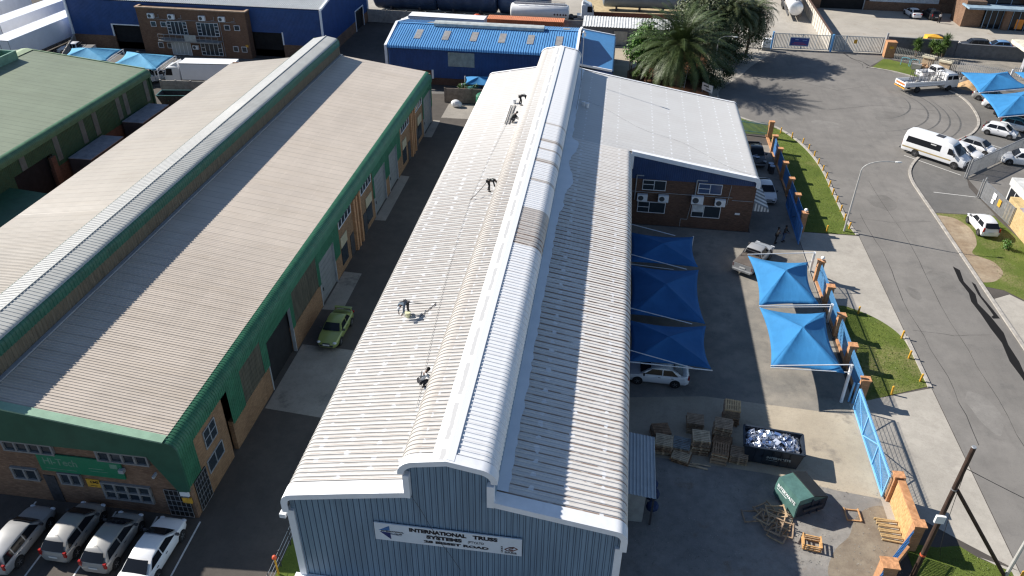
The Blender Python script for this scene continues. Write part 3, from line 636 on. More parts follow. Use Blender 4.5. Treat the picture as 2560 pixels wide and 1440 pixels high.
# ------------------------------------------------------------------ long green hall on the left
def sheet_roof_mat(name, col, lap, purlin, x0, amt, dirt):
    # ribbed sheet roof: side laps every sheet, faint screw rows, streaks running down the slope
    t = NT(name); t.world(); x, y, z = t.xyz(); n = t.ramp(t.noise(.35, 5, .65, stretch=(1,.5,1)), .3, .7); c = t.mix(n, scl(col, .93), scl(col, 1.06))
    c = t.mix(t.math('MULTIPLY', t.ramp(t.noise(.5, 6, .7, stretch=(.25,1.6,1)), .45, .75), .45), c, dirt)
    fy = t.math('FRACT', t.math('DIVIDE', y, lap)); ln = t.math('SUBTRACT', 1, t.ramp(fy, .05, .14)); ln = t.math('MULTIPLY', ln, t.ramp(t.noise(.8, 4, .7, stretch=(.6,1.5,1)), .25, .6))
    sid = t.n('ShaderNodeTexWhiteNoise'); sid.noise_dimensions = '1D'; t.lk(t.math('FLOOR', t.math('DIVIDE', y, lap)), sid.inputs['W'])
    c = t.mix(t.math('MULTIPLY', sid.outputs['Value'], .16), c, scl(col, .72)); c = t.mix(t.math('MULTIPLY', ln, amt), c, scl(col, .52))
    fx = t.math('FRACT', t.math('DIVIDE', t.math('SUBTRACT', x, x0), purlin)); pl = t.math('MULTIPLY', t.math('SUBTRACT', 1, t.ramp(t.math('ABSOLUTE', t.math('SUBTRACT', fx, .5)), .02, .05)), t.ramp(t.noise(5, 2), .5, .62))
    return t.out(t.mix(t.math('MULTIPLY', pl, .35), c, scl(col, 1.25)), .55, 0, .4)
GB = sheet_roof_mat('beige_roof_sheet', (.52,.455,.385), .84, 1.7, -21.3, .55, (.42,.35,.27))
GBr = None
GG = mat('green_sheet', (.036,.15,.082), .5, var=.15, scale=1.2)
GGd = mat('green_fascia', (.024,.092,.058), .5, var=.12, scale=1.0)
GGl = mat('pale_green_trim', (.24,.38,.27), .5, var=.1)
GM = mat('pale_monitor_sheet', (.45,.45,.42), .5, var=.07, scale=.6)
FIB = mat('stained_fibreglass', (.105,.095,.068), .7, var=.35, scale=1.5, stretch=(1,6,.5))
gh = thing('warehouse', 'long green and beige warehouse with brick offices and roller doors along the alley', 'warehouse', (-33.8, 27.2, 0))
gy0, gy1 = 27.05, 89.0
def gpart(name, path, y0, y1, m, pitch=.21, h=.035, label=None):
    mb = MB(); rib_roof(mb, path, 'y', y0, y1, pitch, h); o = rawbuild(mb, name, m, gh, True, 32)
    if label: o['label'] = label
    return o
s_ = .136
zr = lambda x: 6.12 + s_*(-21.75-x)
gpart('roof_slope', [(-32.30,zr(-32.30)),(-27,zr(-27)),(-21.95,zr(-21.95))], gy0+.4, gy1, GB, label='right beige roof slope')
gpart('roof_bullnose', [(-21.95,zr(-21.95))]+arc(-22.0,5.42,.72,math.radians(80),math.radians(3),8)+[(-21.28,4.95)], 27.1, gy1, GG, label='rounded green roof edge above the alley')
gpart('roof_slope', [(-46.3,5.85),(-40,6.72),(-35.3,7.48)], gy0+.4, gy1, sheet_roof_mat('glare_cut_beige_sheet', (.37,.335,.29), .84, 1.7, -46, .5, (.32,.27,.21)), label='left beige roof slope')  # sun-facing slope: beige darkened in the colour to offset direct sun
gpart('monitor_roof', [(-33.8,9.75),(-32.75,9.55)]+arc(-32.77,9.02,.52,math.radians(80),math.radians(44),4), gy0+.06, gy1, GM, pitch=.30)
gpart('monitor_bullnose', arc(-32.77,9.02,.52,math.radians(44),math.radians(3),5)+[(-32.25,8.66)], gy0+.06, gy1, mat('green_bullnose',(.024,.115,.075),.45,var=.15), pitch=.30)
gpart('monitor_roof', [(-35.35,9.4),(-33.8,9.75)], gy0+.06, gy1, mat('translucent_sheet',(.41,.41,.395),.5,var=.06), pitch=.30)
mb = MB(); rib_wall(mb, 'x', -32.33, gy0+.3, gy1, 7.5, 8.7, .30, .03, 1); rawbuild(mb, 'monitor_wall', mat('brown_louvre_sheet',(.15,.125,.085),.7,var=.2,stretch=(1,3,.4)), gh, True)
mb = MB(); mb.box(-35.4,-35.3,gy0+.3,gy1,7.3,9.4); mb.box(-35.3,-32.35,gy1-.06,gy1-.02,7.3,9.5); islands(mb, 'monitor_wall', GGd, gh, True)
mb = MB(); mb.box(-32.30,-32.02,gy0+.4,gy1,7.56,7.66); mb.build('apron_flashing', M['greypaint'], gh, True)
mb = MB(); mb.beam((-33.8,gy0+.06,9.785),(-33.8,gy1,9.785),.10,.03); mb.build('ridge_cap', GM, gh, True)
# front fascia with its drooping corner leg, mirrored at the far corner
def fascia_poly():
    r = [(-33.8,9.72),(-32.75,9.52),(-32.42,9.36),(-32.28,9.0),(-32.3,zr(-32.3)),(-21.95,zr(-21.95))]+arc(-22.0,5.42,.72,math.radians(75),math.radians(3),6)+[(-21.28,2.45),(-21.95,2.35),(-23.2,4.9),(-33.8,4.9)]
    l = [(-67.6-x, z) for x, z in r[::-1]]
    return r[:-1] + [(-44.4,4.9),(-45.65,2.35),(-46.3,2.4)] + [(-46.3,5.8),(-35.4,7.5),(-35.4,9.4)]
mb = MB(); mb.plate(fascia_poly(), 'y', 27.0, 27.12); mb.build('gable_fascia', GGd, gh, True)
mb = MB()
for p, q in (((-32.3,zr(-32.3)),(-21.95,zr(-21.95))),((-46.3,5.85),(-35.4,7.46))):
    mb.add([(p[0],26.96,p[1]-.05),(q[0],26.96,q[1]-.05),(q[0],26.96,q[1]+.05),(p[0],26.96,p[1]+.05),(p[0],27.5,p[1]+.05),(q[0],27.5,q[1]+.05)], [(0,1,2,3),(3,2,5,4)])
islands(mb, 'verge_trim', GGl, gh, True)
mb = MB(); mb.box(-46.0,-21.4,27.25,27.5,0,5.3); mb.box(-46.0,-45.8,27.5,gy1,0,5.6); mb.box(-46,-21.4,gy1-.3,gy1-.05,0,6.0); islands(mb, 'brick_wall', M['brick'], gh, True)
# alley wall, bay by bay (x = -21.4)
wx = -21.42
bays = MB()
for y0, y1, z0, z1 in ((27.5,32.1,0,5.1),(32.75,38.55,0,2.3),(42.9,48.8,0,2.05),(52.4,64.05,0,5.0),(67.95,69.35,0,2),(72.5,84.5,0,5.0),(88.6,89,0,4.9),(32.1,32.75,0,5)):
    bays.box(wx-.3 if (y0, y1) != (32.1,32.75) else wx-.6, wx if (y0, y1) != (32.1,32.75) else wx-.4, y0, y1, z0, z1)
islands(bays, 'brick_wall', brick('alley_brick', (.25,.135,.07), (.37,.22,.12), (.18,.14,.10)), gh, True)
gs = MB()
for y0, y1, z0 in ((27.1,28.6,2.5),(32.8,34.6,2.1),(37.7,38.55,2.15),(42.85,43.35,2.05),(48.35,48.85,2.05),(52.4,53.7,2.0),(63.7,64.1,2.0),(67.95,69.4,2.0),(72.5,73.9,2.0),(84.2,84.6,2.0),(88.5,88.9,2.0)):
    rib_wall(gs, 'x', wx+.05, y0, y1, z0, 5.2, .19, .03, 1)
islands(gs, 'green_strip', GG, gh, True, raw=True)
gs = MB()
for y0, y1, z0 in ((38.55,42.85,4.0),(48.85,52.4,3.9),(64.1,67.95,4.0),(69.4,72.5,3.95),(84.6,88.5,4.3),(28.6,32.1,5.0),(53.7,63.7,5.0),(73.9,84.2,5.0),(34.6,37.7,4.85),(43.35,48.35,4.85)):
    rib_wall(gs, 'x', wx+.04, y0, y1, z0, 5.3, .19, .03, 1)
islands(gs, 'green_header', GG, gh, True, raw=True)
for y0, y1 in ((34.62,37.68),(43.37,48.33)):
    mb = MB(); rib_wall(mb, 'x', wx+.02, y0, y1, 2.15, 4.9, .15, .03, 1); rawbuild(mb, 'fibreglass_panel', FIB, gh, True)
mb = MB(); mb.box(wx-9,wx-.32,38.5,42.9,0,.01); mb.box(wx-.34,wx-.31,38.5,42.9,.02,4); mb.build('open_doorway', M['black'], gh, True)
for y0, y1, z1 in ((48.85,52.4,3.9),(64.1,67.95,4.0),(69.4,72.5,3.95),(84.6,88.5,4.3)):
    mb = MB(); n = 16
    for i in range(n): mb.box(wx-.25, wx-.12-(.02 if i % 2 else 0), y0, y1, z1*i/n, z1*(i+1)/n)
    d = mb.build('roller_door', mat('roller_grey',(.21,.215,.21),.6,var=.1), gh, True)
    mb = MB(); mb.box(wx-.12,wx-.06,y0+.6,y0+.68,1,1.3); mb.build('handle', M['darkmetal'], d, True)
jm = MB()
for y in (38.5,42.9,48.8,52.42,64.02,67.98,69.33,72.52,84.52,88.55): jm.box(wx-.2,wx+.03,y-.06,y+.06,0,4.1)
islands(jm, 'door_jamb', M['greypaint'], gh, True)
def win_x(parent, x, y0, y1, z0, z1, n, fm, rows=1, name='window', out=.06):
    fr = MB(); t = .05
    fr.box(x, x+out, y0, y1, z0, z0+t); fr.box(x, x+out, y0, y1, z1-t, z1)
    for k in range(n+1): fr.box(x, x+out-.01*(0<k<n), y0+(y1-y0-t)*k/n, y0+(y1-y0-t)*k/n+t, z0+t, z1-t)
    for r in range(1, rows): fr.box(x, x+out-.015, y0, y1, z0+(z1-z0)*r/rows-t/2, z0+(z1-z0)*r/rows+t/2)
    f = fr.build(name, fm, parent, True); g = MB(); g.box(x+.004, x+.02, y0+.02, y1-.02, z0+.02, z1-.02); g.build('pane', M['winglass'], f, True); return f
for y0, y1 in ((53.95,57.2),(60.1,63.3),(74.5,77.8),(80.3,83.9)):
    win_x(gh, wx+.01, y0, y1, 4.12, 4.97, 4, M['white'])
cr = mat('cream_panel',(.42,.36,.24),.7,var=.1)
for y0, y1 in ((54.0,55.6),(61.3,63.1),(74.7,76.3),(81.6,83.4)):
    mb = MB(); mb.box(wx+.01,wx+.07,y0,y1,2.25,3.2); mb.build('cream_panel', cr, gh, True)
    mb = MB(); mb.box(wx+.01,wx+.05,y0,y1-.1,.6,2.2); mb.build('window', M['winglass'], gh, True)
for y in (56.4,60.3,77.0,80.6):
    mb = MB(); mb.box(wx+.01,wx+.05,y,y+.95,.05,2.1); mb.build('door', M['darkmetal'], gh, True)
mb = MB()
for y in (57.6,58.3,59.2,78.2,78.9,79.8): mb.box(wx,wx+.22,y,y+.35,0,5.0)
islands(mb, 'brick_pier', M['brickorange'], gh, True)
win_x(gh, wx+.01, 29.6, 31.0, 3.1, 4.4, 2, M['greypaint'], 2); win_x(gh, wx+.01, 29.3, 31.2, 1.4, 2.4, 2, M['greypaint'])
def grille_door(parent, wall, a0, a1, z0, z1):
    mb = MB(); 
    for i in range(6): 
        a = a0+(a1-a0)*i/5
        if wall == 'x': mb.box(wx+.06,wx+.09,a-.009,a+.009,z0,z1)
        else: mb.box(a-.009,a+.009,27.16,27.19,z0,z1)
    for i in range(6):
        z = z0+(z1-z0)*i/5
        if wall == 'x': mb.box(wx+.07,wx+.10,a0,a1,z-.009,z+.009)
        else: mb.box(a0,a1,27.15,27.18,z-.009,z+.009)
    g = mb.build('security_grille', M['steel'], parent, True)
    mb = MB()
    if wall == 'x': mb.box(wx+.005,wx+.05,a0,a1,z0,z1)
    else: mb.box(a0,a1,27.21,27.245,z0,z1)
    mb.build('entrance', M['black'], parent, True)
grille_door(gh, 'x', 27.7, 29.0, .1, 2.4); grille_door(gh, 'y', -23.0, -21.6, .1, 2.2)
# front windows in recessed concrete frames
def front_windows(x0, x1, z0, z1, n, rows=1):
    fr = MB()
    for k in range(n+1): fr.box(x0+(x1-x0)*k/n-.06, x0+(x1-x0)*k/n+.06, 27.10, 27.245, z0, z1)
    for r in range(rows+1): fr.box(x0-.06, x1+.06, 27.09, 27.244, z0+(z1-z0)*r/rows-.05, z0+(z1-z0)*r/rows+.05)
    f = fr.build('window', mat('window_concrete',(.21,.205,.20),.9,var=.12), gh, True)
    g = MB(); g.box(x0+.04, x1-.04, 27.2, 27.235, z0+.03, z1-.03); g.build('pane', M['winglass'], f, True)
front_windows(-26.3,-23.35,4.05,4.75,4); front_windows(-31.9,-28.95,4.05,4.75,4); front_windows(-26.7,-23.85,.95,2.2,4,2)
front_windows(-29.2,-27.95,1.75,2.6,2); front_windows(-32.1,-30.6,1.75,2.6,2)
mb = MB(); mb.box(-30.3,-29.6,27.2,27.24,0,2.2); mb.build('door', M['darkmetal'], gh, True)
mb = MB(); mb.box(-25.2,-24.9,26.95,27.2,3.35,3.6) ; mb.cbox((-23.0,26.9,3.6),(.12,.35,.14)); mb.build('security_camera', M['greypaint'], gh, True)
sg = thing('sign_board', 'green sign with faded grey name on the brick front of the warehouse', 'sign', (-27.6, 27.2, 3.4))
mb = MB(); mb.box(-30.1,-25.05,27.12,27.2,2.72,4.08); mb.build('board', mat('sign_green',(.015,.17,.085),.5,var=.06), sg, True)
k = MB(); text_mesh(k, 'Hi-Tech', .72, (-29.8,27.115,3.3), (1,0,0), (0,0,1), fit=2.05, bold=.01); k.box(-29.8,-27.9,27.112,27.12,2.94,2.98); k.box(-27.1,-26.2,27.112,27.12,3.3,3.34); k.box(-27.1,-26.0,27.112,27.12,3.1,3.13); k.box(-25.75,-25.3,27.112,27.12,3.5,3.85)
k.build('lettering', mat('faded_lettering',(.13,.24,.17),.6), sg, True)
sg = thing('sign_board', 'small yellow security company plate on the brick front beside the windows', 'sign', (-27.2, 27.2, 1.9))
mb = MB(); mb.box(-27.65,-26.85,27.18,27.24,1.7,2.3); mb.build('board', M['yellow'], sg, True)
k = MB(); text_mesh(k, 'CMS', .26, (-27.42,27.175,2.03), (1,0,0), (0,0,1), fit=.5, bold=.006); k.box(-27.45,-27.05,27.17,27.178,1.80,1.84); k.build('lettering', M['black'], sg, True)
for i, (x, z0, z1, m, lb) in enumerate(((-21.75,1.85,2.2,'white','small white plate on the corner pier of the warehouse'),(-21.7,1.3,1.7,'yellow','small yellow plate under the white one on the corner pier'))):
    sg = thing('sign_board', lb, 'sign', (x, 27.2, z0)); mb = MB(); mb.box(x-.3,x+.25,27.15,27.24,z0,z1); mb.build('board', M[m], sg, True)
# ------------------------------------------------------------------ second green hall, far left
LG = sheet_roof_mat('sage_roof_sheet', (.20,.235,.16), .88, 1.8, -55, .7, (.15,.17,.11))
LGw = mat('dark_green_sheet', (.035,.10,.055), .5, var=.12)
g2 = thing('warehouse', 'sage green roofed warehouse at the left edge with translucent strips in its wall', 'warehouse', (-69.3, 62, 0))
def part_roof(root, name, path, axis, a0, a1, m, pitch=.22, h=.035, label=None):
    mb = MB(); rib_roof(mb, path, axis, a0, a1, pitch, h); o = rawbuild(mb, name, m, root, True, 32)
    if label: o['label'] = label
    return o
part_roof(g2, 'roof_slope', [(-69.3,7.75),(-54.8,6.15)], 'y', 40, 84.2, LG, h=.022)
part_roof(g2, 'roof_bullnose', [(-54.8,6.15)]+arc(-54.75,5.6,.55,math.radians(80),math.radians(3),6)+[(-54.2,5.3)], 'y', 40, 84.2, mat('green_bullnose_sheet',(.075,.17,.09),.5,var=.15))
part_roof(g2, 'roof_slope', [(-84.0,6.1),(-69.3,7.75)], 'y', 40, 84.2, LG, h=.022)
mb = MB(); mb.add([(-70.1,40,7.74),(-69.3,40,7.86),(-68.5,40,7.74),(-70.1,84.3,7.74),(-69.3,84.3,7.86),(-68.5,84.3,7.74)], [(0,1,4,3),(1,2,5,4)]); rawbuild(mb, 'ridge_cap', mat('pale_sage_trim',(.33,.40,.25),.5), g2, True)
mb = MB(); mb.plate([(-84,0),(-84,6.0),(-69.3,7.65),(-54.9,6.0),(-54.3,5.3),(-54.3,0)], 'y', 83.9, 84.15); islands(mb, 'gable_wall', LGw, g2, True)
mb = MB()
mb.beam((-69.3,84.22,7.78),(-54.8,84.22,6.2),.12,.12); mb.build('verge_trim', mat('pale_sage_trim2',(.28,.37,.22),.5), g2, True)
mb = MB(); rib_wall(mb, 'x', -54.5, 64.9, 84.1, 2.25, 5.4, .22, .03, 1); rib_wall(mb, 'x', -54.5, 59.3, 64.9, 3.85, 5.4, .22, .03, 1); rib_wall(mb, 'x', -54.5, 40, 59.3, 2.2, 5.4, .22, .03, 1); islands(mb, 'wall_cladding', LGw, g2, True, raw=True)
mb = MB(); mb.box(-54.8,-54.52,64.2,83.8,0,2.3); mb.box(-54.8,-54.52,40,59.4,0,2.3); islands(mb, 'brick_wall', M['brickdark'], g2, True)
mb = MB(); mb.box(-54.75,-54.6,59.4,64.2,0,3.9); islands(mb, 'open_doorway', M['black'], g2, True)
for y in (83.0,78.6,77.1,72.6,70.3,65.9,60.9):
    mb = MB(); mb.box(-54.47,-54.44,y-.38,y+.38,2.7 if y>65 else 3.9,5.25); mb.build('translucent_strip', mat('grey_translucent',(.13,.16,.15),.6), g2, True)
t = g2; mb = MB(); mb.box(-70.0,-68.2,74.5,81.0,7.6,7.7)
mb.box(-70.1,-69.9,74.5,81,7.6,8.6); mb.box(-68.3,-68.1,74.5,81,7.6,8.6); mb.box(-69.9,-68.3,74.5,74.7,7.6,8.6); mb.box(-69.9,-68.3,80.8,81,7.6,8.6)
mb.build('roof_ventilator', mat('vent_green',(.15,.27,.20),.5), g2, True)
mb = MB(); mb.box(-54.4,-50.5,50.8,58.2,2.9,3.0); lt = thing('canopy', 'dark green lean-to roof at the left edge beside the sage hall', 'canopy', (-52.4,54.5,0))
mb = MB(); rib_roof(mb, [(-54.4,3.3),(-50.4,2.95)], 'y', 50.5, 58.3, .2, .03); rawbuild(mb, 'roof', LGw, lt, True)
mb = MB()
for y in (50.8,58.1): mb.tube((-50.6,y,0),(-50.6,y,3.0),.05)
islands(mb, 'post', M['darkmetal'], lt, True)
mb = MB(); mb.box(-54.2,-53.9,63.9,64.6,0,3.8); sg2 = mb.build('door_pillar', M['brickdark'], g2, True)
for i, (y0, y1, lb) in enumerate(((76.6,82.4,'grey roofed shipping container beside the green wall, the farther of two'),(66.6,72.6,'grey roofed shipping container beside the green wall, the nearer of two'))):
    c = thing('shipping_container', lb, 'container', (-53.0, (y0+y1)/2, 0), 0, 'containers along the green wall')
    mb = MB(); rib_wall(mb, 'x', -51.75, y0, y1, .1, 2.55, .28, .04, 1); mb.box(-54.2,-51.78,y0,y1,.1,2.55); mb.build('body', mat('container_dark',(.05,.05,.055),.6), c, True)
    mb = MB(); mb.box(-54.2,-51.72,y0-.02,y1+.02,2.56,2.63); mb.build('roof', mat('container_roof',(.25,.27,.30),.6,var=.2,dirt=(.15,.16,.17)), c, True)
sk = thing('skip', 'dark skip with a teal rim behind the green hall', 'skip', (-54.8, 89.6, 0))
def skip_shell(root, L, W, H, taper, m, rim, rimm, wall=.08):
    mb = MB(); a, b = L/2, W/2; ta = taper
    o = [(-a+ta,-b+.1,.08),(a-ta,-b+.1,.08),(a-ta,b-.1,.08),(-a+ta,b-.1,.08),(-a,-b,H),(a,-b,H),(a,b,H),(-a,b,H)]
    i_ = [(-a+ta+wall,-b+.1+wall,.2),(a-ta-wall,-b+.1+wall,.2),(a-ta-wall,b-.1-wall,.2),(-a+ta+wall,b-.1-wall,.2),(-a+wall,-b+wall,H),(a-wall,-b+wall,H),(a-wall,b-wall,H),(-a+wall,b-wall,H)]
    mb.add(o+i_, [(0,3,2,1),(0,1,5,4),(1,2,6,5),(2,3,7,6),(3,0,4,7),(8,9,10,11),(8,12,13,9),(9,13,14,10),(10,14,15,11),(11,15,12,8),(4,5,13,12),(5,6,14,13),(6,7,15,14),(7,4,12,15)])
    for k in range(1, 6):
        x = -a+ta + (L-2*ta)*k/6; 
        for s in (-1,1): mb.beam((x, s*(b-.08), .15),(x, s*(b+.02), H-.05), .09,.05)
    mb.build('shell', m, root)
    mb = MB()
    for p, q in (((-a,-b),(a,-b)),((a,-b),(a,b)),((a,b),(-a,b)),((-a,b),(-a,-b))): mb.beam((*p,H+.03),(*q,H+.03),.12,.10)
    mb.build('rim', rimm, root)
    mb = MB()
    for s in (-1,1):
        for x in (-a*.35, a*.35): mb.tube((x, s*b, H*.55),(x, s*(b+.14), H*.55), .06)
    mb.build('lifting_lugs', rimm, root)
skip_shell(sk, 4.4, 2.0, 1.3, .5, M['darkmetal'], 0, mat('teal_rim',(.04,.12,.12),.5))
sk.rotation_euler.z = .15
# ------------------------------------------------------------------ big blue hall with brick office block
bb = thing('warehouse', 'big dark blue warehouse with grey roof and two dark doorways behind the car park', 'warehouse', (-62, 110, 0))
mb = MB()
for x0, x1, z0 in ((-81.6,-75.0,1.96),(-75.0,-69.4,3.62),(-69.4,-53,1.96),(-53,-48.4,3.62),(-48.4,-42.25,1.96)):
    rib_wall(mb, 'y', 109.92, x0, x1, z0, 7.1, .20, .03, -1)
islands(mb, 'wall_cladding', M['bluesheet'], bb, True, raw=True)
mb = MB(); rib_wall(mb, 'x', -42.2, 110, 125.2, 1.7, lambda y: 7.1+min(y-110,11)*.16, .2, .03, 1); rib_wall(mb, 'x', -42.2, 125.2, 129.4, 3.2, 8.2, .2, .03, 1); rib_wall(mb, 'x', -42.2, 129.4, 132, 1.7, 7.8, .2, .03, 1); islands(mb, 'wall_cladding', M['bluesheet'], bb, True, raw=True)
mb = MB()
for x0, x1 in ((-81.6,-74.95),(-48.45,-42.2)): mb.box(x0,x1,109.95,110.2,0,1.95)
mb.box(-42.45,-42.22,110.2,125.2,0,1.7); mb.box(-42.45,-42.22,129.4,132,0,1.7); islands(mb, 'brick_wall', M['brick'], bb, True)
part_roof(bb, 'roof_slope', [(109.8,7.25),(121,9.0)], 'x', -81.7, -42.1, mat('light_grey_roof',(.48,.50,.50),.5,var=.06), .28, .05)
part_roof(bb, 'roof_slope', [(121,9.0),(132.2,7.25)], 'x', -81.7, -42.1, mat('light_grey_roof2',(.48,.50,.50),.5,var=.06), .28, .05)
mb = MB(); mb.beam((-42.05,109.75,7.3),(-42.05,121,9.05),.3,.28); mb.beam((-42.05,121,9.05),(-42.05,132.2,7.3),.3,.28); mb.box(-42.3,-42.02,109.66,109.9,0,7.2); mb.box(-81.75,-81.45,109.66,109.9,1.9,7.2); mb.box(-42.2,-42.0,131.8,132.1,0,7.3); islands(mb, 'white_trim', M['whitetrim'], bb, True)
mb = MB(); mb.box(-81.7,-42.3,110.3,110.4,0,1); mb.box(-75,-69.4,110.3,111,0,3.65); mb.box(-53,-48.4,110.3,111,0,3.65); mb.box(-42.6,-42.4,125.2,129.4,0,3.2); islands(mb, 'open_doorway', M['black'], bb, True)
mb = MB(); mb.box(-75.15,-74.95,109.85,110.0,1.9,3.75); mb.box(-74.95,-69.6,109.85,110,3.6,3.75); mb.box(-48.45,-48.25,109.85,110,1.9,3.75); mb.box(-42.2,-42.1,125.1,125.25,0,3.3); mb.box(-42.2,-42.1,129.35,129.5,0,3.3); mb.box(-42.2,-42.1,125.25,129.35,3.15,3.3); islands(mb, 'door_frame', M['whitetrim'], bb, True)
mb = MB(); mb.box(-81.6,-42.3,131.9,132.0,0,7.2); mb.box(-81.65,-81.55,110,132,0,7.2); islands(mb, 'rear_wall', M['bluesheet'], bb, True)
ob = thing('office_block', 'two storey brown brick office block with a balcony in front of the blue warehouse', 'office building', (-61.3, 108.4, 0))
mb = MB(); mb.box(-69.65,-52.95,108.4,109.85,0,6.7); mb.build('brick_wall', brick('office_brick',(.15,.08,.05),(.24,.135,.085),(.13,.10,.08)), ob, True)
mb = MB(); mb.box(-69.75,-52.85,108.3,108.6,6.7,6.86); mb.box(-69.75,-69.4,108.6,109.8,6.7,6.86); mb.box(-53.2,-52.85,108.6,109.8,6.7,6.86); mb.build('parapet_coping', mat('brick_coping',(.38,.27,.19),.9), ob, True)
def yfwin(root, x0, x1, z0, z1, cols, rows=(), gm=None): window_y(root, x0, x1, z0, z1, 108.39, cols, M['white'], rows=[(a,b,r) for a,b,r in rows], gm=gm)
for x0 in (-67.75,-66.2,-56.4,-54.9): yfwin(ob, x0, x0+.85, 4.1, 4.85, [])
for x0 in (-67.3,-65.9,-55.6,-54.3): yfwin(ob, x0, x0+.8, 1.0, 1.8, [])
yfwin(ob,-65.25,-62.2,3.1,5.0,[.2,.4,.6,.8],[(0,.2,.25),(0,.2,.5),(0,.2,.75),(.8,1,.25),(.8,1,.5),(.8,1,.75)]); yfwin(ob,-60.65,-57.3,3.1,5.0,[.2,.4,.6,.8],[(0,.2,.25),(0,.2,.5),(0,.2,.75),(.8,1,.25),(.8,1,.5),(.8,1,.75)])
yfwin(ob,-65.25,-62.2,.1,2.1,[.2,.4,.6,.8], gm=glossy('pale_blind_pane',(.38,.40,.40),.3)); yfwin(ob,-60.65,-57.3,.25,2.1,[.2,.4,.6,.8],[(0,.2,.3),(0,.2,.6),(.8,1,.3),(.8,1,.6)])
mb = MB(); mb.box(-66.5,-57.1,107.2,108.39,2.3,2.48); mb.build('balcony_slab', M['concrete_grey'], ob, True)
mb = MB(); mb.tube((-66.4,107.25,3.35),(-57.2,107.25,3.35),.03)
for i in range(11): mb.tube((-66.4+i*.92,107.25,2.48),(-66.4+i*.92,107.25,3.35),.022)
mb.tube((-66.4,107.25,2.9),(-57.2,107.25,2.9),.02); mb.build('balcony_railing', M['greypaint'], ob, True)
mb = MB(); mb.box(-62.3,-60.5,107.18,107.24,2.5,3.45); mb.build('balcony_banner', mat('grey_banner',(.35,.36,.34),.8), ob, True)
mb = MB(); mb.path([(-67.3,108.35,5.2),(-54.5,108.35,5.2)],.03,5); mb.path([(-57.0,108.35,5.2),(-57.0,108.35,.1)],.035,5)
for x in (-66.5,-63.0,-58.0,-54.9): mb.path([(x-.3,108.35,5.4),(x+.2,108.35,5.4),(x+.2,108.35,5.9)],.03,5)
islands(mb, 'wall_pipe', M['greypaint'], ob, True)
mb = MB(); mb.box(-53.6,-53.2,108.34,108.39,1.75,2.1); mb.build('warning_plate', M['yellow'], ob, True)
# air conditioners: one copied
def make_ac(label):
    a = thing('air_conditioner', label, 'air conditioner'); W_, H_, D_ = .95, .66, .36
    mb = MB(); mb.box(-W_/2,W_/2,-D_,0,0,H_); mb.build('casing', M['white'], a)
    mb = MB(); mb.lathe([(.25,-.012),(.25,0)], 16, (-.14,-D_-.001,H_/2), 'y'); mb.build('fan_grille', mat('fan_dark',(.06,.065,.07),.6), a)
    mb = MB(); mb.box(-.42,-.36,-D_,.02,-.06,0); mb.box(.36,.42,-D_,.02,-.06,0); mb.build('bracket', M['greypaint'], a); return a
ac0 = make_ac('white air conditioner above the left small windows of the brick office block')
acs = [((-67.35,108.38,5.35),1,None),((-64.2,108.38,5.35),1,'white air conditioner above the left tall window of the brick office block'),((-59.5,108.38,5.35),1,'white air conditioner above the right tall window of the brick office block'),((-56.5,108.38,5.35),1,'white air conditioner above the right small windows of the brick office block'),((-61.4,108.38,1.1),.9,'white air conditioner under the balcony of the brick office block'),
 ((3.8,66.5,2.6),1,'white air conditioner leftmost of four on the dark office wing wall'),((5.75,66.5,2.65),1,'white air conditioner second of four on the dark office wing wall'),((8.85,66.5,2.72),1.15,'larger white air conditioner above the lower right window of the office wing'),((10.95,66.5,2.62),1,'white air conditioner rightmost of four on the dark office wing wall')]
for i, (p, k, lb) in enumerate(acs):
    a = ac0 if i == 0 else copy_tree(ac0); a.location = p; a.scale = (k,k,k); a['group'] = 'air conditioners on the brick walls'
    if lb: a['label'] = lb
# ------------------------------------------------------------------ small blue hall behind the white roof
sb = thing('warehouse', 'bright blue roofed workshop with roof lights and long grey ridge vent', 'workshop', (-17.5, 102, 0))
BR = mat('bright_blue_roof', (.10,.28,.53), .45, var=.08, scale=.5)
part_roof(sb, 'roof_slope', [(101.45,4.95),(101.6,5.22),(101.9,5.36),(108,6.5)], 'x', -30.3, -4.9, BR, .33, .06)
part_roof(sb, 'roof_slope', [(108,6.5),(114.3,5.3)], 'x', -30.3, -4.9, mat('bright_blue_roof2',(.10,.28,.53),.45,var=.08), .33, .06)
mb = MB(); mb.beam((-30.3,108,6.58),(-4.9,108,6.58),.35,.05); mb.build('ridge_cap', BR, sb, True)
mb = MB()
for x0, x1, z0 in ((-30.2,-24.2,2.0),(-24.2,-4.9,1.0)): rib_wall(mb, 'y', 102, x0, x1, z0, 5.2, .2, .03, -1)
islands(mb, 'wall_cladding', M['bluesheet'], sb, True, raw=True)
mb = MB(); mb.box(-24.2,-4.95,102.05,102.3,0,1.0); mb.box(-30.2,-24.2,102.1,102.3,0,2.0); islands(mb, 'brick_wall', M['brickdark'], sb, True)
mb = MB(); mb.plate([(102.1,0),(114.2,0),(114.2,5.2),(108,6.4),(102.1,5.2)], 'x', -30.2, -30.05); mb.plate([(102.1,0),(114.2,0),(114.2,5.2),(108,6.4),(102.1,5.2)], 'x', -5.1, -4.95); mb.box(-30,-5.1,114.0,114.15,0,5.2); islands(mb, 'gable_wall', M['bluesheet'], sb, True)
mb = MB()
for x in (-30.42,-4.82):
    mb.beam((x,101.5,5.2),(x,108,6.62),.34,.22); mb.beam((x,108,6.62),(x,114.4,5.35),.34,.22); mb.box(x-.16,x+.16,101.45,101.75,2.0 if x < -20 else 0,5.15)
mb.box(-24.3,-24.05,101.8,101.98,.9,2.1); islands(mb, 'white_trim', M['whitetrim'], sb, True)
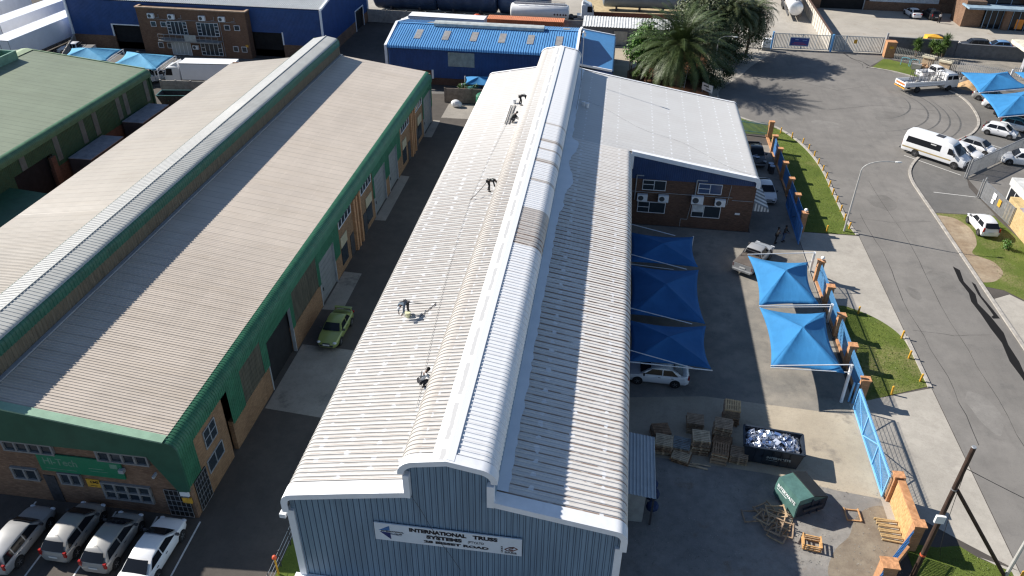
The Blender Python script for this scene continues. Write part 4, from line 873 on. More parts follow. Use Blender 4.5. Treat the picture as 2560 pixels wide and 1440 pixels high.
mb = MB(); rib_wall(mb, 'y', 101.93, -22.0, -18.4, 2.7, 4.6, .2, .02, -1); rawbuild(mb, 'translucent_panel', mat('grey_green_panel',(.30,.35,.34),.5), sb, True)
for i in range(6):
    x = -26.6 + i*3.85
    mb = MB(); mb.add([(x-.45,103.6,5.36+.187*1.7+.075),(x+.45,103.6,5.36+.187*1.7+.075),(x+.45,106.2,5.36+.187*4.3+.075),(x-.45,106.2,5.36+.187*4.3+.075)], [(0,1,2,3)]); o = rawbuild(mb, 'roof_light', mat('roof_light_grey',(.26,.255,.25),.5), sb, True)
    mb = MB(); mb.add([(x+.1,109.6,6.5-.19*1.6+.075),(x+1.0,109.6,6.5-.19*1.6+.075),(x+1.0,112.0,6.5-.19*4.0+.075),(x+.1,112.0,6.5-.19*4.0+.075)], [(0,1,2,3)]); o = rawbuild(mb, 'roof_light', mat('roof_light_grey',(.26,.255,.25),.5), sb, True)
mb = MB(); mb.plate([(107.3,6.45),(107.3,6.85),(107.6,7.0),(108.4,7.0),(108.7,6.85),(108.7,6.45)], 'x', -25.0, -9.7); mb.build('ridge_vent', mat('vent_grey',(.40,.43,.42),.5), sb, True)
le = thing('lean_to', 'blue roofed lean-to on the end of the blue workshop', 'lean-to', (-2.3, 109, 0))
mb = MB(); rib_roof(mb, [(-4.78,4.05),(-.1,3.38)]+arc(-.1,3.1,.28,math.radians(75),0,4)+[(.18,2.9)], 'y', 101.6, 118, .4, .03); rawbuild(mb, 'roof', mat('lean_to_blue',(.055,.19,.40),.45,var=.06), le, True, 30)
mb = MB(); mb.box(.02,.12,101.8,117.9,0,3.0); mb.box(-4.7,.02,101.8,101.9,0,3.3); mb.box(-4.7,.02,117.8,117.9,0,3.3); mb.build('wall', M['bluesheet'], le, True)
mb = MB(); mb.beam((-4.78,101.5,4.1),(0,101.5,3.42),.2,.25); mb.beam((-4.78,118.1,4.1),(0,118.1,3.42),.2,.25); islands(mb, 'white_trim', M['whitetrim'], le, True)
# ------------------------------------------------------------------ grey shed with white roof
sh = thing('shed', 'low grey shed with white corrugated roof and roller doors behind the lean-to', 'shed', (4, 126.5, 0))
part_roof(sh, 'roof', [(124.6,2.85),(128.6,3.45)], 'x', -5.2, 13.5, mat('white_sheet_roof',(.62,.63,.62),.5,var=.12,dirt=(.3,.3,.3)), .45, .06)
mb = MB(); mb.box(-5.1,13.4,125,128.4,0,2.85); mb.build('wall', mat('grey_render',(.13,.135,.145),.8), sh, True)
for x0, x1 in ((-.2,1.9),(3.6,5.8),(7.3,9.4)):
    mb = MB()
    for i in range(10): mb.box(x0,x1,124.9-.015*(i%2),124.99,.05+i*.22,.05+(i+1)*.22)
    mb.build('roller_door', mat('cream_roller',(.36,.35,.31),.6), sh, True)
mb = MB(); mb.tube((0,0,0),(0,0,.5),.16,.16,10); mb.ball((0,0,.62),.27,12,8); vt = thing('roof_ventilator', 'round white whirly vent on the white shed roof', 'ventilator', (4.0,126.6,3.1)); mb.build('turbine', M['white'], vt)
# ------------------------------------------------------------------ walls, bund and tanks at the back
def slab_wall(name, label, p, q, h, t, m, cap=None, bays=0, capm=None, postm=None, cat='wall'):
    d = Vector((q[0]-p[0], q[1]-p[1], 0)); L = d.length; ang = math.atan2(d.y, d.x)
    r = thing(name, label, cat, (p[0], p[1], 0), ang)
    mb = MB(); mb.box(0, L, -t/2, t/2, 0, h)
    if bays:
        n = int(L/bays); 
        for k in range(5): mb.box(0, L, -t/2-.012, t/2+.012, h*k/5+.02, h*(k+1)/5-.02)
    mb.build('panels', m, r)
    if bays:
        for i in range(n+1): 
            mb = MB(); mb.box(i*L/n-.07, i*L/n+.07, -t/2-.07, t/2+.07, 0, h+.08); mb.build('post', postm or m, r)
    if cap:
        mb = MB(); mb.box(-.05, L+.05, -t/2-.09, t/2+.09, h, h+cap); mb.build('coping', capm or m, r)
    return r
slab_wall('precast_wall', 'grey precast concrete wall behind the white box truck', (-42,131.5), (-5,130.6), 2.1, .1, M['precast'], bays=3.2)
slab_wall('precast_wall', 'precast concrete wall behind the skip and shade sails, barbed wire above', (-58.5,92.6), (-46.5,93.6), 1.8, .1, M['precast'], bays=1.9)
slab_wall('precast_wall', 'weathered precast wall closing the far end of the alley', (-21.2,95.6), (-14.2,96.1), 1.9, .1, mat('weathered_precast',(.20,.165,.135),.9,var=.3), bays=1.75)
slab_wall('precast_wall', 'pale precast wall with dark coping running up beside the silver tanker', (33.5,128.3), (34.5,172), 2.5, .14, mat('cream_precast',(.50,.46,.40),.9,var=.12), cap=.1, capm=mat('dark_coping',(.10,.06,.045),.9), bays=1.9, postm=mat('cream_post',(.40,.37,.32),.9))
slab_wall('precast_wall', 'short precast wall beside the white trailers at the far left', (-81.5,109.6), (-77,99.5), 1.9, .1, M['precast'], bays=1.8)
slab_wall('brick_wall', 'low dark brown brick wall around the sandy tank bund', (-6,139.7), (12.5,140.4), 1.35, .25, brick('maroon_brick',(.17,.06,.04),(.22,.085,.055),(.14,.08,.06)), cap=.06, capm=mat('sand_coping',(.40,.30,.18),.9))
sheet('bund_sand', [(-6,140),(12.5,140.6),(13,152),(-6,152)], .5, mat('bund_sand',(.42,.33,.19),.95,var=.2))
slab_wall('garden_wall', 'long grey rendered wall behind the palisade fence, stepped down on the right', (52.3,128.2), (80,126.6), 2.0, .2, mat('grey_plaster',(.12,.125,.135),.85), cap=.06)
slab_wall('garden_wall', 'grey rendered wall between the brick pillar and the leafy shrubs', (42.2,128.9), (52.3,128.3), 2.35, .2, mat('grey_plaster2',(.12,.125,.135),.85), cap=.06)
def hor_tank(name, label, c, L, r, m, cat='tank', group=None, saddles=2, sm=None, axis=0):
    t = thing(name, label, cat, (c[0], c[1], 0), axis, group)
    prof = [(.02,-L/2-.35*r)] + [(r*math.sin(a), -L/2-.35*r*math.cos(a)) for a in (.4,.8,1.2,1.57)] + [(r*math.sin(a), L/2+.35*r*math.cos(a)) for a in (1.57,1.2,.8,.4)] + [(.02,L/2+.35*r)]
    mb = MB(); mb.lathe(prof, 24, (0,0,c[2]), 'x')
    mb.build('shell', m, t, smooth=40)
    for i in range(saddles):
        x = -L/2+L*(i+.5)/saddles; mb = MB(); mb.box(x-.18,x+.18,-r*.7,r*.7,.05,c[2]-r*.62); mb.build('saddle', sm or M['darkmetal'], t)
    mb = MB(); mb.tube((L*.2,0,c[2]+r*.9),(L*.2,0,c[2]+r+.25),.3,n=10); mb.build('manhole', m, t); return t
DB = mat('dark_blue_tank', (.022,.05,.115), .45, var=.2, scale=.5, dirt=(.10,.14,.2), dirt_amt=.4)
hor_tank('storage_tank', 'leftmost of three big dark blue horizontal tanks at the back', (-37.2,140,3.0), 10.4, 2.7, DB, group='dark blue tanks at the back')
hor_tank('storage_tank', 'middle of three big dark blue horizontal tanks at the back', (-26.2,140,3.0), 9.6, 2.7, DB, group='dark blue tanks at the back')
hor_tank('storage_tank', 'rightmost of three big dark blue horizontal tanks at the back', (-16.2,140,3.0), 7.6, 2.7, DB, group='dark blue tanks at the back')
hor_tank('storage_tank', 'long blue grey horizontal tank on saddles over the sandy bund', (6.0,145.2,2.6), 16.5, 1.55, mat('grey_blue_tank',(.155,.19,.225),.4,var=.12,scale=.6), saddles=4, sm=M['darkmetal'])
# ------------------------------------------------------------------ right-hand back buildings
rb = thing('factory_building', 'brown brick factory with a dark loading opening and white panel at the top right', 'factory building', (48, 155.8, 0))
mb = MB(); mb.box(45.2,61,155.8,156.2,0,1.6); mb.box(35.3,37.2,155.2,156,0,9); mb.box(35.3,61,156.2,175,0,8); islands(mb, 'brick_wall', M['brick'], rb, True)
mb = MB(); mb.box(37.2,45.1,155.9,156.1,0,6); islands(mb, 'open_doorway', M['black'], rb, True)
mb = MB(); rib_wall(mb, 'y', 155.75, 45.9, 58.0, 1.6, 6.5, .4, .03, -1); rawbuild(mb, 'white_panel', mat('pale_cladding',(.50,.55,.58),.5), rb, True)
mb = MB(); mb.tube((45.0,155.6,0),(45.0,155.6,6),.1); mb.build('downpipe', M['greypaint'], rb, True)
mb = MB(); mb.box(35.2,61,153.5,176,8,8.2); mb.build('roof', M['steel'], rb, True)
en = thing('office_building', 'brick office entrance with glass front and grey blue flat canopy at the top right corner', 'office building', (64.5, 146.5, 0))
mb = MB(); mb.box(59.3,62.5,146.8,152,0,4.3); mb.box(65.6,66.6,145.6,147,0,3.4); mb.box(69.3,76,145.5,152,0,6); mb.box(60.5,69.5,149,153,0,6); islands(mb, 'brick_wall', M['brick'], en, True)
mb = MB(); mb.box(62.6,65.5,146.3,146.4,.1,3.3); mb.box(66.7,69.2,145.7,145.8,.1,3.3); mb.box(62,69.3,148,148.1,3.6,6.5); islands(mb, 'glazing', M['glass'], en, True)
mb = MB()
for x in (62.6,63.5,64.5,65.45): mb.box(x-.05,x+.05,146.2,146.35,0,3.4)
for x in (66.75,67.9,69.1): mb.box(x-.05,x+.05,145.6,145.75,0,3.4)
for x in (62.2,64.4,66.8): mb.box(x-.06,x+.06,147.9,148.02,3.6,6.5)
mb.box(62,69.3,147.9,148.02,4.9,5.0); mb.build('window_frame', mat('blue_grey_frame',(.16,.24,.33),.5), en, True)
mb = MB(); mb.box(59.0,69.2,144.6,148,3.42,3.72); mb.build('canopy', mat('blue_grey_canopy',(.26,.36,.44),.5), en, True)
mb = MB(); mb.box(67.6,68.8,145.62,145.69,.3,1.9); mb.build('orange_poster', mat('orange_poster',(.75,.25,.03),.6), en, True)
gu = thing('guard_house', 'yellow brick guard house with grey corrugated roof at the right edge', 'guard house', (42, 68, 0))
YB = brick('yellow_brick',(.50,.36,.17),(.56,.42,.22),(.42,.33,.2))
mb = MB(); mb.box(39.3,46,64.0,73.4,0,2.3); mb.box(39.4,39.6,62,64,0,.6); mb.build('brick_wall', YB, gu, True)
part_roof(gu, 'roof', [(39.1,2.36),(46.2,2.75)], 'y', 63.8, 70.9, mat('grey_sheet_roof',(.42,.43,.44),.5,dirt=(.30,.10,.05),dirt_amt=.9,dscale=.5), .3, .05)
mb = MB(); mb.box(40.2,46.2,71.0,76.2,2.35,3.1); mb.build('parapet', mat('white_render',(.52,.52,.5),.8), gu, True)
mb = MB(); mb.box(40.3,46,71.4,76,0,2.35); mb.build('wall', mat('white_render',(.52,.52,.5),.8), gu, True)
mb = MB(); mb.box(40.22,40.29,72,75.6,.7,2.2); mb.build('window', M['glass'], gu, True)
mb = MB()
for y in (72,73.2,74.4,75.6): mb.box(40.16,40.24,y-.04,y+.04,.7,2.2)
mb.build('window_frame', M['white'], gu, True)
mb = MB()
for i in range(14): mb.box(39.35,39.41,62.0+i*.14,62.04+i*.14,.6,1.9)
mb.box(39.33,39.43,62,64,1.85,1.92); mb.build('window_bars', M['white'], gu, True)
# corrugated lean-to shelter in the yard beside the hall
ls = thing('shelter', 'grey corrugated lean-to shelter against the right wall of the white hall', 'shelter', (3.5, 32.8, 0))
mb = MB(); rib_roof(mb, [(2.42,2.55),(4.45,2.28)], 'y', 30.4, 35.2, .24, .035); m_ = mat('blue_grey_sheet',(.42,.45,.46),.5,var=.08)
mb2 = MB(); n0 = ribs(2.42, 4.45, .2)
vs = []
for x, k in n0:
    for y in (30.35, 35.25): vs.append((x, y, 2.58-(x-2.42)*.13+k*.03))
mb2.add(vs, [(2*i, 2*i+1, 2*i+3, 2*i+2) for i in range(len(n0)-1)]); rawbuild(mb2, 'roof', m_, ls, True)
mb = MB(); mb.box(2.45,3.9,30.6,30.75,0,2.3); mb.build('side_panel', mat('pale_board',(.30,.31,.30),.8), ls, True)
for y in (30.5,35.1):
    mb = MB(); mb.box(4.28,4.38,y-.05,y+.05,0,2.25); mb.build('post', M['darkmetal'], ls, True)
tp = thing('tarpaulin', 'crumpled blue tarpaulin bundle under the edge of the grey shelter', 'tarpaulin', (4.55, 32.2, 0))
mb = MB(); random.seed(3)
for i in range(7): mb.ball((random.uniform(-.25,.02), random.uniform(-1.1,1.1), random.uniform(.3,.9)), random.uniform(.25,.38), 8, 5, 1, 1.3, random.uniform(.5,1))
mb.build('bundle', mat('blue_tarp',(.014,.03,.085),.7), tp)
arch = thing('gate_canopy', 'cream concrete gateway canopy on a grey column at the right edge', 'gateway', (58.5, 120, 0))
mb = MB(); mb.box(58.6,59.4,119.4,120.2,0,3.4); mb.build('column', mat('grey_column',(.33,.33,.35),.8), arch, True)
mb = MB(); mb.box(58.3,66,118.9,125,3.4,3.9); mb.build('roof_slab', mat('cream_slab',(.62,.57,.45),.8), arch, True)
# ------------------------------------------------------------------ vehicles
def loft(mb, rings, cap=True):
    n0 = len(mb.v); m = len(rings[0])
    for r in rings: mb.v += [tuple(p) for p in r]
    for i in range(len(rings)-1):
        for j in range(m):
            k = (j+1) % m; mb.f.append((n0+i*m+j, n0+i*m+k, n0+(i+1)*m+k, n0+(i+1)*m+j)); mb.mi.append(mb.cur)
    if cap:
        mb.f.append(tuple(n0+j for j in range(m))[::-1]); mb.f.append(tuple(n0+(len(rings)-1)*m+j for j in range(m))); mb.mi += [mb.cur]*2
    return mb
def wheels(root, xs, hw, r, wd=.2, rim=None):
    for x in xs:
        for s in (-1, 1):
            y = s*(hw-wd/2+.02)
            a = MB(); a.lathe([(r*.62,-wd/2),(r*.94,-wd/2),(r,-wd/2+.03),(r,wd/2-.03),(r*.94,wd/2),(r*.62,wd/2)], 20, (x,y,r), 'y')
            w_ = a.build('wheel', M['rubber'], root, smooth=35)
            b = MB(); b.lathe([(r*.63,wd*.36*s-.01),(r*.63,wd*.36*s+.01)], 16, (x,y,r), 'y')
            for k in range(5): 
                t = 2*PI*k/5; b.beam((x,y+s*wd*.40,r),(x+math.cos(t)*r*.58,y+s*wd*.40,r+math.sin(t)*r*.58),.06,.02)
            b.lathe([(r*.64,wd*.42*s-.008),(r*.66,wd*.42*s+.008),(r*.56,wd*.42*s+.008)], 16, (x,y,r), 'y')
            b.build('rim', rim or M['rim'], w_)
STY = {
 # L, W, H, belt, hood z, [x of: windscreen base, roof front, roof rear, rear glass base], boot z, wheel xs, r
 'hatch': dict(L=3.8, W=1.69, H=1.48, belt=.93, hood=.88, ws=1.10, rf=.28, rr=-1.30, rb=-1.80, boot=.98, wx=(1.22,-1.22), r=.30),
 'sedan': dict(L=4.5, W=1.76, H=1.46, belt=.93, hood=.87, ws=1.15, rf=.30, rr=-.98, rb=-1.78, boot=1.02, wx=(1.33,-1.28), r=.315),
 'wagon': dict(L=4.35, W=1.71, H=1.46, belt=.90, hood=.86, ws=.95, rf=.28, rr=-1.85, rb=-2.10, boot=.95, wx=(1.28,-1.28), r=.31),
 'boxy': dict(L=4.25, W=1.67, H=1.39, belt=.88, hood=.83, ws=.85, rf=.25, rr=-.95, rb=-1.50, boot=.90, wx=(1.22,-1.23), r=.30),
 'suv': dict(L=4.3, W=1.8, H=1.65, belt=1.02, hood=1.0, ws=1.0, rf=.35, rr=-1.70, rb=-2.0, boot=1.05, wx=(1.3,-1.3), r=.34),
}
def car(style, label, loc, heading, paint, group='parked cars', roofm=None, spoiler=False, dark_trim=True, cat='car', antenna=False, plate=True):
    S = STY[style]; L, W, H, b = S['L'], S['W'], S['H'], S['belt']; hw = W/2
    t = thing('parked_car', label, cat, (loc[0], loc[1], loc[2] if len(loc) > 2 else .02), math.radians(heading), group)
    f, r_ = L/2, -L/2
    def ring(x, zt, w, zb=.22, tuck=.92, crown=.035, sill=.40):
        return [(x,-w*tuck*.94,zb),(x,-w*tuck,zb+.05),(x,-w*.99,sill),(x,-w,(sill+zt)/2+.02),(x,-w*.975,zt-.10),(x,-w*.90,zt-.015),(x,-w*.5,zt+crown*.7),(x,0,zt+crown),(x,w*.5,zt+crown*.7),(x,w*.90,zt-.015),(x,w*.975,zt-.10),(x,w,(sill+zt)/2+.02),(x,w*.99,sill),(x,w*tuck,zb+.05),(x,w*tuck*.94,zb)]
    ws, rb, boot, hood = S['ws'], S['rb'], S['boot'], S['hood']
    rings = [ring(f,.54,hw*.50,.30,.95,.0,.40), ring(f-.07,.64,hw*.74,.25,.95,.015), ring(f-.20,hood-.15,hw*.87,.22), ring(f-.42,hood-.07,hw*.95,.21), ring(f-.70,hood-.02,hw*.985,.20), ring((f-.70+ws)/2,hood+.01,hw,.20), ring(ws+.05,b-.005,hw,.20), ring((ws+rb)/2,b,hw*1.005,.20), ring(rb+.25,b+.01,hw,.20)]
    if style in ('sedan','boxy'): rings += [ring(rb-.05,boot,hw*.985,.22), ring((rb+r_)/2,boot+.0,hw*.96,.22), ring(r_+.16,boot-.03,hw*.90,.24), ring(r_+.05,boot-.16,hw*.80,.26,.95,.01), ring(r_,.60,hw*.62,.30,.95,0,.42)]
    else: rings += [ring(rb,boot,hw*.965,.22), ring(r_+.16,boot-.05,hw*.91,.24), ring(r_+.05,boot-.2,hw*.83,.26,.95,.01), ring(r_,.58,hw*.66,.30,.95,0,.42)]
    mb = MB(); loft(mb, rings); body = mb.build('body', paint, t, smooth=38)
    # cabin shell
    cb, cr_ = hw*.90, hw*.70; zr = H-.035
    def cring(x, z, fz):
        wr = cb+(cr_-cb)*fz; k = max(fz, .0)
        return [(x,-cb,b-.06),(x,-(cb+wr)/2,b+(z-b)*.5),(x,-wr,z-.035*k),(x,-wr*.86,z),(x,0,z+.03*k),(x,wr*.86,z),(x,wr,z-.035*k),(x,(cb+wr)/2,b+(z-b)*.5),(x,cb,b-.06)]
    rf, rr = S['rf'], S['rr']
    cr = [cring(ws,b-.02,0), cring(ws+(rf-ws)*.5,b+(zr-b)*.54,.54), cring(rf+.06,zr-.05,.93), cring(rf-.2,zr-.005,1), cring((rf*.6+rr*.4),zr+.03,1), cring((rf*.3+rr*.7),zr+.02,1), cring(rr+.14,zr-.03,.97), cring(rr,zr-.085,.88), cring((rr+rb)/2,b+(zr-b)*.52,.52), cring(rb,b-.02,0)]
    mb = MB(); loft(mb, cr); mb.build('roof', roofm or paint, t, smooth=40)
    # glass
    ez = .02
    def side_y(z): return cb+(cr_-cb)*max(0,(z-b))/(zr-b) + .012
    def ws_x(z): return ws+(rf-ws)*(z-b)/(zr-b)
    def rb_x(z): return rb+(rr-rb)*(z-b)/(zr-b)
    z0, z1 = b+.02, zr-.10
    for zx, nm, fx, sgn in ((0,'windscreen',ws_x,1),(1,'rear_window',rb_x,-1)):
        zA, zB = (b+.03, zr-.055) if nm == 'windscreen' else (b+.05, zr-.075)
        mb = MB(); n = 5; vs = []
        for i in range(n+1):
            z = zA+(zB-zA)*i/n
            for u in (-1,-.5,0,.5,1):
                y = u*(side_y(z)-.085); vs.append((fx(z)+sgn*(.075+.03*(1-u*u)), y, z+.045))
        fs = [(i*5+j, i*5+j+1, (i+1)*5+j+1, (i+1)*5+j) for i in range(n) for j in range(4)]
        mb.add(vs, fs); mb.build(nm, M['glass'], t, smooth=60)
    splits = [(ws_x, .16, rf-.62), (None, rf-.70, rr+.10)] if style in ('sedan','boxy','hatch') else [(ws_x,.16,rf-.62),(None,rf-.70,rr+.62),(None,rr+.54,None)]
    for s in (-1, 1):
        for fr, a, e in splits:
            xb0, xt0 = (ws_x(z0)-.22, ws_x(z1)-.10) if fr else (a, a)
            if e is None: xb1, xt1 = rb_x(z0)+.10, rb_x(z1)+.12
            elif style in ('sedan','boxy','hatch') and not fr: xb1, xt1 = rb_x(z0)+.30, rb_x(z1)+.16
            else: xb1, xt1 = e, e
            mb = MB(); mb.add([(xb0,s*side_y(z0),z0),(xb1,s*side_y(z0),z0),(xt1,s*(side_y(z1)+.004),z1),(xt0,s*(side_y(z1)+.004),z1)], [(0,1,2,3)])
            mb.build('side_window', M['glass'], t)
        mb = MB(); mb.cbox((ws-.22,s*(hw+.07),b+.07),(.12,.18,.13)); mb.beam((ws-.2,s*(hw-.08),b+.02),(ws-.2,s*(hw+.05),b+.06),.04,.04); mb.build('wing_mirror', paint if not dark_trim else M['darkmetal'], t)
        mb = MB(); mb.cbox((rf-.45,s*(hw+.012),b-.12),(.16,.02,.035))
        if style != 'x': mb.cbox((rf-1.35,s*(hw+.012),b-.12),(.16,.02,.035))
        mb.build('door_handle', M['darkmetal'] if dark_trim else M['steel'], t)
        hl = MB(); hl.ball((f-.16, s*hw*.72, hood-.20), .11, 8, 6, 1.1, 1.5, .75); hl.build('headlight', M['lens'], t)
        tl = MB(); 
        if style in ('hatch','suv','wagon'): tl.cbox((r_+.09,s*hw*.84,boot-.12),(.14,.14,.36))
        else: tl.cbox((r_+.075,s*hw*.74,boot-.18),(.10,.34,.16))
        tl.build('tail_light', M['redlamp'], t)
        for x in S['wx']: mb = MB(); mb.lathe([(.001,-.01),(S['r']*1.16,-.01),(S['r']*1.16,.01)], 20, (x, s*(hw-.0), S['r']+.03), 'y'); mb.build('wheel_arch', M['black'], t)
    mb = MB(); mb.cbox((f-.005,0,.44),(.06,W*.62,.14)); mb.cbox((f-.03,0,.60),(.05,W*.34,.08)); mb.build('grille', M['darkmetal'], t)
    if plate:
        for x in (f+.03, r_-.005):
            mb = MB(); mb.cbox((x,0,.52 if x>0 else .62),(.02,.5,.11)); mb.build('number_plate', M['plate'], t)
    if spoiler:
        mb = MB(); mb.cbox((r_+.2,0,boot+.24),(.26,W*.82,.045)); mb.cbox((r_+.2,-W*.36,boot+.11),(.16,.05,.24)); mb.cbox((r_+.2,W*.36,boot+.11),(.16,.05,.24)); mb.build('spoiler', paint, t)
    if antenna: mb = MB(); mb.tube((rr+.2,0,H-.02),(rr+.02,0,H+.18),.012,n=4); mb.build('aerial', M['darkmetal'], t)
    wheels(t, S['wx'], hw, S['r'])
    return t
P = {k: glossy('car_paint_'+k, c, .28, mtl*.4, .5) for k, c, mtl in (('white',(.78,.78,.78),0),('silver',(.37,.375,.38),.45),('champagne',(.34,.335,.32),.45),('green',(.25,.29,.085),.25),('blue',(.16,.30,.50),.3),('skyblue',(.30,.47,.62),.1),('charcoal',(.045,.047,.05),.4),('dark',(.02,.02,.023),.2),('red',(.22,.012,.015),.1),('teal',(.06,.22,.26),.2))}
car('boxy','olive green saloon with rear spoiler in the alley, nose toward the camera',(-19.2,45.35),-91,P['green'],'parked cars',spoiler=True)
car('wagon','silver station wagon at the left end of the bays below the brick front',(-30.15,24.15),89,P['silver'])
car('hatch','champagne hatchback beside the silver station wagon in the front bays',(-27.45,25.05),89,P['champagne'],antenna=True)
car('hatch','champagne hatchback beside the white saloon in the front bays',(-24.95,24.7),89,P['champagne'],antenna=True)
car('sedan','white saloon at the right end of the bays below the brick front',(-22.42,24.35),89,P['white'])
car('sedan','white saloon tucked under the nearest shaded sail beside the hall',(4.95,43.65),179,P['white'],dark_trim=True)
car('sedan','white car with black windscreen parked beside the office wing under the striped awning',(16.55,74.6),-86,P['white'])
car('hatch','white hatchback parked on the grass by the guard house',(36.3,70.55),93,P['white'])
car('hatch','white hatchback in the open bay beside the blue sails on the right',(47.1,95.7),-32,P['white'])
car('hatch','white hatchback with a blue tinted roof half under the right blue sail',(49.9,97.9),-32,P['white'],roofm=P['teal'])
car('sedan','white saloon squeezed behind the white minibus',(40.3,88.5),-42,P['white'])
car('hatch','silver roofed white hatchback behind the minibus near the palisade gate',(42.6,90.2),-42,P['white'],roofm=P['silver'])
car('sedan','silver saloon farthest back under the right blue sails',(50.5,108.2),-32,P['champagne'])
car('sedan','white saloon second from the back under the right blue sails',(50.7,105.1),-32,P['white'])
car('suv','dark grey hatchback under the front right blue sail',(50.9,101.9),-32,P['charcoal'])
car('hatch','dark red car with only its tail showing under the right blue sail',(50.8,99.8),-32,P['red'])
car('sedan','white saloon parked nose in before the brick factory',(52.9,152.6),97,P['white'])
car('suv','black car parked next to the white saloon before the brick factory',(55.9,151.9),97,P['dark'])
car('hatch','black car behind the grey wall by the leafy shrubs',(51.2,134.8),178,P['dark'])
car('suv','dark grey car behind the middle of the grey wall',(56.7,133.0),178,P['charcoal'])
car('hatch','light blue car behind the right end of the grey wall',(60.5,133.3),178,P['blue'])
car('suv','white car with bull bar cut by the right edge behind the palisade gate',(46.2,87.2),170,P['white'])
car('hatch','light teal car under the small blue sail behind the alley wall',(-17.3,97.8),5,P['teal'])
car('sedan','dark car under the nearer of the left car park blue sails',(-67.0,97.2),60,P['charcoal'])
# bakkies (pickups)
def pickup(label, loc, heading, paint, cover=None, load=None, L=5.1, W=1.82, group='pickup trucks'):
    t = thing('pickup_truck', label, 'pickup', (loc[0], loc[1], .02), math.radians(heading), group); f, r_, hw = L/2, -L/2, W/2
    def ring(x, zt, w, zb=.36, crown=.03): return [(x,-w*.9,zb),(x,-w*.99,zb+.14),(x,-w,(zb+zt)/2+.05),(x,-w*.97,zt-.09),(x,-w*.9,zt-.01),(x,0,zt+crown),(x,w*.9,zt-.01),(x,w*.97,zt-.09),(x,w,(zb+zt)/2+.05),(x,w*.99,zb+.14),(x,w*.9,zb)]
    rings = [ring(f,.75,hw*.76,.42,0), ring(f-.1,.92,hw*.88,.38,.01), ring(f-.4,1.03,hw*.97), ring(f-1.1,1.08,hw), ring(f-1.3,1.10,hw), ring(-.5,1.10,hw)]
    mb = MB(); loft(mb, rings); mb.build('body', paint, t, smooth=38)
    cb, crr, b, zr = hw*.90, hw*.72, 1.10, 1.74
    def cring(x, z, k):
        wr = cb+(crr-cb)*k; return [(x,-cb,b-.05),(x,-wr,z-.03*k),(x,-wr*.86,z),(x,0,z+.02*k),(x,wr*.86,z),(x,wr,z-.03*k),(x,cb,b-.05)]
    w0, rf, rr, rb = f-1.28, f-1.95, -.35, -.50
    mb = MB(); loft(mb, [cring(w0,b-.01,0), cring(rf+.06,zr-.05,.93), cring(rf-.15,zr,1), cring(rr,zr-.01,1), cring(rr-.06,zr-.06,.93), cring(rb,b-.01,0)]); mb.build('cab', paint, t, smooth=40)
    side = lambda z: cb+(crr-cb)*(z-b)/(zr-b)+.014
    mb = MB(); zA, zB = b+.04, zr-.08; wx_ = lambda z: w0+(rf-w0)*(z-b)/(zr-b)+.05
    mb.add([(wx_(zA),-side(zA)+.09,zA),(wx_(zA),side(zA)-.09,zA),(wx_(zB),side(zB)-.08,zB),(wx_(zB),-side(zB)+.08,zB)], [(0,1,2,3)]); mb.build('windscreen', M['glass'], t)
    mb = MB(); mb.add([(rb-.03+.12*.1,-side(zA)+.1,zA),(rb-.03+.012,side(zA)-.1,zA),(rr-.07,side(zB)-.1,zB),(rr-.07,-side(zB)+.1,zB)], [(0,1,2,3)]); mb.build('rear_window', M['glass'], t)
    for s in (-1,1):
        for x0b, x0t, x1 in ((w0-.2,rf-.08,(rf+rr)/2+.05),((rf+rr)/2-.04,(rf+rr)/2-.04,rr+.06)):
            mb = MB(); z1 = zr-.09; mb.add([(x0b,s*side(b+.03),b+.03),(x1,s*side(b+.03),b+.03),(x1,s*side(z1),z1),(x0t,s*side(z1),z1)], [(0,1,2,3)]); mb.build('side_window', M['glass'], t)
        mb = MB(); mb.cbox((w0-.15,s*(hw+.09),b+.10),(.12,.2,.18)); mb.build('wing_mirror', M['darkmetal'], t)
        hl = MB(); hl.cbox((f-.13,s*hw*.74,.86),(.12,.34,.16)); hl.build('headlight', M['lens'], t)
        tl = MB(); tl.cbox((r_+.03,s*hw*.92,.92),(.06,.12,.34)); tl.build('tail_light', M['redlamp'], t)
        for x in (f-.95, r_+1.05): mb = MB(); mb.lathe([(.001,-.012),(.44,-.012),(.44,.012)], 20, (x, s*hw, .42), 'y'); mb.build('wheel_arch', M['black'], t)
    mb = MB(); mb.box(r_,-.55,-hw,-hw+.07,.45,1.12); mb.box(r_,-.55,hw-.07,hw,.45,1.12); mb.box(r_,r_+.07,-hw+.07,hw-.07,.45,1.12); mb.box(-.62,-.55,-hw+.07,hw-.07,.45,1.12); mb.box(r_+.07,-.62,-hw+.07,hw-.07,.62,.68); mb.build('load_bed', paint, t)
    if cover: mb = MB(); mb.box(r_+.03,-.5,-hw+.03,hw-.03,1.125,1.16); mb.build('bed_cover', cover, t)
    mb = MB(); mb.box(r_-.13,r_+.0,-hw*.9,hw*.9,.45,.60); mb.box(f-.02,f+.08,-hw*.85,hw*.85,.45,.62); mb.build('bumper', M['steel'], t)
    mb = MB(); mb.cbox((r_-.01,0,.80),(.03,.5,.12)); mb.build('number_plate', M['plate'], t)
    mb = MB(); mb.path([(-.62,-hw+.12,1.14),(-.75,-hw+.2,1.62),(-.75,hw-.2,1.62),(-.62,hw-.12,1.14)],.035,6); mb.path([(-.75,-hw+.2,1.62),(-1.3,-hw+.12,1.14)],.03,6); mb.path([(-.75,hw-.2,1.62),(-1.3,hw-.12,1.14)],.03,6); mb.build('roll_bar', M['darkmetal'], t)
    wheels(t, (f-.95, r_+1.05), hw, .37, .25); return t
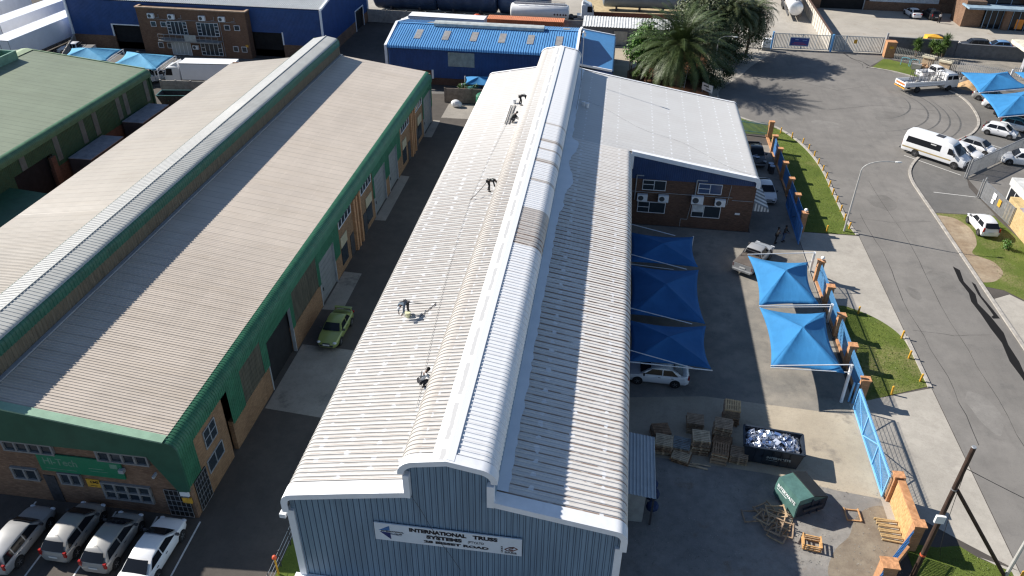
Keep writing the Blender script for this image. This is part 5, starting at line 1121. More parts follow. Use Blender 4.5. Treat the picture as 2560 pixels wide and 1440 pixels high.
pickup('silver double cab pickup with a brown bed cover nosing under the sunlit blue sail',(13.75,60.7),60,P['silver'],cover=mat('brown_tonneau',(.12,.10,.085),.7))
pickup('white double cab pickup by the brick plinth of the big blue warehouse',(-79.3,106.3),-170,P['white'],cover=mat('grey_tonneau',(.16,.155,.15),.7))
pickup('black pickup loaded with white sheets behind the office wing',(16.6,83.6),-88,P['dark'])
pickup('white double cab pickup beside the right car park sail and the box van',(-61.6,96.8),55,P['white'])
pickup('white pickup half hidden behind the dropside truck',(45.9,117.0),20,P['white'])
t = thing('panel_stack', 'stack of pale sheets lying in the bed of the black pickup', 'sheets', (16.55,82.2,.75)); random.seed(5)
mb = MB()
for i in range(14): mb.cbox((random.uniform(-.4,.4),random.uniform(-.6,.6),.05+i*.03),(random.uniform(.4,.7),random.uniform(.2,.4),.03),random.uniform(-.5,.5))
mb.build('sheets', mat('pale_sheets',(.50,.56,.66),.5), t)
# minibus
def minibus(label, loc, heading):
    t = thing('minibus', label, 'minibus', (*loc, .02), math.radians(heading)); L, W, H = 7.1, 2.0, 2.75; f, r_, hw = L/2, -L/2, W/2
    def ring(x, z, k=1, zb=.42, top=.80):
        w_ = hw*k; return [(x,-w_*.95,zb),(x,-w_,zb+.15),(x,-w_,1.25),(x,-w_*.97,(1.25+z)/2+.1),(x,-w_*(top+.09),z-.22),(x,-w_*top,z-.06),(x,-w_*.5,z),(x,0,z+.015),(x,w_*.5,z),(x,w_*top,z-.06),(x,w_*(top+.09),z-.22),(x,w_*.97,(1.25+z)/2+.1),(x,w_,1.25),(x,w_,zb+.15),(x,w_*.95,zb)]
    rg = [(f,.95,.80,.45),(f-.10,1.10,.90,.40),(f-.65,1.38,.975,.40),(f-.9,1.46,.99,.4),(f-1.65,2.32,1,.4),(f-1.9,2.58,1,.4),(f-2.6,2.72,1,.4),(0,H,1,.4),(r_+.5,H-.02,1,.4),(r_+.12,H-.12,.985,.4),(r_,2.2,.96,.45)]
    mb = MB(); loft(mb, [[(p[0],p[1],min(p[2],z) if z < 1.5 else p[2]) for p in ring(x,z,k,zb)] for x,z,k,zb in rg]); mb.build('body', P['white'], t, smooth=35)
    mb = MB(); mb.add([(f-.80,-.82,1.50),(f-.80,.82,1.50),(f-1.66,.72,2.36),(f-1.66,-.72,2.36),(f-1.2,0,2.0)], [(0,1,4),(1,2,4),(2,3,4),(3,0,4)]); 
    for i in range(len(mb.v)): x, y, z = mb.v[i]; mb.v[i] = (x+.035, y, z+.03)
    mb.build('windscreen', M['glass'], t)
    for s in (-1,1):
        yy = lambda z: s*(hw*(1-.03*(z-1.25)/.75)+.012)
        mb = MB(); mb.add([(f-2.85,yy(1.42),1.42),(r_+.35,yy(1.42),1.42),(r_+.45,yy(2.12),2.12),(f-2.85,yy(2.12),2.12)], [(0,1,2,3)]); mb.build('side_window', M['glass'], t)
        mb = MB(); mb.add([(f-1.15,yy(1.42),1.42),(f-2.05,yy(1.42),1.42),(f-2.05,yy(2.08),2.08),(f-1.72,yy(2.08),2.08)], [(0,1,2,3)]); mb.build('door_window', M['glass'], t)
        mb = MB(); mb.box(r_+.1,f-1.5,s*hw-.012,s*hw+.012,.78,.92); mb.build('gold_stripe', mat('gold_stripe',(.36,.27,.12),.5), t)
        mb = MB(); mb.cbox((f-1.25,s*(hw+.14),1.55),(.12,.22,.36)); mb.build('wing_mirror', M['darkmetal'], t)
        hl = MB(); hl.cbox((f-.16,s*.78,.98),(.2,.3,.3)); hl.build('headlight', M['lens'], t)
        tl = MB(); tl.cbox((r_+.0,s*.86,1.2),(.06,.16,.5)); tl.build('tail_light', M['redlamp'], t)
        for x in (f-1.0, r_+1.72): mb = MB(); mb.lathe([(.001,-.012),(.44,-.012),(.44,.012)], 20, (x, s*hw, .42), 'y'); mb.build('wheel_arch', M['black'], t)
    mb = MB(); mb.box(f-.45,f+.05,-hw*.86,hw*.86,.30,.62); mb.box(f-.06,f+.03,-.5,.5,.7,.95); mb.build('bumper', M['darkmetal'], t)
    mb = MB(); mb.box(f-4.0,f-3.2,-.38,.38,H-.005,H+.06); mb.build('roof_hatch', M['darkmetal'], t)
    mb = MB(); mb.box(r_-.3,r_,-.05,.05,.4,.5); mb.box(r_-.32,r_-.05,-.7,.7,.38,.46); mb.build('tow_bar', M['darkmetal'], t)
    mb = MB(); mb.box(f-4.0,f-3.4,-hw-.03,-hw-.022,1.9,2.02); mb.build('window_sticker', M['plate'], t)
    wheels(t, (f-1.0, r_+1.72), hw, .36, .26); return t
minibus('long white minibus with dark side windows and gold stripe crossing the kerb',(36.95,86.95),-42)
# trucks
def cab_over(root, x0, W, H, zb, paint, sleeper=True, name='cab', crew=False):
    """cab-over cab; front at x0, reaching back"""
    D = 2.1 if sleeper or crew else 1.6; hw = W/2
    def ring(x, z, k, lo): return [(x,-hw*k*.97,lo),(x,-hw*k,lo+.3),(x,-hw*k,zb+1.0),(x,-hw*k*.93,z-.10),(x,-hw*k*.84,z),(x,0,z+.03),(x,hw*k*.84,z),(x,hw*k*.93,z-.10),(x,hw*k,zb+1.0),(x,hw*k,lo+.3),(x,hw*k*.97,lo)]
    mb = MB(); loft(mb, [[(a,b,min(c,zb+1.05)) for a,b,c in ring(x0,zb+1.15,.93,zb)], [(a,b,min(c,zb+1.1)) for a,b,c in ring(x0-.05,zb+1.2,.98,zb)], ring(x0-.36,H-.18,.98,zb), ring(x0-.6,H,1,zb), ring(x0-D+.1,H+.05,1,zb), ring(x0-D,H-.1,.98,zb)])
    c = mb.build(name, paint, root, smooth=35)
    z0, z1 = zb+1.08, H-.26
    mb = MB(); mb.add([(x0-.02,-hw*.86,z0),(x0-.02,hw*.86,z0),(x0-.30,hw*.82,z1),(x0-.30,-hw*.82,z1)], [(0,1,2,3)]); mb.build('windscreen', M['glass'], root)
    for s in (-1,1):
        segs = [(x0-.22,x0-.42,x0-1.15)] + ([(x0-1.3,x0-1.3,x0-1.95)] if crew else [])
        for a, b_, e in segs:
            mb = MB(); mb.add([(a,s*(hw+.012),z0),(e,s*(hw+.012),z0),(e,s*(hw*.965+.012),z1),(b_,s*(hw*.965+.012),z1)], [(0,1,2,3)]); mb.build('side_window', M['glass'], root)
        mb = MB(); mb.cbox((x0-.02,s*(hw+.16),z0+.25),(.10,.2,.5)); mb.build('wing_mirror', M['darkmetal'], root)
        hl = MB(); hl.cbox((x0+.0,s*hw*.72,zb+.22),(.08,.36,.2)); hl.build('headlight', M['lens'], root)
    mb = MB(); mb.box(x0-.1,x0+.06,-hw*.92,hw*.92,zb-.18,zb+.08); mb.box(x0-.02,x0+.04,-hw*.5,hw*.5,zb+.32,zb+.8); mb.build('bumper', M['darkmetal'], root)
    if sleeper: mb = MB(); mb.add([(x0-.75,-hw*.7,H),(x0-.75,hw*.7,H),(x0-1.9,hw*.75,H+.55),(x0-1.9,-hw*.75,H+.55),(x0-2.0,hw*.75,H),(x0-2.0,-hw*.75,H)], [(0,1,2,3),(3,2,4,5),(0,3,5),(1,4,2)]); mb.build('wind_deflector', paint, root)
def chassis(root, x0, x1, hw, z=.75):
    mb = MB(); mb.box(x0,x1,-.42,-.30,z-.14,z+.14); mb.box(x0,x1,.30,.42,z-.14,z+.14)
    for k in range(5): x = x0+(x1-x0)*(k+.5)/5; mb.box(x-.06,x+.06,-.30,.30,z-.1,z+.1)
    mb.build('chassis', M['darkmetal'], root)
def box_truck(label, loc, heading, L=10.5, H=3.75, W=2.5, box0=None, plain=False):
    t = thing('box_truck', label, 'truck', (*loc, 0), math.radians(heading)); f = L/2
    cab_over(t, f, W-.15, 2.75, .55, P['white'], True); chassis(t, -f, f-1.2, W/2)
    mb = MB(); mb.box(-f,f-2.35,-W/2,W/2,1.05,H); mb.build('cargo_box', mat('truck_box_white',(.80,.81,.83),.35,var=.03), t)
    mb = MB()
    for s in (-1,1): mb.box(-f,f-2.35,s*W/2-.02,s*W/2+.02,1.0,1.12); mb.box(-f-.01,f-2.33,s*W/2-.02,s*W/2+.02,H-.08,H+.02)
    mb.build('box_trim', M['steel'], t); mb = MB(); mb.box(-f-.03,-f,-.02,.02,1.1,H-.1); mb.box(-f-.03,-f,-W/2+.1,-W/2+.14,1.1,H-.1); mb.box(-f-.03,-f,W/2-.14,W/2-.1,1.1,H-.1); mb.build('rear_door_bars', M['steel'], t)
    wheels(t, (f-1.3,-f+2.3), W/2, .5, .32, M['greypaint']); return t
box_truck('white box truck behind the blue workshop, cab pointing left',(-27.6,123.2),178,L=14.5,H=3.8)
box_truck('white box van half hidden behind the beige roof, cab pointing left',(-54.6,96.6),-174,L=9.6,H=3.3,W=2.3)
def trailer(label, loc, heading, L=13.6, H=4.0, W=2.55):
    t = thing('box_trailer', label, 'trailer', (*loc, 0), math.radians(heading), 'white box trailers at the far left'); a = L/2
    mb = MB(); mb.box(-a,a,-W/2,W/2,1.15,H); mb.build('cargo_box', mat('trailer_white',(.80,.81,.84),.3,var=.03), t)
    mb = MB(); mb.box(a,a+.03,-.03,.03,1.2,H-.1); mb.box(a,a+.03,-W/2+.04,-W/2+.1,1.2,H-.05); mb.box(a,a+.03,W/2-.1,W/2-.04,1.2,H-.05); mb.box(a-.02,a+.04,-W/2,W/2,H-.08,H); mb.build('rear_door_bars', M['greypaint'], t)
    chassis(t,-a+.5,a-.2,W/2,.95); wheels(t,(a-1.6,a-2.9,a-4.2),W/2,.48,.34,M['greypaint'])
    mb = MB(); mb.box(-a+2.2,-a+2.35,-1,-.85,0,1.1); mb.box(-a+2.2,-a+2.35,.85,1,0,1.1); mb.build('landing_legs', M['darkmetal'], t); return t
trailer('bright white box trailer in front, beside the left corner of the blue warehouse',(-84.6,107.2),-92+0,L=17.5,H=4.0,W=3.0)
trailer('white box trailer behind the first one in the top left corner',(-91.6,113.6),-93,L=14.5,H=4.0,W=3.0)
trailer('third white box trailer cut by the top left corner of the frame',(-100.6,117.5),-93,L=14.5,H=4.0,W=3.0)
# dropside truck
t = thing('dropside_truck', 'white crew cab dropside truck with a barred rack, parked across the turning circle', 'truck', (43.1,111.35,.02), math.radians(20)); L = 8.4; f = L/2
cab_over(t, f, 2.1, 2.35, .5, P['white'], False, crew=True); chassis(t, -f, f-1, 1)
mb = MB(); mb.box(-f,f-2.2,-1.12,1.12,.95,1.03); mb.box(-f,f-2.2,-1.12,-1.07,1.03,1.55); mb.box(-f,f-2.2,1.07,1.12,1.03,1.55); mb.box(-f,-f+.05,-1.07,1.07,1.03,1.55); mb.box(f-2.25,f-2.2,-1.07,1.07,1.03,2.3); mb.build('load_bed', P['white'], t)
mb = MB(); mb.box(-f-.03,-f,-.9,.9,1.15,1.38)
mb.build('rear_marking', mat('red_marking',(.65,.16,.03),.5), t)
mb = MB(); mb.box(-f-.05,-f+.02,-1.1,1.1,.70,.82); mb.build('rear_bumper', mat('orange_bumper',(.70,.34,.03),.5), t)
mb = MB(); xa, xb = -f+1.9, f-2.4
for s in (-.78,.78):
    for k in range(8): x = xa+(xb-xa)*k/7; mb.tube((x,s,1.03),(x,s,2.75),.03,n=5)
    for z in (1.6,2.2,2.75): mb.tube((xa,s,z),(xb,s,z),.03,n=5)
for k in (0,7): 
    x = xa+(xb-xa)*k/7
    for z in (1.6,2.75): mb.tube((x,-.78,z),(x,.78,z),.03,n=5)
    for y in (-.4,0,.4): mb.tube((x,y,1.03),(x,y,2.75),.025,n=5)
mb.build('rack', M['darkmetal'], t); mb = MB()
for s in (-1,1): mb.box(-f+.3,f-2.6,s*1.13-.01,s*1.13+.01,1.25,1.29)
mb.build('side_latches', M['greypaint'], t)
wheels(t, (f-1.35,-f+2.2), 1.05, .42, .3, M['greypaint'])
mb = MB(); random.seed(9)
for i in range(22): mb.ball((random.uniform(-f+.5,f-2.6),random.uniform(-.8,.8),1.1),random.uniform(.12,.3),7,5,1.4,1,.6)
for i in range(6): mb.ball((random.uniform(f-3.6,f-2.6),random.uniform(-.7,.7),1.35),random.uniform(.25,.4),7,5,1,1,1.1)
ld = thing('sacks', 'white sacks and debris loaded on the dropside truck', 'sacks', (43.1,111.35,.04), math.radians(20)); mb.build('sacks', mat('dusty_sacks',(.45,.44,.42),.9,var=.35,scale=3), ld)
# tankers
def tanker(label, loc, heading, L=10, r=1.15, m=None, cab=False, zc=2.15, group=None):
    t = thing('tanker_trailer', label, 'tanker', (*loc,0), math.radians(heading), group); a = L/2
    prof = [(.02,-a-.25),(r*.7,-a-.2),(r*.95,-a-.06),(r,-a+.04),(r,a-.04),(r*.95,a+.06),(r*.7,a+.2),(.02,a+.25)]
    mb = MB(); mb.lathe(prof, 28, (0,0,zc), 'x'); mb.build('tank', m, t, smooth=40)
    mb = MB(); mb.box(-a+.3,a-.3,-.3,.3,zc+r-.02,zc+r+.12)
    for s in (-.45,.45): mb.tube((-a+.5,s,zc+r+.35),(a-.5,s,zc+r+.35),.03,n=5)
    for k in range(6): x = -a+.6+(L-1.2)*k/5; mb.tube((x,.45,zc+r-.1),(x,.45,zc+r+.35),.025,n=5); mb.tube((x,-.45,zc+r-.1),(x,-.45,zc+r+.35),.025,n=5)
    mb.build('catwalk', M['steel'], t)
    mb = MB(); mb.box(-a,a,-1.15,-1.0,.75,1.15); mb.box(-a,a,1.0,1.15,.75,1.15); mb.box(-a,a,-.4,.4,.8,1.1); mb.box(-a-.25,-a-.1,-1.2,1.2,.55,1.0); mb.build('chassis', M['darkmetal'], t)
    mb = MB(); mb.box(-a-.28,-a-.25,-1.1,1.1,.62,.85); mb.build('rear_marking', mat('orange_marking',(.55,.17,.02),.5), t)
    for s in (-1,1): tl = MB(); tl.cbox((-a-.26,s*1.05,1.12),(.06,.2,.2)); tl.build('tail_light', M['redlamp'], t)
    mb = MB(); mb.tube((-a-.22,0,zc-r),(-a-.22,0,zc+r),.03,n=5); mb.build('rear_rib', M['greypaint'], t)
    wheels(t, (-a+1.1,-a+2.4,-a+3.7), 1.2, .5, .34, M['steel']); return t
tanker('silver tanker with orange rear marking standing along the pale precast wall',(31.3,151.2),-93.5,12,1.2,mat('bright_tank',(.72,.73,.74),.25,.3,var=.05))
tanker('white tanker with small hazard plates at the back beyond the blue workshop',(-13.0,135.2),0,9.5,1.2,mat('white_tank',(.72,.73,.73),.35,var=.05),group=None)
mb = MB(); 
hz = thing('hazard_plates', 'row of small dark hazard diamonds on the white tanker at the back', 'plates', (-9.6,134.0,2.1))
for i, x in enumerate((-10.4,-9.9,-9.4,-8.9,-8.5)): mb.cbox((x,133.985,2.0),(.26,.03,.26), 0, Matrix.Rotation(PI/4, 3, 'Y'))
mb.build('plates', mat('hazard_dark',(.08,.03,.03),.6), hz, True)
for i, (x, y, hd, lb) in enumerate(((-5.6,138.2,5,'white tall cabbed truck tractor by the brown bund wall'),(-22.0,134.5,180,'white truck tractor hidden behind the blue workshop roof'))):
    if i: continue
    t = thing('truck_tractor', lb, 'truck', (x,y,0), math.radians(hd)); cab_over(t, 1.6, 2.4, 3.1, .8, P['white'], True); chassis(t,-3.2,1.2,1.1,.8)
    wheels(t,(.4,-2.2),1.15,.5,.34,M['steel'])
    mb = MB(); mb.box(-1.2,-.5,-.95,.95,.85,1.2); mb.build('fuel_tanks', M['steel'], t)
ct = thing('shipping_container', 'orange roofed shipping container behind the blue workshop ridge', 'container', (-14.6,128.6,0))
mb = MB(); rib_wall(mb, 'y', 127.4, -20.8, -8.4, .1, 2.5, .28, .04, -1); mb.box(-20.8,-8.4,127.42,129.85,.1,2.5); mb.build('body', mat('orange_container',(.50,.15,.06),.6,var=.15), ct, True)
n0 = MB(); rib_roof(n0, [(127.38,2.53),(129.9,2.53)], 'x', -20.85, -8.35, .3, .04); rawbuild(n0, 'roof', mat('orange_roof',(.62,.24,.12),.6,var=.12), ct, True)
ck = thing('concrete_mixer', 'small red mixer drum behind the blue workshop roof', 'mixer', (-22.8,129.3,0)); mb = MB(); mb.lathe([(.25,-.55),(.45,-.2),(.45,.25),(.28,.6)],12,(0,0,2.3),'x'); mb.build('drum', mat('red_orange',(.55,.09,.03),.5), ck); mb = MB(); mb.box(-.5,.5,-.4,.4,0,1.85); mb.build('frame', M['darkmetal'], ck)
# trailer chassis and forklift in the background
fl = thing('forklift', 'dark forklift between the white trailers and the blue warehouse', 'forklift', (-95.5,124.5,0), .3)
mb = MB(); mb.box(-1.2,1.0,-.55,.55,.35,1.1); mb.build('body', M['darkmetal'], fl); mb = MB(); mb.box(1.0,1.2,-.5,-.35,.1,3); mb.box(1.0,1.2,.35,.5,.1,3); mb.box(1.2,2.2,-.4,-.28,.2,.26); mb.box(1.2,2.2,.28,.4,.2,.26); mb.build('mast', M['darkmetal'], fl)
mb = MB()
for x, y in ((-.9,-.5),(-.9,.5),(.7,-.5),(.7,.5)): mb.tube((x,y,1.1),(x,y,2.1),.035)
mb.box(-1,.8,-.55,.55,2.1,2.16); mb.build('roll_cage', M['darkmetal'], fl); wheels(fl,(-.8,.7),.6,.32,.2)
# ------------------------------------------------------------------ street boundary: brick pillars, blue palisade panels, gates
def pillar(label, x, y, h=1.95, w=.52, globe=False, m=None, group='brick fence pillars along the yard'):
    t = thing('brick_pillar', label, 'pillar', (x, y, 0), 0, group)
    mb = MB(); mb.box(-w/2,w/2,-w*.42,w*.42,0,h); mb.build('shaft', m or M['brickorange'], t)
    mb = MB(); mb.box(-w/2-.06,w/2+.06,-w*.42-.06,w*.42+.06,h,h+.09); mb.build('cap', mat('pillar_cap',(.50,.25,.12),.9,var=.3,scale=6), t)
    if globe:
        mb = MB(); mb.tube((.05,0,h+.09),(.05,0,h+.16),.06); mb.ball((.05,0,h+.32),.17,14,10); mb.build('globe_lamp', mat('opal_globe',(.78,.77,.74),.3), t, smooth=60)
    return t
def palisade(name, label, p, q, h, m, group=None, z0=.12, pitch=.13, bw=.055, cat='fence panel', rails=(.25,.85), spear=True, base=0):
    d = Vector((q[0]-p[0], q[1]-p[1], 0)); L = d.length; a = math.atan2(d.y, d.x)
    t = thing(name, label, cat, (p[0], p[1], base), a, group); n = max(2, round(L/pitch))
    mb = MB()
    for i in range(n):
        x = (i+.5)*L/n; zt = h-(.06 if spear else 0)
        mb.add([(x-bw/2,-.012,z0),(x+bw/2,-.012,z0),(x+bw/2,.012,z0),(x-bw/2,.012,z0),(x-bw/2,-.012,zt),(x+bw/2,-.012,zt),(x+bw/2,.012,zt),(x-bw/2,.012,zt),(x,0,h)], [(0,1,5,4),(1,2,6,5),(2,3,7,6),(3,0,4,7),(4,5,8),(5,6,8),(6,7,8),(7,4,8)])
    mb.build('bars', m, t)
    for r in rails: mb = MB(); mb.box(0,L,.014,.06,h*r-.03,h*r+.03); mb.build('rail', m, t)
    return t
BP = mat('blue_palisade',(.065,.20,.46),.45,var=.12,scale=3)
lowY = [58.75, 54.85, 50.85, 47.1, 43.3]; upY = [86.1, 82.5, 78.8, 74.9, 71.3, 67.45]
names = ['topped by a white globe lamp','second from the globe lamp one','third from the globe lamp one','fourth from the globe lamp one','beside the light blue sliding gate']
for i, y in enumerate(lowY): pillar('sunlit brick pillar of the lower fence, '+names[i], 18.85, y, globe=(i == 0))
nm2 = ['farthest back','second from the back','third from the back','fourth from the back','next to the globe lamp','topped by a white globe lamp']
for i, y in enumerate(upY): pillar('shaded brick pillar of the upper fence, '+nm2[i], 19.0, y, globe=(i == 5))
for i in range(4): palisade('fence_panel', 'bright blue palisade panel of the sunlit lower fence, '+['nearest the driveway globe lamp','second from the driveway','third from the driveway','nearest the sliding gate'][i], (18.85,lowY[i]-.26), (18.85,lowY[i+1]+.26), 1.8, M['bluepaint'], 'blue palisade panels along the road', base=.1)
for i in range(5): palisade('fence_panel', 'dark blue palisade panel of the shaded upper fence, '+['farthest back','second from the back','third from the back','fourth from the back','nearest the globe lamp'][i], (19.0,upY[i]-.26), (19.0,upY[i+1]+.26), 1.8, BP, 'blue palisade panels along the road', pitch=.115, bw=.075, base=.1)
for x0, x1, y0, y1, lb in ((18.7,19.0,43.55,58.5,'low brick footing under the lower blue fence'),(18.85,19.15,67.7,91,'low brick footing under the upper blue fence')):
    w_ = thing('low_wall', lb, 'wall', ((x0+x1)/2,(y0+y1)/2,0)); mb = MB(); mb.box(x0,x1,y0,y1,0,.14); mb.build('brickwork', M['brickorange'], w_, True)
pillar('brick corner pillar where the green palisade turns behind the office wing', 19.2, 90.3, 2.0)
palisade('fence_panel', 'green blue palisade fence behind the office wing by the lawn', (14.3,91.3),(19.0,90.5),1.8,mat('green_palisade',(.10,.27,.33),.5))
# sliding gates
def gate(name, label, p, q, h, m, mesh=True, braces=2, z0=.12, pitch=.12, group=None, bw=.03):
    d = Vector((q[0]-p[0], q[1]-p[1], 0)); L = d.length; t = thing(name, label, 'gate', (p[0],p[1],.015), math.atan2(d.y,d.x), group); s = .08
    mb = MB(); mb.box(0,L,-s/2,s/2,z0,z0+s); mb.box(0,L,-s/2,s/2,h-s,h); mb.box(0,s,-s/2,s/2,z0+s,h-s); mb.box(L-s,L,-s/2,s/2,z0+s,h-s)
    for k in range(1,braces): mb.box(L*k/braces-s/2,L*k/braces+s/2,-s/2+.004,s/2-.004,z0+s,h-s)
    for k in range(braces):
        a, b = L*k/braces+s, L*(k+1)/braces-s
        mb.beam((a,0,z0+s) if k % 2 else (a,0,h-s),(b,0,h-s) if k % 2 else (b,0,z0+s),.05,.05)
    mb.build('frame', m, t); mb = MB(); n = int(L/pitch)
    for i in range(n): x = s+(L-2*s)*(i+.5)/n; mb.box(x-bw/2,x+bw/2,.045,.07,z0,h+.12)
    mb.build('bars', m, t)
    if mesh:
        mb = MB()
        for i in range(1,9): z = z0+(h-z0)*i/9; mb.box(s,L-s,.072,.082,z-.009,z+.009)
        mb.build('mesh', m, t)
    return t
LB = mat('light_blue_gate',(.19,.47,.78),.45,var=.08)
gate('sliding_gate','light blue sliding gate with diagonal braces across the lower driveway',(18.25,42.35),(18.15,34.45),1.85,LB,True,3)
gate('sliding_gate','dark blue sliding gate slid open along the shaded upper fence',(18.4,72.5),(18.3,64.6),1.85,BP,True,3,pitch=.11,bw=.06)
mb = MB(); mb.cbox((18.35,43.0,.9),(.12,.10,1.8)); mb.cbox((18.1,43.1,.9),(.1,.1,1.7)); gp = thing('gate_post', 'light blue gate post beside the last brick pillar', 'gate post', (18.3,43,0)); islands(mb, 'post', LB, gp, True)
mb = MB(); mb.box(18.55,18.62,50,67.3,.012,.035); tag(mb.build('gate_track', M['darkmetal']), 'thin dark sliding gate track across the upper driveway', 'gate track')
# brick boundary at the lower right
bw_ = thing('brick_wall', 'straw coloured brick wall with header course between two pillars at the lower right', 'wall', (18.75,32.7,0))
mb = MB(); mb.box(18.55,18.80,31.2,34.2,0,1.9); mb.build('brickwork', M['strawbrick'], bw_, True)
mb = MB(); mb.box(18.48,18.90,31.2,34.2,1.9,2.0); mb.build('header_course', M['brickorange'], bw_, True)
pillar('brick pillar holding the end of the light blue sliding gate', 18.6, 34.45, 2.05, .5)
pillar('brick pillar with a hole in its cap at the near end of the straw wall', 18.75, 30.95, 2.0, .55)
mb = MB(); mb.box(18.62,18.72,30.9,31.0,2.045,2.095); 
d0 = Vector((16.55-18.45, 28.3-30.6, 0)); a0 = math.atan2(d0.y, d0.x)
lw = thing('low_wall', 'low brick wall under the blue panel running to the lower edge', 'wall', (18.45,30.65,0), a0); mb = MB(); mb.box(0,d0.length,-.14,.14,0,.55); mb.build('brickwork', M['brickorange'], lw)
palisade('fence_panel','blue palisade panel on the low brick wall at the lower right',(18.42,30.65),(16.6,28.4),1.35,BP,pitch=.12,base=.55)
pillar('wide brick pillar cut by the lower edge of the frame', 16.45, 28.05, 2.0, .75)
palisade('fence_panel','blue palisade panel cut by the lower edge beside the wide brick pillar',(16.1,27.7),(14.4,25.6),1.9,BP,pitch=.12)
# yellow bollards
b0 = thing('bollard', 'short yellow bollard on the grass', 'bollard'); mb = MB(); mb.tube((0,0,0),(0,0,.68),.075,n=10); mb.ball((0,0,.68),.075,10,4,1,1,.5); mb.build('post', M['yellow'], b0)
BOL = [(21.44,67.68,'set back on the lawn corner by the upper driveway')] + [(x,y,None) for x,y in ((23.69,68.62),(23.65,70.32),(23.67,72.2),(23.69,74.16),(23.63,75.84),(23.67,77.73),(23.73,79.69),(23.73,81.58),(23.59,83.4),(23.53,85.43),(23.26,87.37),(22.88,89.06),(21.91,90.66),(20.81,92.03),(19.61,93.66))] + [(21.26,54.17,'at the top corner of the triangular lawn by the driveway'),(23.83,51.25,'first of three on the kerb of the triangular lawn'),(23.66,48.75,'middle of three on the kerb of the triangular lawn'),(23.72,46.12,'last of three at the kerb corner of the triangular lawn'),(21.3,44.35,'on the lower edge of the triangular lawn by the fence'),(24.1,29.6,'on the grass strip at the lower right corner')]
k = 0
for i, (x, y, lb) in enumerate(BOL):
    b = b0 if i == 0 else copy_tree(b0); b.location = (x, y, .02); b.rotation_euler = (random.uniform(-.05,.05), random.uniform(-.05,.05), 0); b['group'] = 'yellow bollards along the lawns'
    if lb: b['label'] = 'yellow bollard '+lb
    else:
        k += 1; pos = ['nearest the street lamp']+[f'{w_} from the street lamp' for w_ in ('second','third','fourth','fifth','sixth','seventh','eighth','ninth','tenth','eleventh','twelfth','thirteenth','fourteenth')]+['farthest from the street lamp, at the back of the lawn']
        b['label'] = 'yellow kerb row bollard, '+pos[min(k-1,14)]
# ------------------------------------------------------------------ shade sails
def sail(label, cs, rise, col, group, posts=(), beams=(), dip=.35, postm=None, name='shade_sail', n=10):
    cx, cy = sum(c[0] for c in cs)/4, sum(c[1] for c in cs)/4; zc = sum(c[2] for c in cs)/4+rise
    t = thing(name, label, 'shade sail', (cx, cy, 0), 0, group); mb = MB(); ap = Vector((cx, cy, zc)); th = .02
    for k in range(4):
        A, B = Vector(cs[k]), Vector(cs[(k+1) % 4]); mid = (A+B)/2; inn = (ap-mid); inn.z = 0; inn.normalize(); k0 = len(mb.v)
        for i in range(n+1):
            s = i/n; e = A.lerp(B, s) + inn*(dip*4*s*(1-s)); e.z -= .10*4*s*(1-s)
            for j in range(n+1):
                u = j/n; p = e.lerp(ap, u); p.z -= .16*math.sin(PI*u)*(4*s*(1-s))*.6 - .05*math.sin(PI*u); mb.v.append(tuple(p))
        for i in range(n):
            for j in range(n): a = k0+i*(n+1)+j; mb.f.append((a, a+n+1, a+n+2, a+1)); mb.mi.append(0)
    c = rawbuild(mb, 'canopy', col, t, True, 50); so_ = c.modifiers.new('thick', 'SOLIDIFY'); so_.thickness = .012; so_.offset = 0
    for p, q, r in posts: mb = MB(); mb.tube(p, q, r, n=10); mb.build('post', postm or M['white'], t, True)
    for p, q, r in beams: mb = MB(); mb.tube(p, q, r, n=8); mb.build('beam', postm or M['white'], t, True)
    return t
def fabric(name, col):
    t = NT(name); g = t.noise(90, 2, .5, stretch=(1,.15,1)); n = t.ramp(t.noise(.7, 4), .3, .7); c = t.mix(n, scl(col,.92), scl(col,1.08))
    return t.out(c, .8, 0, .25, t.noise(1.8, 3, .6, stretch=(1.6,.45,1)), .5, .05)
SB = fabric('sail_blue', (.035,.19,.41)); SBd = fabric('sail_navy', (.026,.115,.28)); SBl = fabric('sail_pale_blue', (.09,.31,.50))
GS = 'shade sails over the parking bays'
rusty = mat('rusty_white_beam',(.52,.42,.36),.6,var=.3,scale=4)
sail('sunlit blue shade sail by the driveway, above the silver pickup', [(12.5,57.5,2.65),(17.35,57.3,2.6),(17.1,51.2,2.55),(12.5,50.2,2.6)], 1.0, SB, GS, posts=[((18.62,60.3,0),(18.0,58.35,2.95),.11)], beams=[((18.0,58.35,2.95),(12.5,57.6,2.72),.035),((18.3,59.3,1.5),(17.35,57.3,2.62),.03)])
sail('sunlit blue shade sail nearest the sliding gate', [(12.5,50.0,2.6),(17.35,50.1,2.6),(17.25,42.95,2.55),(12.35,42.85,2.6)], 1.0, SB, GS, posts=[((18.55,52.6,0),(17.9,50.75,2.9),.11),((17.6,43.0,0),(17.75,43.55,2.9),.11)], beams=[((17.9,50.75,2.9),(12.5,50.1,2.68),.04),((17.75,43.55,2.9),(12.35,42.9,2.68),.04),((17.65,43.2,2.5),(12.35,42.8,2.6),.03),((17.9,50.9,2.6),(12.6,50.05,2.58),.03)])
sail('shaded navy shade sail farthest back, next to the office wing', [(2.7,60.1,2.6),(8.2,60.1,2.6),(8.3,55.2,2.55),(2.7,55.2,2.55)], .55, SBd, GS, posts=[((8.2,60.2,0),(8.2,60.2,2.6),.05)], beams=[((2.3,61.1,2.95),(6.6,59.7,2.8),.035)], dip=.25)
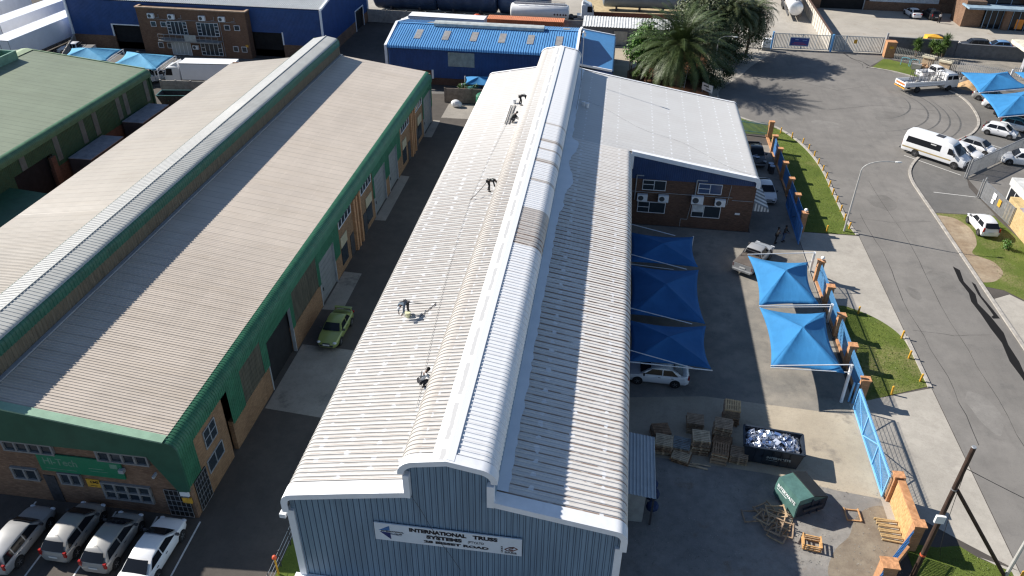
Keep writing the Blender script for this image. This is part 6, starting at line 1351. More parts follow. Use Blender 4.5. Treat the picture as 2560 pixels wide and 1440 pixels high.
sail('shaded navy shade sail in the middle of three beside the hall', [(2.7,54.7,2.6),(8.3,54.7,2.6),(8.3,47.3,2.55),(2.7,47.7,2.55)], .7, SBd, GS, beams=[((2.3,55.9,2.95),(7.3,54.3,2.8),.035),((2.6,54.95,2.5),(6.3,54.6,2.5),.025)], dip=.3)
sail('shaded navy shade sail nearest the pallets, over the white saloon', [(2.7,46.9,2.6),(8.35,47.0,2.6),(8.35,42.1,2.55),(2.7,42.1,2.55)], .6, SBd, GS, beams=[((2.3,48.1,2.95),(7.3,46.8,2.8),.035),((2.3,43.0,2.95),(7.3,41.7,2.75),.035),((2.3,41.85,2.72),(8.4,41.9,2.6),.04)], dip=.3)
sail('blue shade sail at the back of the right hand bays', [(47.0,111.3,2.7),(53.6,112.8,2.7),(54.2,106.6,2.6),(46.7,103.5,2.5)], .9, SB, GS, posts=[((54.2,112.9,0),(54.2,112.9,3),.1)], beams=[((46.7,103.4,2.6),(56,106.6,2.8),.05)], dip=.4)
sail('blue shade sail over the red car in the right hand bays', [(46.7,103.0,2.6),(53.6,105.3,2.7),(54.5,98.0,2.6),(45.9,94.9,2.5)], .9, SB, GS, posts=[((54.9,98.2,0),(54.9,98.2,2.8),.1)], beams=[((45.9,94.8,2.55),(55,97.8,2.7),.05)], dip=.4)
sail('blue shade sail cut by the right edge of the frame', [(54.4,112.8,2.7),(60,113.5,2.7),(61,106,2.6),(54.6,106.3,2.6)], .9, SB, GS, posts=[((60,113.6,0),(60,113.6,2.8),.1)], dip=.35)
sail('pale blue shade sail behind the sage roof, left of two', [(-76.2,101.2,2.5),(-69.0,102.0,2.5),(-68.4,97.0,2.4),(-75.6,95.6,2.4)], 1.0, SBl, GS, posts=[((-69,102.1,0),(-69,102.1,2.5),.07),((-68.3,97,0),(-68.3,97,2.45),.07)], beams=[((-68.4,97.0,2.5),(-69,102,2.5),.05),((-68.4,97,2.2),(-69,102,2.2),.04)], dip=.5)
sail('pale blue shade sail behind the sage roof, right of two', [(-67.9,101.2,2.5),(-60.3,100.4,2.5),(-59.9,94.6,2.4),(-67.2,95.0,2.4)], 1.0, SBl, GS, posts=[((-59.8,94.6,0),(-59.8,94.6,2.5),.07),((-60.2,100.4,0),(-60.2,100.4,2.5),.07)], beams=[((-59.9,94.6,2.5),(-60.3,100.4,2.5),.05),((-59.9,94.6,2.1),(-60.3,100.4,2.1),.04)], dip=.5)
sail('small blue shade sail behind the alley wall', [(-19.1,99.2,2.3),(-15.2,99.4,2.3),(-15.2,96.6,2.2),(-19.0,96.5,2.2)], .6, SB, GS, posts=[((-19.2,99.2,0),(-19.2,99.2,2.4),.06),((-19.1,96.5,0),(-19.1,96.5,2.3),.06)], dip=.3)
# ------------------------------------------------------------------ pallets
def pallet_mesh(m, blocks=True, lw_=.10, nt=7):
    mb = MB(); a, b = .55, .5
    for i in range(nt): y = -b+.05+(2*b-.1)*i/(nt-1); mb.box(-a,a,y-lw_/2,y+lw_/2,.105,.125)
    for x in (-a+.05,0,a-.05): mb.box(x-.04,x+.04,-b,b,.025,.105)
    for y in (-b+.05,0,b-.05): mb.box(-a,a,y-.05,y+.05,.0,.025)
    return mb
pw = [mat('pallet_grey_wood',(.33,.235,.155),.9,var=.35,scale=4), mat('pallet_brown_wood',(.27,.165,.095),.9,var=.35,scale=4), mat('pallet_pale_wood',(.50,.39,.26),.85,var=.3,scale=4), mat('pallet_blue_grey_wood',(.23,.25,.25),.85,var=.3,scale=4), mat('pallet_new_wood',(.56,.38,.20),.8,var=.25,scale=4)]
PSRC = []
for m_ in pw:
    o = pallet_mesh(m_).build('pallet', m_); PSRC.append(o)
ST = [ # x, y, n, top material, rot, description
 (9.75,40.0,11,4,1.5,'tall stack with the sunlit golden top'),(7.35,38.85,7,0,-.08,'separate stack at the back left'),(5.1,37.85,5,1,.25,'leaning brown stack near the shelter'),(9.0,38.15,11,0,-.15,'tall grey stack in front of the sunlit one'),
 (5.25,36.6,7,2,-.08,'pale topped stack next to the shelter roof'),(6.4,36.75,5,3,-.2,'blue grey topped low stack'),(7.55,36.95,10,2,-.05,'tall pale topped stack in the middle'),(8.72,36.35,7,1,1.42,'dark stack with boards turned lengthwise'),(9.9,36.45,5,0,-.1,'front stack next to the open skip'),(8.95,37.3,6,1,-.3,'dark stack squeezed between the tall ones'),(6.35,36.0,3,2,-.28,'lowest small stack in front of the blue grey one')]
random.seed(21); used = set()
ordw = ['bottom','second','third','fourth','fifth','sixth','seventh','eighth','ninth','tenth','top']
for si, (x, y, n, tm, rz, desc) in enumerate(ST):
    for k in range(n):
        mi = tm if k >= n-1 else random.choice((0,1,1,0,2))
        if mi not in used: o = PSRC[mi]; used.add(mi)
        else: o = PSRC[mi].copy(); C.objects.link(o)
        j = .05 if k < n-1 else .03
        o.location = (x+random.uniform(-j,j), y+random.uniform(-j,j), .01+k*.128); o.rotation_euler = (0, 0, rz+random.uniform(-.07,.07))
        w_ = 'top' if k == n-1 else ('bottom' if k == 0 else ordw[k]+'-lowest')
        tag(o, f'{w_} pallet of the {desc}', 'pallet', 'stacked wooden pallets in the yard')
for m_i, o in enumerate(PSRC):
    if m_i not in used: bpy.data.objects.remove(o)
tb = thing('timber_scraps', 'loose grey boards lying on the gravel in front of the pallets', 'boards', (7.4,35.45,0)); mb = MB()
for i in range(5): mb.beam((random.uniform(-.7,-.3),random.uniform(-.2,.25),.03+.02*i),(random.uniform(.3,.8),random.uniform(-.25,.1),.03+.02*i),.08,.025)
mb.build('boards', pw[2], tb)
# ------------------------------------------------------------------ open skip full of foil scrap
NB = mat('skip_navy',(.018,.026,.04),.5,var=.3,scale=2)
sk = thing('skip', 'dark open skip heaped with crumpled silver foil scrap', 'skip', (11.95,37.0,.01), -.10)
skip_shell(sk, 3.6, 1.85, 1.4, .25, NB, 0, NB)
k = MB(); text_mesh(k, 'INTERWASTE', .24, (-.35,-.955,.72), (1,0,0), (0,0,1), bold=.006); k.box(-.35,.3,-.96,-.95,.58,.60)
k.build('lettering', mat('skip_lettering',(.32,.36,.38),.6), sk)
fo = thing('scrap_foil', 'heap of crumpled silver foil offcuts filling the dark skip', 'scrap', (11.95,37.0,.01), -.10); random.seed(4); mb = MB()
for i in range(420):
    u, v = random.uniform(-1.62,1.5), random.uniform(-.78,.78); z = 1.12+.32*(1-(u/1.8)**2)*(1-(v/1.0)**2)+random.uniform(-.06,.1); s = random.uniform(.05,.2)
    R = Matrix.Rotation(random.uniform(-1,1),3,'X')@Matrix.Rotation(random.uniform(-1,1),3,'Y')@Matrix.Rotation(random.uniform(0,6),3,'Z')
    pts = [R@Vector((a*s+random.uniform(-.02,.02),b*s*random.uniform(.3,1.2),random.uniform(-.04,.04)))+Vector((u,v,z)) for a,b in ((-1,-1),(1,-1),(1,1),(-1,1))]
    c_ = sum(pts, Vector())/4+R@Vector((0,0,random.uniform(-.06,.06))); mb.add(pts+[c_], [(0,1,4),(1,2,4),(2,3,4),(3,0,4)])
rawbuild(mb, 'foil', mat('silver_foil',(.62,.66,.74),.22,.85,var=.15,scale=3), fo)
mb = MB(); mb.box(-1.7,1.6,-.8,.8,.9,1.12); mb.build('foil_base', mat('crushed_foil',(.20,.22,.26),.4,.6,var=.4,scale=6), fo)
mb = MB()
for i in range(7): u = random.uniform(-1.4,1.2); v = random.uniform(-.6,.6); mb.beam((u,v,1.42),(u+random.uniform(-.5,.5),v+random.uniform(-.3,.3),1.5),.25,.02)
mb.build('blue_offcuts', mat('blue_offcut',(.10,.17,.36),.4), fo)
# green front-loading bin
gb = thing('waste_bin', 'dark green closed waste container with black ribbed lid and white lettering', 'waste container', (13.1,33.42,.01), math.atan2(-.885,.465))
DG = mat('bin_green',(.075,.155,.14),.4,var=.2,scale=1.5)
L_, Wd, Hh = 1.95, 2.1, 1.5
mb = MB(); prof = [(-Wd/2,.12),(-Wd/2-.02,.9),(-Wd/2+.10,Hh),(.0,Hh+.04),(Wd/2,1.1),(Wd/2,.12)]
mb.add([(-L_/2,y,z) for y, z in prof]+[(L_/2,y,z) for y, z in prof], [tuple(range(6)), tuple(range(6,12))[::-1]]+[(i,6+i,6+(i+1)%6,(i+1)%6) for i in range(6)])
mb.build('body', DG, gb)
mb = MB()
for i in range(12):
    u0, u1 = i/12, (i+.62)/12; a = (u0*(Wd/2+.03), Hh+.06-u0*.42); b = (u1*(Wd/2+.03), Hh+.06-u1*.42)
    x = L_/2+.04
    mb.add([(-x,*a),(x,*a),(x,*b),(-x,*b),(-x,a[0],a[1]+.06),(x,a[0],a[1]+.06),(x,b[0],b[1]+.06),(-x,b[0],b[1]+.06)], [(0,3,2,1),(4,5,6,7),(0,1,5,4),(1,2,6,5),(2,3,7,6),(3,0,4,7)])
x = L_/2+.02; mb.add([(-x,0,Hh+.05),(x,0,Hh+.05),(x,Wd/2+.02,1.12),(-x,Wd/2+.02,1.12),(-x,Wd/2+.02,.3),(x,Wd/2+.02,.3)], [(0,1,2,3),(3,2,5,4)])
mb.build('lid', mat('black_plastic_lid',(.02,.022,.024),.5), gb)
mb = MB(); mb.box(L_/2,L_/2+.02,-Wd/2+.12,Wd/2-.02,.14,1.1); mb.box(L_/2+.02,L_/2+.07,-.05,.05,.14,1.3); mb.box(L_/2+.02,L_/2+.07,.5,.58,.14,1.0); mb.build('end_panel', NB, gb)
mb = MB()
for x in (-L_/2-.05,L_/2+.12): mb.box(x-.04,x+.04,-.6,.7,.6,.78)
islands(mb, 'lifting_pocket', M['darkmetal'], gb)
k = MB(); text_mesh(k, 'INTERWASTE', .30, (-.80,-Wd/2-.035,.98), (1,0,0), (0,.12,1), fit=1.6, bold=.010); k.box(-.8,.1,-Wd/2-.03,-Wd/2-.02,.80,.84)
k.build('lettering', mat('bin_lettering',(.62,.66,.66),.6), gb)
# ------------------------------------------------------------------ timber frames, poles, logs
def frame(label, loc, rz, L, W, n, m, name='pallet_collar', tilt=(0,0), group='timber collars lying on the gravel'):
    t = thing(name, label, 'pallet collar', loc, rz, group); t.rotation_euler = (tilt[0], tilt[1], rz); mb = MB()
    for k in range(n):
        z = .05+k*.17; w_ = .07
        for s in (-1,1): mb.cbox((0,s*W/2,z),(L,w_,.06)); mb.cbox((s*L/2,0,z+.065),(w_,W+.12,.06))
    mb.build('rails', m, t); return t
frame('single bright timber frame lying in the sun by the green container', (16.1,32.85,.01), .02, .8, .8, 1, M['wood'])
frame('stack of new orange timber frames alone on the sunny gravel', (13.3,30.3,.01), -.12, .95, .72, 3, mat('new_timber',(.56,.32,.13),.75,var=.25,scale=5))
random.seed(12)
pl = [(10.3,31.9,.05,.1,'flat weathered frame at the left of the tangled pile'),(11.0,32.4,.12,.6,'weathered frame at the back of the tangled pile'),(11.5,31.9,.2,-.3,'frame in the middle of the tangled pile'),(11.7,31.2,.1,.9,'frame at the right of the tangled pile'),(11.2,31.3,.28,.35,'frame lying on top of the tangled pile'),(12.0,31.7,.16,1.2,'frame leaning at the right end of the tangled pile'),(11.5,30.7,.06,-.5,'frame nearest the camera in the tangled pile'),(10.9,31.6,.34,.9,'frame tilted on the left of the tangled pile'),(11.6,32.2,.32,.1,'frame lying high at the back of the tangled pile'),(11.9,31.0,.3,-.2,'frame resting on the right side of the tangled pile'),(11.3,31.0,.46,1.2,'topmost frame crowning the tangled pile')]
for x, y, z, rz, lb in pl: frame('weathered '+lb if not lb.startswith(('flat','weathered')) else lb, (x,y,z), rz, random.uniform(.9,1.3), random.uniform(.7,.95), 1, mat('dry_tan_timber',(.40,.29,.18),.85,var=.3,scale=4) if random.random()<.65 else pw[0], tilt=(random.uniform(-.18,.18),random.uniform(-.15,.15)))
for i in range(9):
    y = 32.75-.19*i; x = 17.95+random.uniform(-.08,.08)
    t = thing('timber_pole', 'thin straw coloured timber pole in the row against the brick wall, '+['farthest back','second from the back','third from the back','fourth from the back','middle one','fourth from the front','third from the front','second from the front','frontmost'][i], 'pole', (x,y,.07+.09*(i%2)), random.uniform(-.12,.06), 'timber poles by the brick wall')
    mb = MB(); mb.tube((-.6,0,0),(.58,0,.02),.065,.055,8); mb.build('pole', mat('straw_pole',(.42,.30,.15),.85,var=.35,scale=6,stretch=(1,6,6)), t)
# ------------------------------------------------------------------ poles and lamps
tp = thing('utility_pole', 'tall dark timber utility pole at the lower right with a white box', 'utility pole', (18.44,29.06,0))
mb = MB(); mb.tube((0,0,0),(.0,0,9.7),.145,.115,12); mb.build('pole', M['pole'], tp)
mb = MB(); mb.tube((0,0,9.7),(0,0,9.74),.12,.10,12); mb.build('metal_cap', M['steel'], tp)
mb = MB(); mb.box(-.34,.12,-.26,-.12,4.55,5.05); mb.build('junction_box', M['white'], tp)
mb = MB(); mb.lathe([(.15,0),(.15,.12)],12,(0,0,1.75)); mb.build('orange_band', mat('orange_band',(.62,.12,.05),.5), tp); mb = MB(); mb.lathe([(.14,0),(.14,.05)],12,(0,0,6.8)); mb.build('steel_band', M['steel'], tp)
st = thing('stay_pole', 'dark timber stay leaning against the utility pole', 'stay pole', (23.4,29.75,0)); mb = MB(); mb.tube((0,0,0),(18.62-23.4,29.1-29.75,6.75),.11,.10,10); mb.build('pole', M['pole'], st)
def cable(name, label, p, q, sag, r=.012, n=24):
    p, q = Vector(p), Vector(q); pts = []
    for i in range(n+1): t = i/n; v = p.lerp(q, t); v.z -= sag*4*t*(1-t); pts.append(v)
    mb = MB(); mb.path(pts, r, 5); return tag(mb.build(name, M['rubber']), label, 'cable')
cable('overhead_cable','black overhead cable running from the utility pole toward the road at the right edge',(18.5,29.06,8.3),(33,22,7.4),.5,.018)
cable('service_cable','thin black cable looping from the utility pole down to the lawn',(18.55,29.06,8.1),(20.3,30.6,.1),1.1,.014)
def lamp(label, x, y, h, ax, ay, tipz, name='street_lamp', m=None):
    t = thing(name, label, 'street lamp', (x,y,0), 0, 'street lamps'); mb = MB(); pts = [(0,0,0),(0,0,h*.5),(0,0,h)]
    for i in range(1, 9): a = i/8*PI/2; pts.append((ax*.75*(1-math.cos(a)), ay*.75*(1-math.cos(a)), h+(tipz-h)*math.sin(a)))
    pts.append((ax, ay, tipz)); rr = [.10,.085,.06]+[.05]*8+[.045]; mb.path(pts, rr, 8); mb.build('post', m or mat('lamp_grey',(.42,.41,.39),.5,var=.1), t)
    d = Vector((ax,ay,0)).normalized(); mb = MB(); mb.ball((ax+d.x*.25,ay+d.y*.25,tipz),.14,10,6,2.4 if abs(d.x)>.5 else 1,2.4 if abs(d.y)>.5 else 1,.65); mb.build('lamp_head', mat('lamp_head',(.60,.60,.58),.4), t); return t
lamp('tall grey street lamp with curved arm at the corner of the upper lawn',23.13,68.1,6.3,2.7,0,7.33)
lamp('grey street lamp beside the big palm, arm over the turning circle',14.1,110.2,5.6,1.9,-.4,6.35)
lamp('grey street lamp cut by the lower right corner of the frame',23.4,29.7,6.3,2.7,0,7.3)
pk = thing('marker_post', 'yellow post with an orange top on the grass left of the blue gable', 'post', (-15.45,24.3,0)); mb = MB(); mb.tube((0,0,0),(-.05,.05,1.25),.05,n=8); mb.build('post', M['yellow'], pk); mb = MB(); mb.ball((-.05,.05,1.32),.13,10,6,1,1,1.2); mb.build('orange_top', mat('orange_plastic',(.65,.10,.04),.5), pk)
wf_ = thing('wire_fence', 'thin wire fence along the grass strip left of the gable wall', 'fence', (-15.5,22,0)); 
for i in range(5):
    mb = MB(); mb.tube((0,i*1.4,0),(0,i*1.4,1.3),.03,n=6); mb.build('post', M['darkmetal'], wf_)
mb = MB()
for z in (.4,.8,1.2): mb.tube((0,0,z),(0,5.6,z),.012,n=4)
mb.build('wires', M['steel'], wf_)
# ------------------------------------------------------------------ back right: gates, palisades, blocks
GP = mat('grey_gate',(.42,.42,.40),.5,var=.1); GB2 = mat('grey_blue_frame',(.13,.22,.33),.5)
def bar_gate(label, p, q, h, mB, mF, pitch=.22, bw=.10, posts=True, divs=4, group=None):
    d = Vector((q[0]-p[0],q[1]-p[1],0)); L = d.length; t = thing('palisade_gate', label, 'gate', (p[0],p[1],.01), math.atan2(d.y,d.x), group); mb = MB(); n = int(L/pitch)
    for i in range(n): x = (i+.5)*L/n; mb.box(x-bw/2,x+bw/2,-.015,.015,.15,h)
    mb.build('bars', mB, t); mb = MB(); mb.box(0,L,.015,.07,.15,.23); mb.box(0,L,.015,.07,h-.1,h-.02)
    for k in range(divs+1): x = L*k/divs; mb.box(x-.04,x+.04,.072,.12,.1,h)
    mb.build('frame', mF, t); return t
bar_gate('long grey palisade gate with a blue banner, left of two at the back', (24.9,127.6),(33.4,127.7),2.45,GP,GB2,group='factory gates at the back')
bar_gate('long grey palisade gate with a small yellow plate, right of two at the back', (33.9,127.75),(41.3,127.8),2.5,GP,GB2,group='factory gates at the back')
bn = thing('banner','dark blue banner with a white border hung on the left back gate','banner',(28.7,127.45,1.3)); mb = MB(); mb.box(27.2,30.2,127.47,127.5,.6,2.0); mb.build('border', M['white'], bn, True); mb = MB(); mb.box(27.32,30.08,127.45,127.47,.72,1.88); mb.build('print', mat('banner_blue',(.03,.06,.26),.5), bn, True)
mb = MB(); mb.box(27.9,29.5,127.44,127.45,1.1,1.18); mb.box(27.6,29.8,127.44,127.45,.9,.98); mb.build('red_stripes', mat('banner_red',(.40,.06,.10),.5), bn, True); mb = MB(); mb.box(28.0,28.5,127.44,127.45,1.55,1.7); mb.box(29.1,29.8,127.44,127.45,1.55,1.62); mb.build('pale_marks', mat('banner_pale',(.25,.40,.62),.5), bn, True)
yb_ = thing('sign_board','small yellow plate on the right back gate','sign',(37.1,127.6,1.6)); mb = MB(); mb.box(36.9,37.35,127.66,127.69,1.4,2.0); mb.build('board', M['yellow'], yb_, True)
for x, h, m_, lb in ((24.6,2.6,'bluepaint','blue steel gate post beside the white gate control box'),(33.65,2.6,'bluepaint','blue steel gate post between the two back gates'),(41.6,3.2,'greypaint','tall grey gate post next to the brick pillar at the back')):
    t = thing('gate_post', lb, 'gate post', (x,127.6,0)); mb = MB(); mb.box(-.12,.12,-.12,.12,0,h); mb.build('post', M[m_], t); mb = MB(); mb.box(-.15,.15,-.15,.15,h,h+.05); mb.build('cap', M[m_], t)
t = thing('meter_box','white meter kiosk with dark base beside the back gates','kiosk',(23.6,126.6,0)); mb = MB(); mb.box(-.6,.6,-.35,.35,.5,1.7); mb.build('cabinet', M['white'], t); mb = MB(); mb.box(-.62,.62,-.37,.37,0,.5); mb.build('base', M['concrete_grey'], t); mb = MB(); mb.box(-.68,.68,-.43,.43,1.7,1.78); mb.build('lid', M['white'], t)
palisade('palisade_fence','white palisade fence left of the back gates, half hidden by the trees',(18.5,127.9),(23.9,127.7),2.2,GP,pitch=.2,bw=.09)
pillar('wide brick pillar with a yellow plate right of the back gates', 42.0,126.4,2.3,1.4, m=M['brickorange'])
yb_ = thing('sign_board','yellow plate on the wide brick pillar by the back gates','sign',(42.1,125.7,1.6)); mb = MB(); mb.box(41.75,42.35,125.74,125.79,1.4,1.75); mb.build('board', M['yellow'], yb_, True)
DP = mat('weathered_palisade',(.16,.16,.155),.6,var=.25)
palisade('palisade_fence','dark grey palisade fence between the lawn and the leafy shrubs',(42.5,125.1),(49.6,119.3),2.0,DP,pitch=.24,bw=.085)
palisade('palisade_fence','light grey palisade fence in front of the grey wall at the right',(49.8,119.2),(56.6,115.6),2.0,mat('galv_palisade',(.42,.42,.41),.5),pitch=.24,bw=.09)
palisade('palisade_fence','short galvanised fence by the gateway column at the right edge',(57.0,118.5),(60.5,117),1.8,mat('galv_palisade',(.42,.42,.41),.5),pitch=.24,bw=.09)
bar_gate('long galvanised sliding palisade gate standing open behind the minibus', (39.0,82.4),(51.5,94.2),1.95,M['steel'],M['steel'],pitch=.13,bw=.07,divs=9)
bar_gate('galvanised palisade gate with white and yellow plates beside the guard house', (38.55,77.3),(39.15,71.6),2.0,M['steel'],M['steel'],pitch=.12,bw=.06,divs=2)
for y0, y1, z0, z1, m_, lb in ((75.3,74.7,1.2,1.75,'white','white notice plate on the guard house gate'),(74.2,73.7,.9,1.6,'yellow','yellow warning plate on the guard house gate'),(75.3,74.9,.65,1.1,'white','small lower white plate on the guard house gate')):
    t = thing('sign_board', lb, 'sign', (38.65,(y0+y1)/2,z0)); mb = MB(); mb.box(-.05,-.02,-(y0-y1)/2,(y0-y1)/2,0,z1-z0); mb.build('board', M[m_], t); t.rotation_euler.z = math.atan2(.6,5.7)*1; t.location.x = 38.5+(77.3-(y0+y1)/2)*.105
for x, y in ((38.6,77.5),(38.9,82.2)):
    t = thing('gate_post', 'galvanised post at the '+('guard house gate' if y < 80 else 'end of the long open gate'), 'gate post', (x,y,0)); mb = MB(); mb.box(-.07,.07,-.07,.07,0,2.3); mb.build('post', M['steel'], t); mb = MB(); mb.box(-.3,-.22,-.05,.05,.1,2.1); mb.build('guide', M['steel'], t)
bk = (('cream rendered block pillar on the lawn, left of two',(46.6,122.3)),('cream rendered block pillar on the lawn, right of two',(48.4,120.5)))
for lb, (x,y) in bk:
    t = thing('masonry_pillar', lb, 'pillar', (x,y,0), -.6, 'cream masonry pillars by the palisade'); mb = MB(); mb.box(-.75,.75,-.45,.45,0,1.35); mb.build('body', mat('cream_masonry',(.52,.40,.27),.9,var=.15), t); mb = MB(); mb.box(-.9,.9,-.6,.6,1.35,1.6); mb.build('cap', mat('cream_cap',(.62,.56,.42),.9), t)
t = thing('rubble_heap','heap of broken orange bricks in front of the cream pillars','rubble',(45.7,121.2,0)); random.seed(31); mb = MB()
for i in range(70): r = random.random()**.6; a = random.uniform(0,6.28); mb.cbox((r*1.1*math.cos(a),r*.8*math.sin(a),.12+.55*(1-r)*random.random()+.1),(.3,.2,.16),0,Matrix.Rotation(random.uniform(0,3),3,'Z')@Matrix.Rotation(random.uniform(-.6,.6),3,'X'))
mb.build('bricks', mat('rubble_brick',(.48,.30,.17),.9,var=.35,scale=4), t)
def mound(name, label, x, y, a, b, h, m, seed=1, cat='heap'):
    rnd = random.Random(seed); t = thing(name, label, cat, (x,y,0)); mb = MB(); nr, na = 8, 22
    ph = [rnd.uniform(0,6.28) for _ in range(4)]
    for i in range(nr+1):
        r = i/nr
        for j in range(na):
            th = 2*PI*j/na; w_ = 1+.18*math.sin(2*th+ph[0])+.12*math.sin(3*th+ph[1])+.06*math.sin(5*th+ph[2]); z = h*(math.cos(r*PI/2)**1.3)*(1+.12*math.sin(4*th+ph[3]+r*5)) if r < 1 else 0
            mb.v.append((a*r*w_*math.cos(th), b*r*w_*math.sin(th), max(0,z)+rnd.uniform(-.04,.04)*(r<1)+.01))
    for i in range(nr):
        for j in range(na): q = i*na+j; q2 = i*na+(j+1)%na; mb.f.append((q,q2,q2+na,q+na)); mb.mi.append(0)
    rawbuild(mb, name, m, t, smooth=60); return t
mound('sand_heap','heap of orange sand between the dropside truck and the blue sails',50.3,113.9,2.6,1.7,.9,mat('orange_sand',(.44,.29,.15),.95,var=.25,scale=3),2,'sand heap')
mound('gravel_heap','small heap of grey gravel behind the orange sand',50.6,116.6,1.6,1.2,.8,mat('heap_gravel',(.26,.25,.23),.95,var=.3,scale=6),3,'gravel heap')
hp = thing('pipe_rail','pale blue bent pipe barrier with a concrete block on the lawn','barrier',(44.0,121.9,0),-.55); mb = MB()
for x0 in (-1.3,.05): mb.path([(x0,0,0),(x0,0,1.0),(x0+.15,0,1.15),(x0+1.0,0,1.15),(x0+1.15,0,1.0),(x0+1.15,0,0)],.05,8)
mb.build('pipe', mat('pale_blue_pipe',(.16,.38,.45),.5), hp); cb_ = thing('concrete_block','rough grey concrete block in front of the pale blue pipe barrier','block',(44.6,120.8,0),-.5); mb = MB(); mb.box(-.65,.65,-.35,.35,0,.75); mb.build('block', M['concrete_grey'], cb_)
yt = thing('tank', 'orange yellow tarpaulin covered box behind the grey wall by the shrubs', 'covered box', (50.8,134.2,0)); mb = MB(); mb.add([(-1.3,-.9,0),(1.3,-.9,0),(1.3,.9,0),(-1.3,.9,0),(-1.2,-.8,1.5),(1.2,-.8,1.4),(1.2,.8,1.4),(-1.2,.8,1.5),(0,0,1.75)], [(0,1,5,4),(1,2,6,5),(2,3,7,6),(3,0,4,7),(4,5,8),(5,6,8),(6,7,8),(7,4,8)]); mb.build('cover', mat('yellow_tarp',(.72,.38,.04),.7), yt)
for i,(x,y,z,lb) in enumerate(((-19.5,94.2,0,'white sack lying by the alley end wall'),)):
    t = thing('sack', lb, 'sack', (x,y,z)); mb = MB(); mb.ball((0,0,.45),.55,12,8,1.2,.9,.9); mb.ball((.4,.1,.3),.4,10,6); mb.build('sack', M['white'], t)
t = thing('water_tank','green plastic tank at the corner of the alley end wall','tank',(-16.3,94.6,0)); mb = MB(); mb.lathe([(.6,0),(.65,.3),(.65,1.5),(.5,1.75),(.2,1.85)],16); mb.build('tank', mat('tank_green',(.03,.17,.10),.5), t); mb = MB(); mb.lathe([(.2,1.85),(.2,1.93)],12); mb.build('lid', mat('tank_green',(.03,.17,.10),.5), t)
for i, (x, y) in enumerate(((18.05,80.2),)):
    t = thing('drum','dark drums with pale blue lids beside the upper fence','drums',(x,y,0)); mb = MB()
    mb.lathe([(.28,0),(.28,.85)],14); mb.lathe([(.28,0),(.28,.85)],14,(-.05,.65,0)); mb.build('drum', M['darkmetal'], t); mb = MB(); mb.lathe([(.29,.85),(.29,.9)],14); mb.lathe([(.29,.85),(.29,.9)],14,(-.05,.65,0)); mb.build('lid', mat('pale_blue_lid',(.45,.52,.62),.5), t)
aw = thing('awning','grey and white striped awning on the end wall of the office wing','awning',(14.1,68,2.4)); mb = MB()
n_ = 11
for k in range(n_):
    mb.cur = k % 2; y0, y1 = 66.6+(71.2-66.6)*k/n_, 66.6+(71.2-66.6)*(k+1)/n_
    mb.add([(14.05,y0,3.1),(14.05,y1,3.1),(15.5,y1,2.45),(15.5,y0,2.45),(15.5,y1,2.2),(15.5,y0,2.2)], [(0,1,2,3),(3,2,4,5)])
mb.build('canopy', [mat('awning_grey',(.17,.18,.19),.8), mat('awning_white',(.55,.55,.54),.8)], aw, True)
mb = MB()
for k in range(10):
    mb.cur = k % 2; x0, x1 = 14.05+1.45*k/10, 14.05+1.45*(k+1)/10; z0, z1 = 3.1-.65*k/10, 3.1-.65*(k+1)/10
    mb.add([(x0,66.58,2.2),(x1,66.58,2.2),(x1,66.58,z1),(x0,66.58,z0)], [(0,1,2,3)])
mb.build('side_flap', [mat('awning_grey',(.17,.18,.19),.8), mat('awning_white',(.55,.55,.54),.8)], aw, True)
ws_ = thing('sign_board','white sign board on the ground right of the big palm','sign',(12.9,104.6,0),-.9); mb = MB(); mb.box(-1.0,1.0,-.03,.03,.35,1.35); mb.build('board', M['white'], ws_); mb = MB(); mb.box(-.7,.3,-.04,-.031,.95,1.1); mb.box(-.2,.7,-.04,-.031,.6,.72); mb.build('dark_print', M['darkmetal'], ws_); mb = MB(); mb.box(-.95,-.87,.03,.09,0,1.4); mb.box(.87,.95,.03,.09,0,1.4); islands(mb, 'post', M['steel'], ws_)
def ladder(label, p, q, wd, m, rungs=12):
    p, q = Vector(p), Vector(q); t = thing('ladder', label, 'ladder', p); d = (q-p); side = d.cross(Vector((0,0,1))).normalized()*wd/2; mb = MB()
    for s in (-1,1): mb.beam(side*s, d+side*s, .06,.05)
    mb.build('side_rails', m, t); mb = MB()
    for i in range(rungs): c_ = d*((i+.5)/rungs); mb.tube(c_-side, c_+side, .022, n=5)
    mb.build('rungs', m, t); return t
ladder('dark metal ladder lying on the sunlit white roof slope', (-9.4,68.9,8.30),(-9.48,73.9,8.29),.42,mat('ladder_dark',(.07,.065,.06),.6),16)
ladder('light metal ladder leaning by the trunk of the big palm', (9.75,106.4,0),(10.1,107.6,3.1),.5,M['steel'],8)
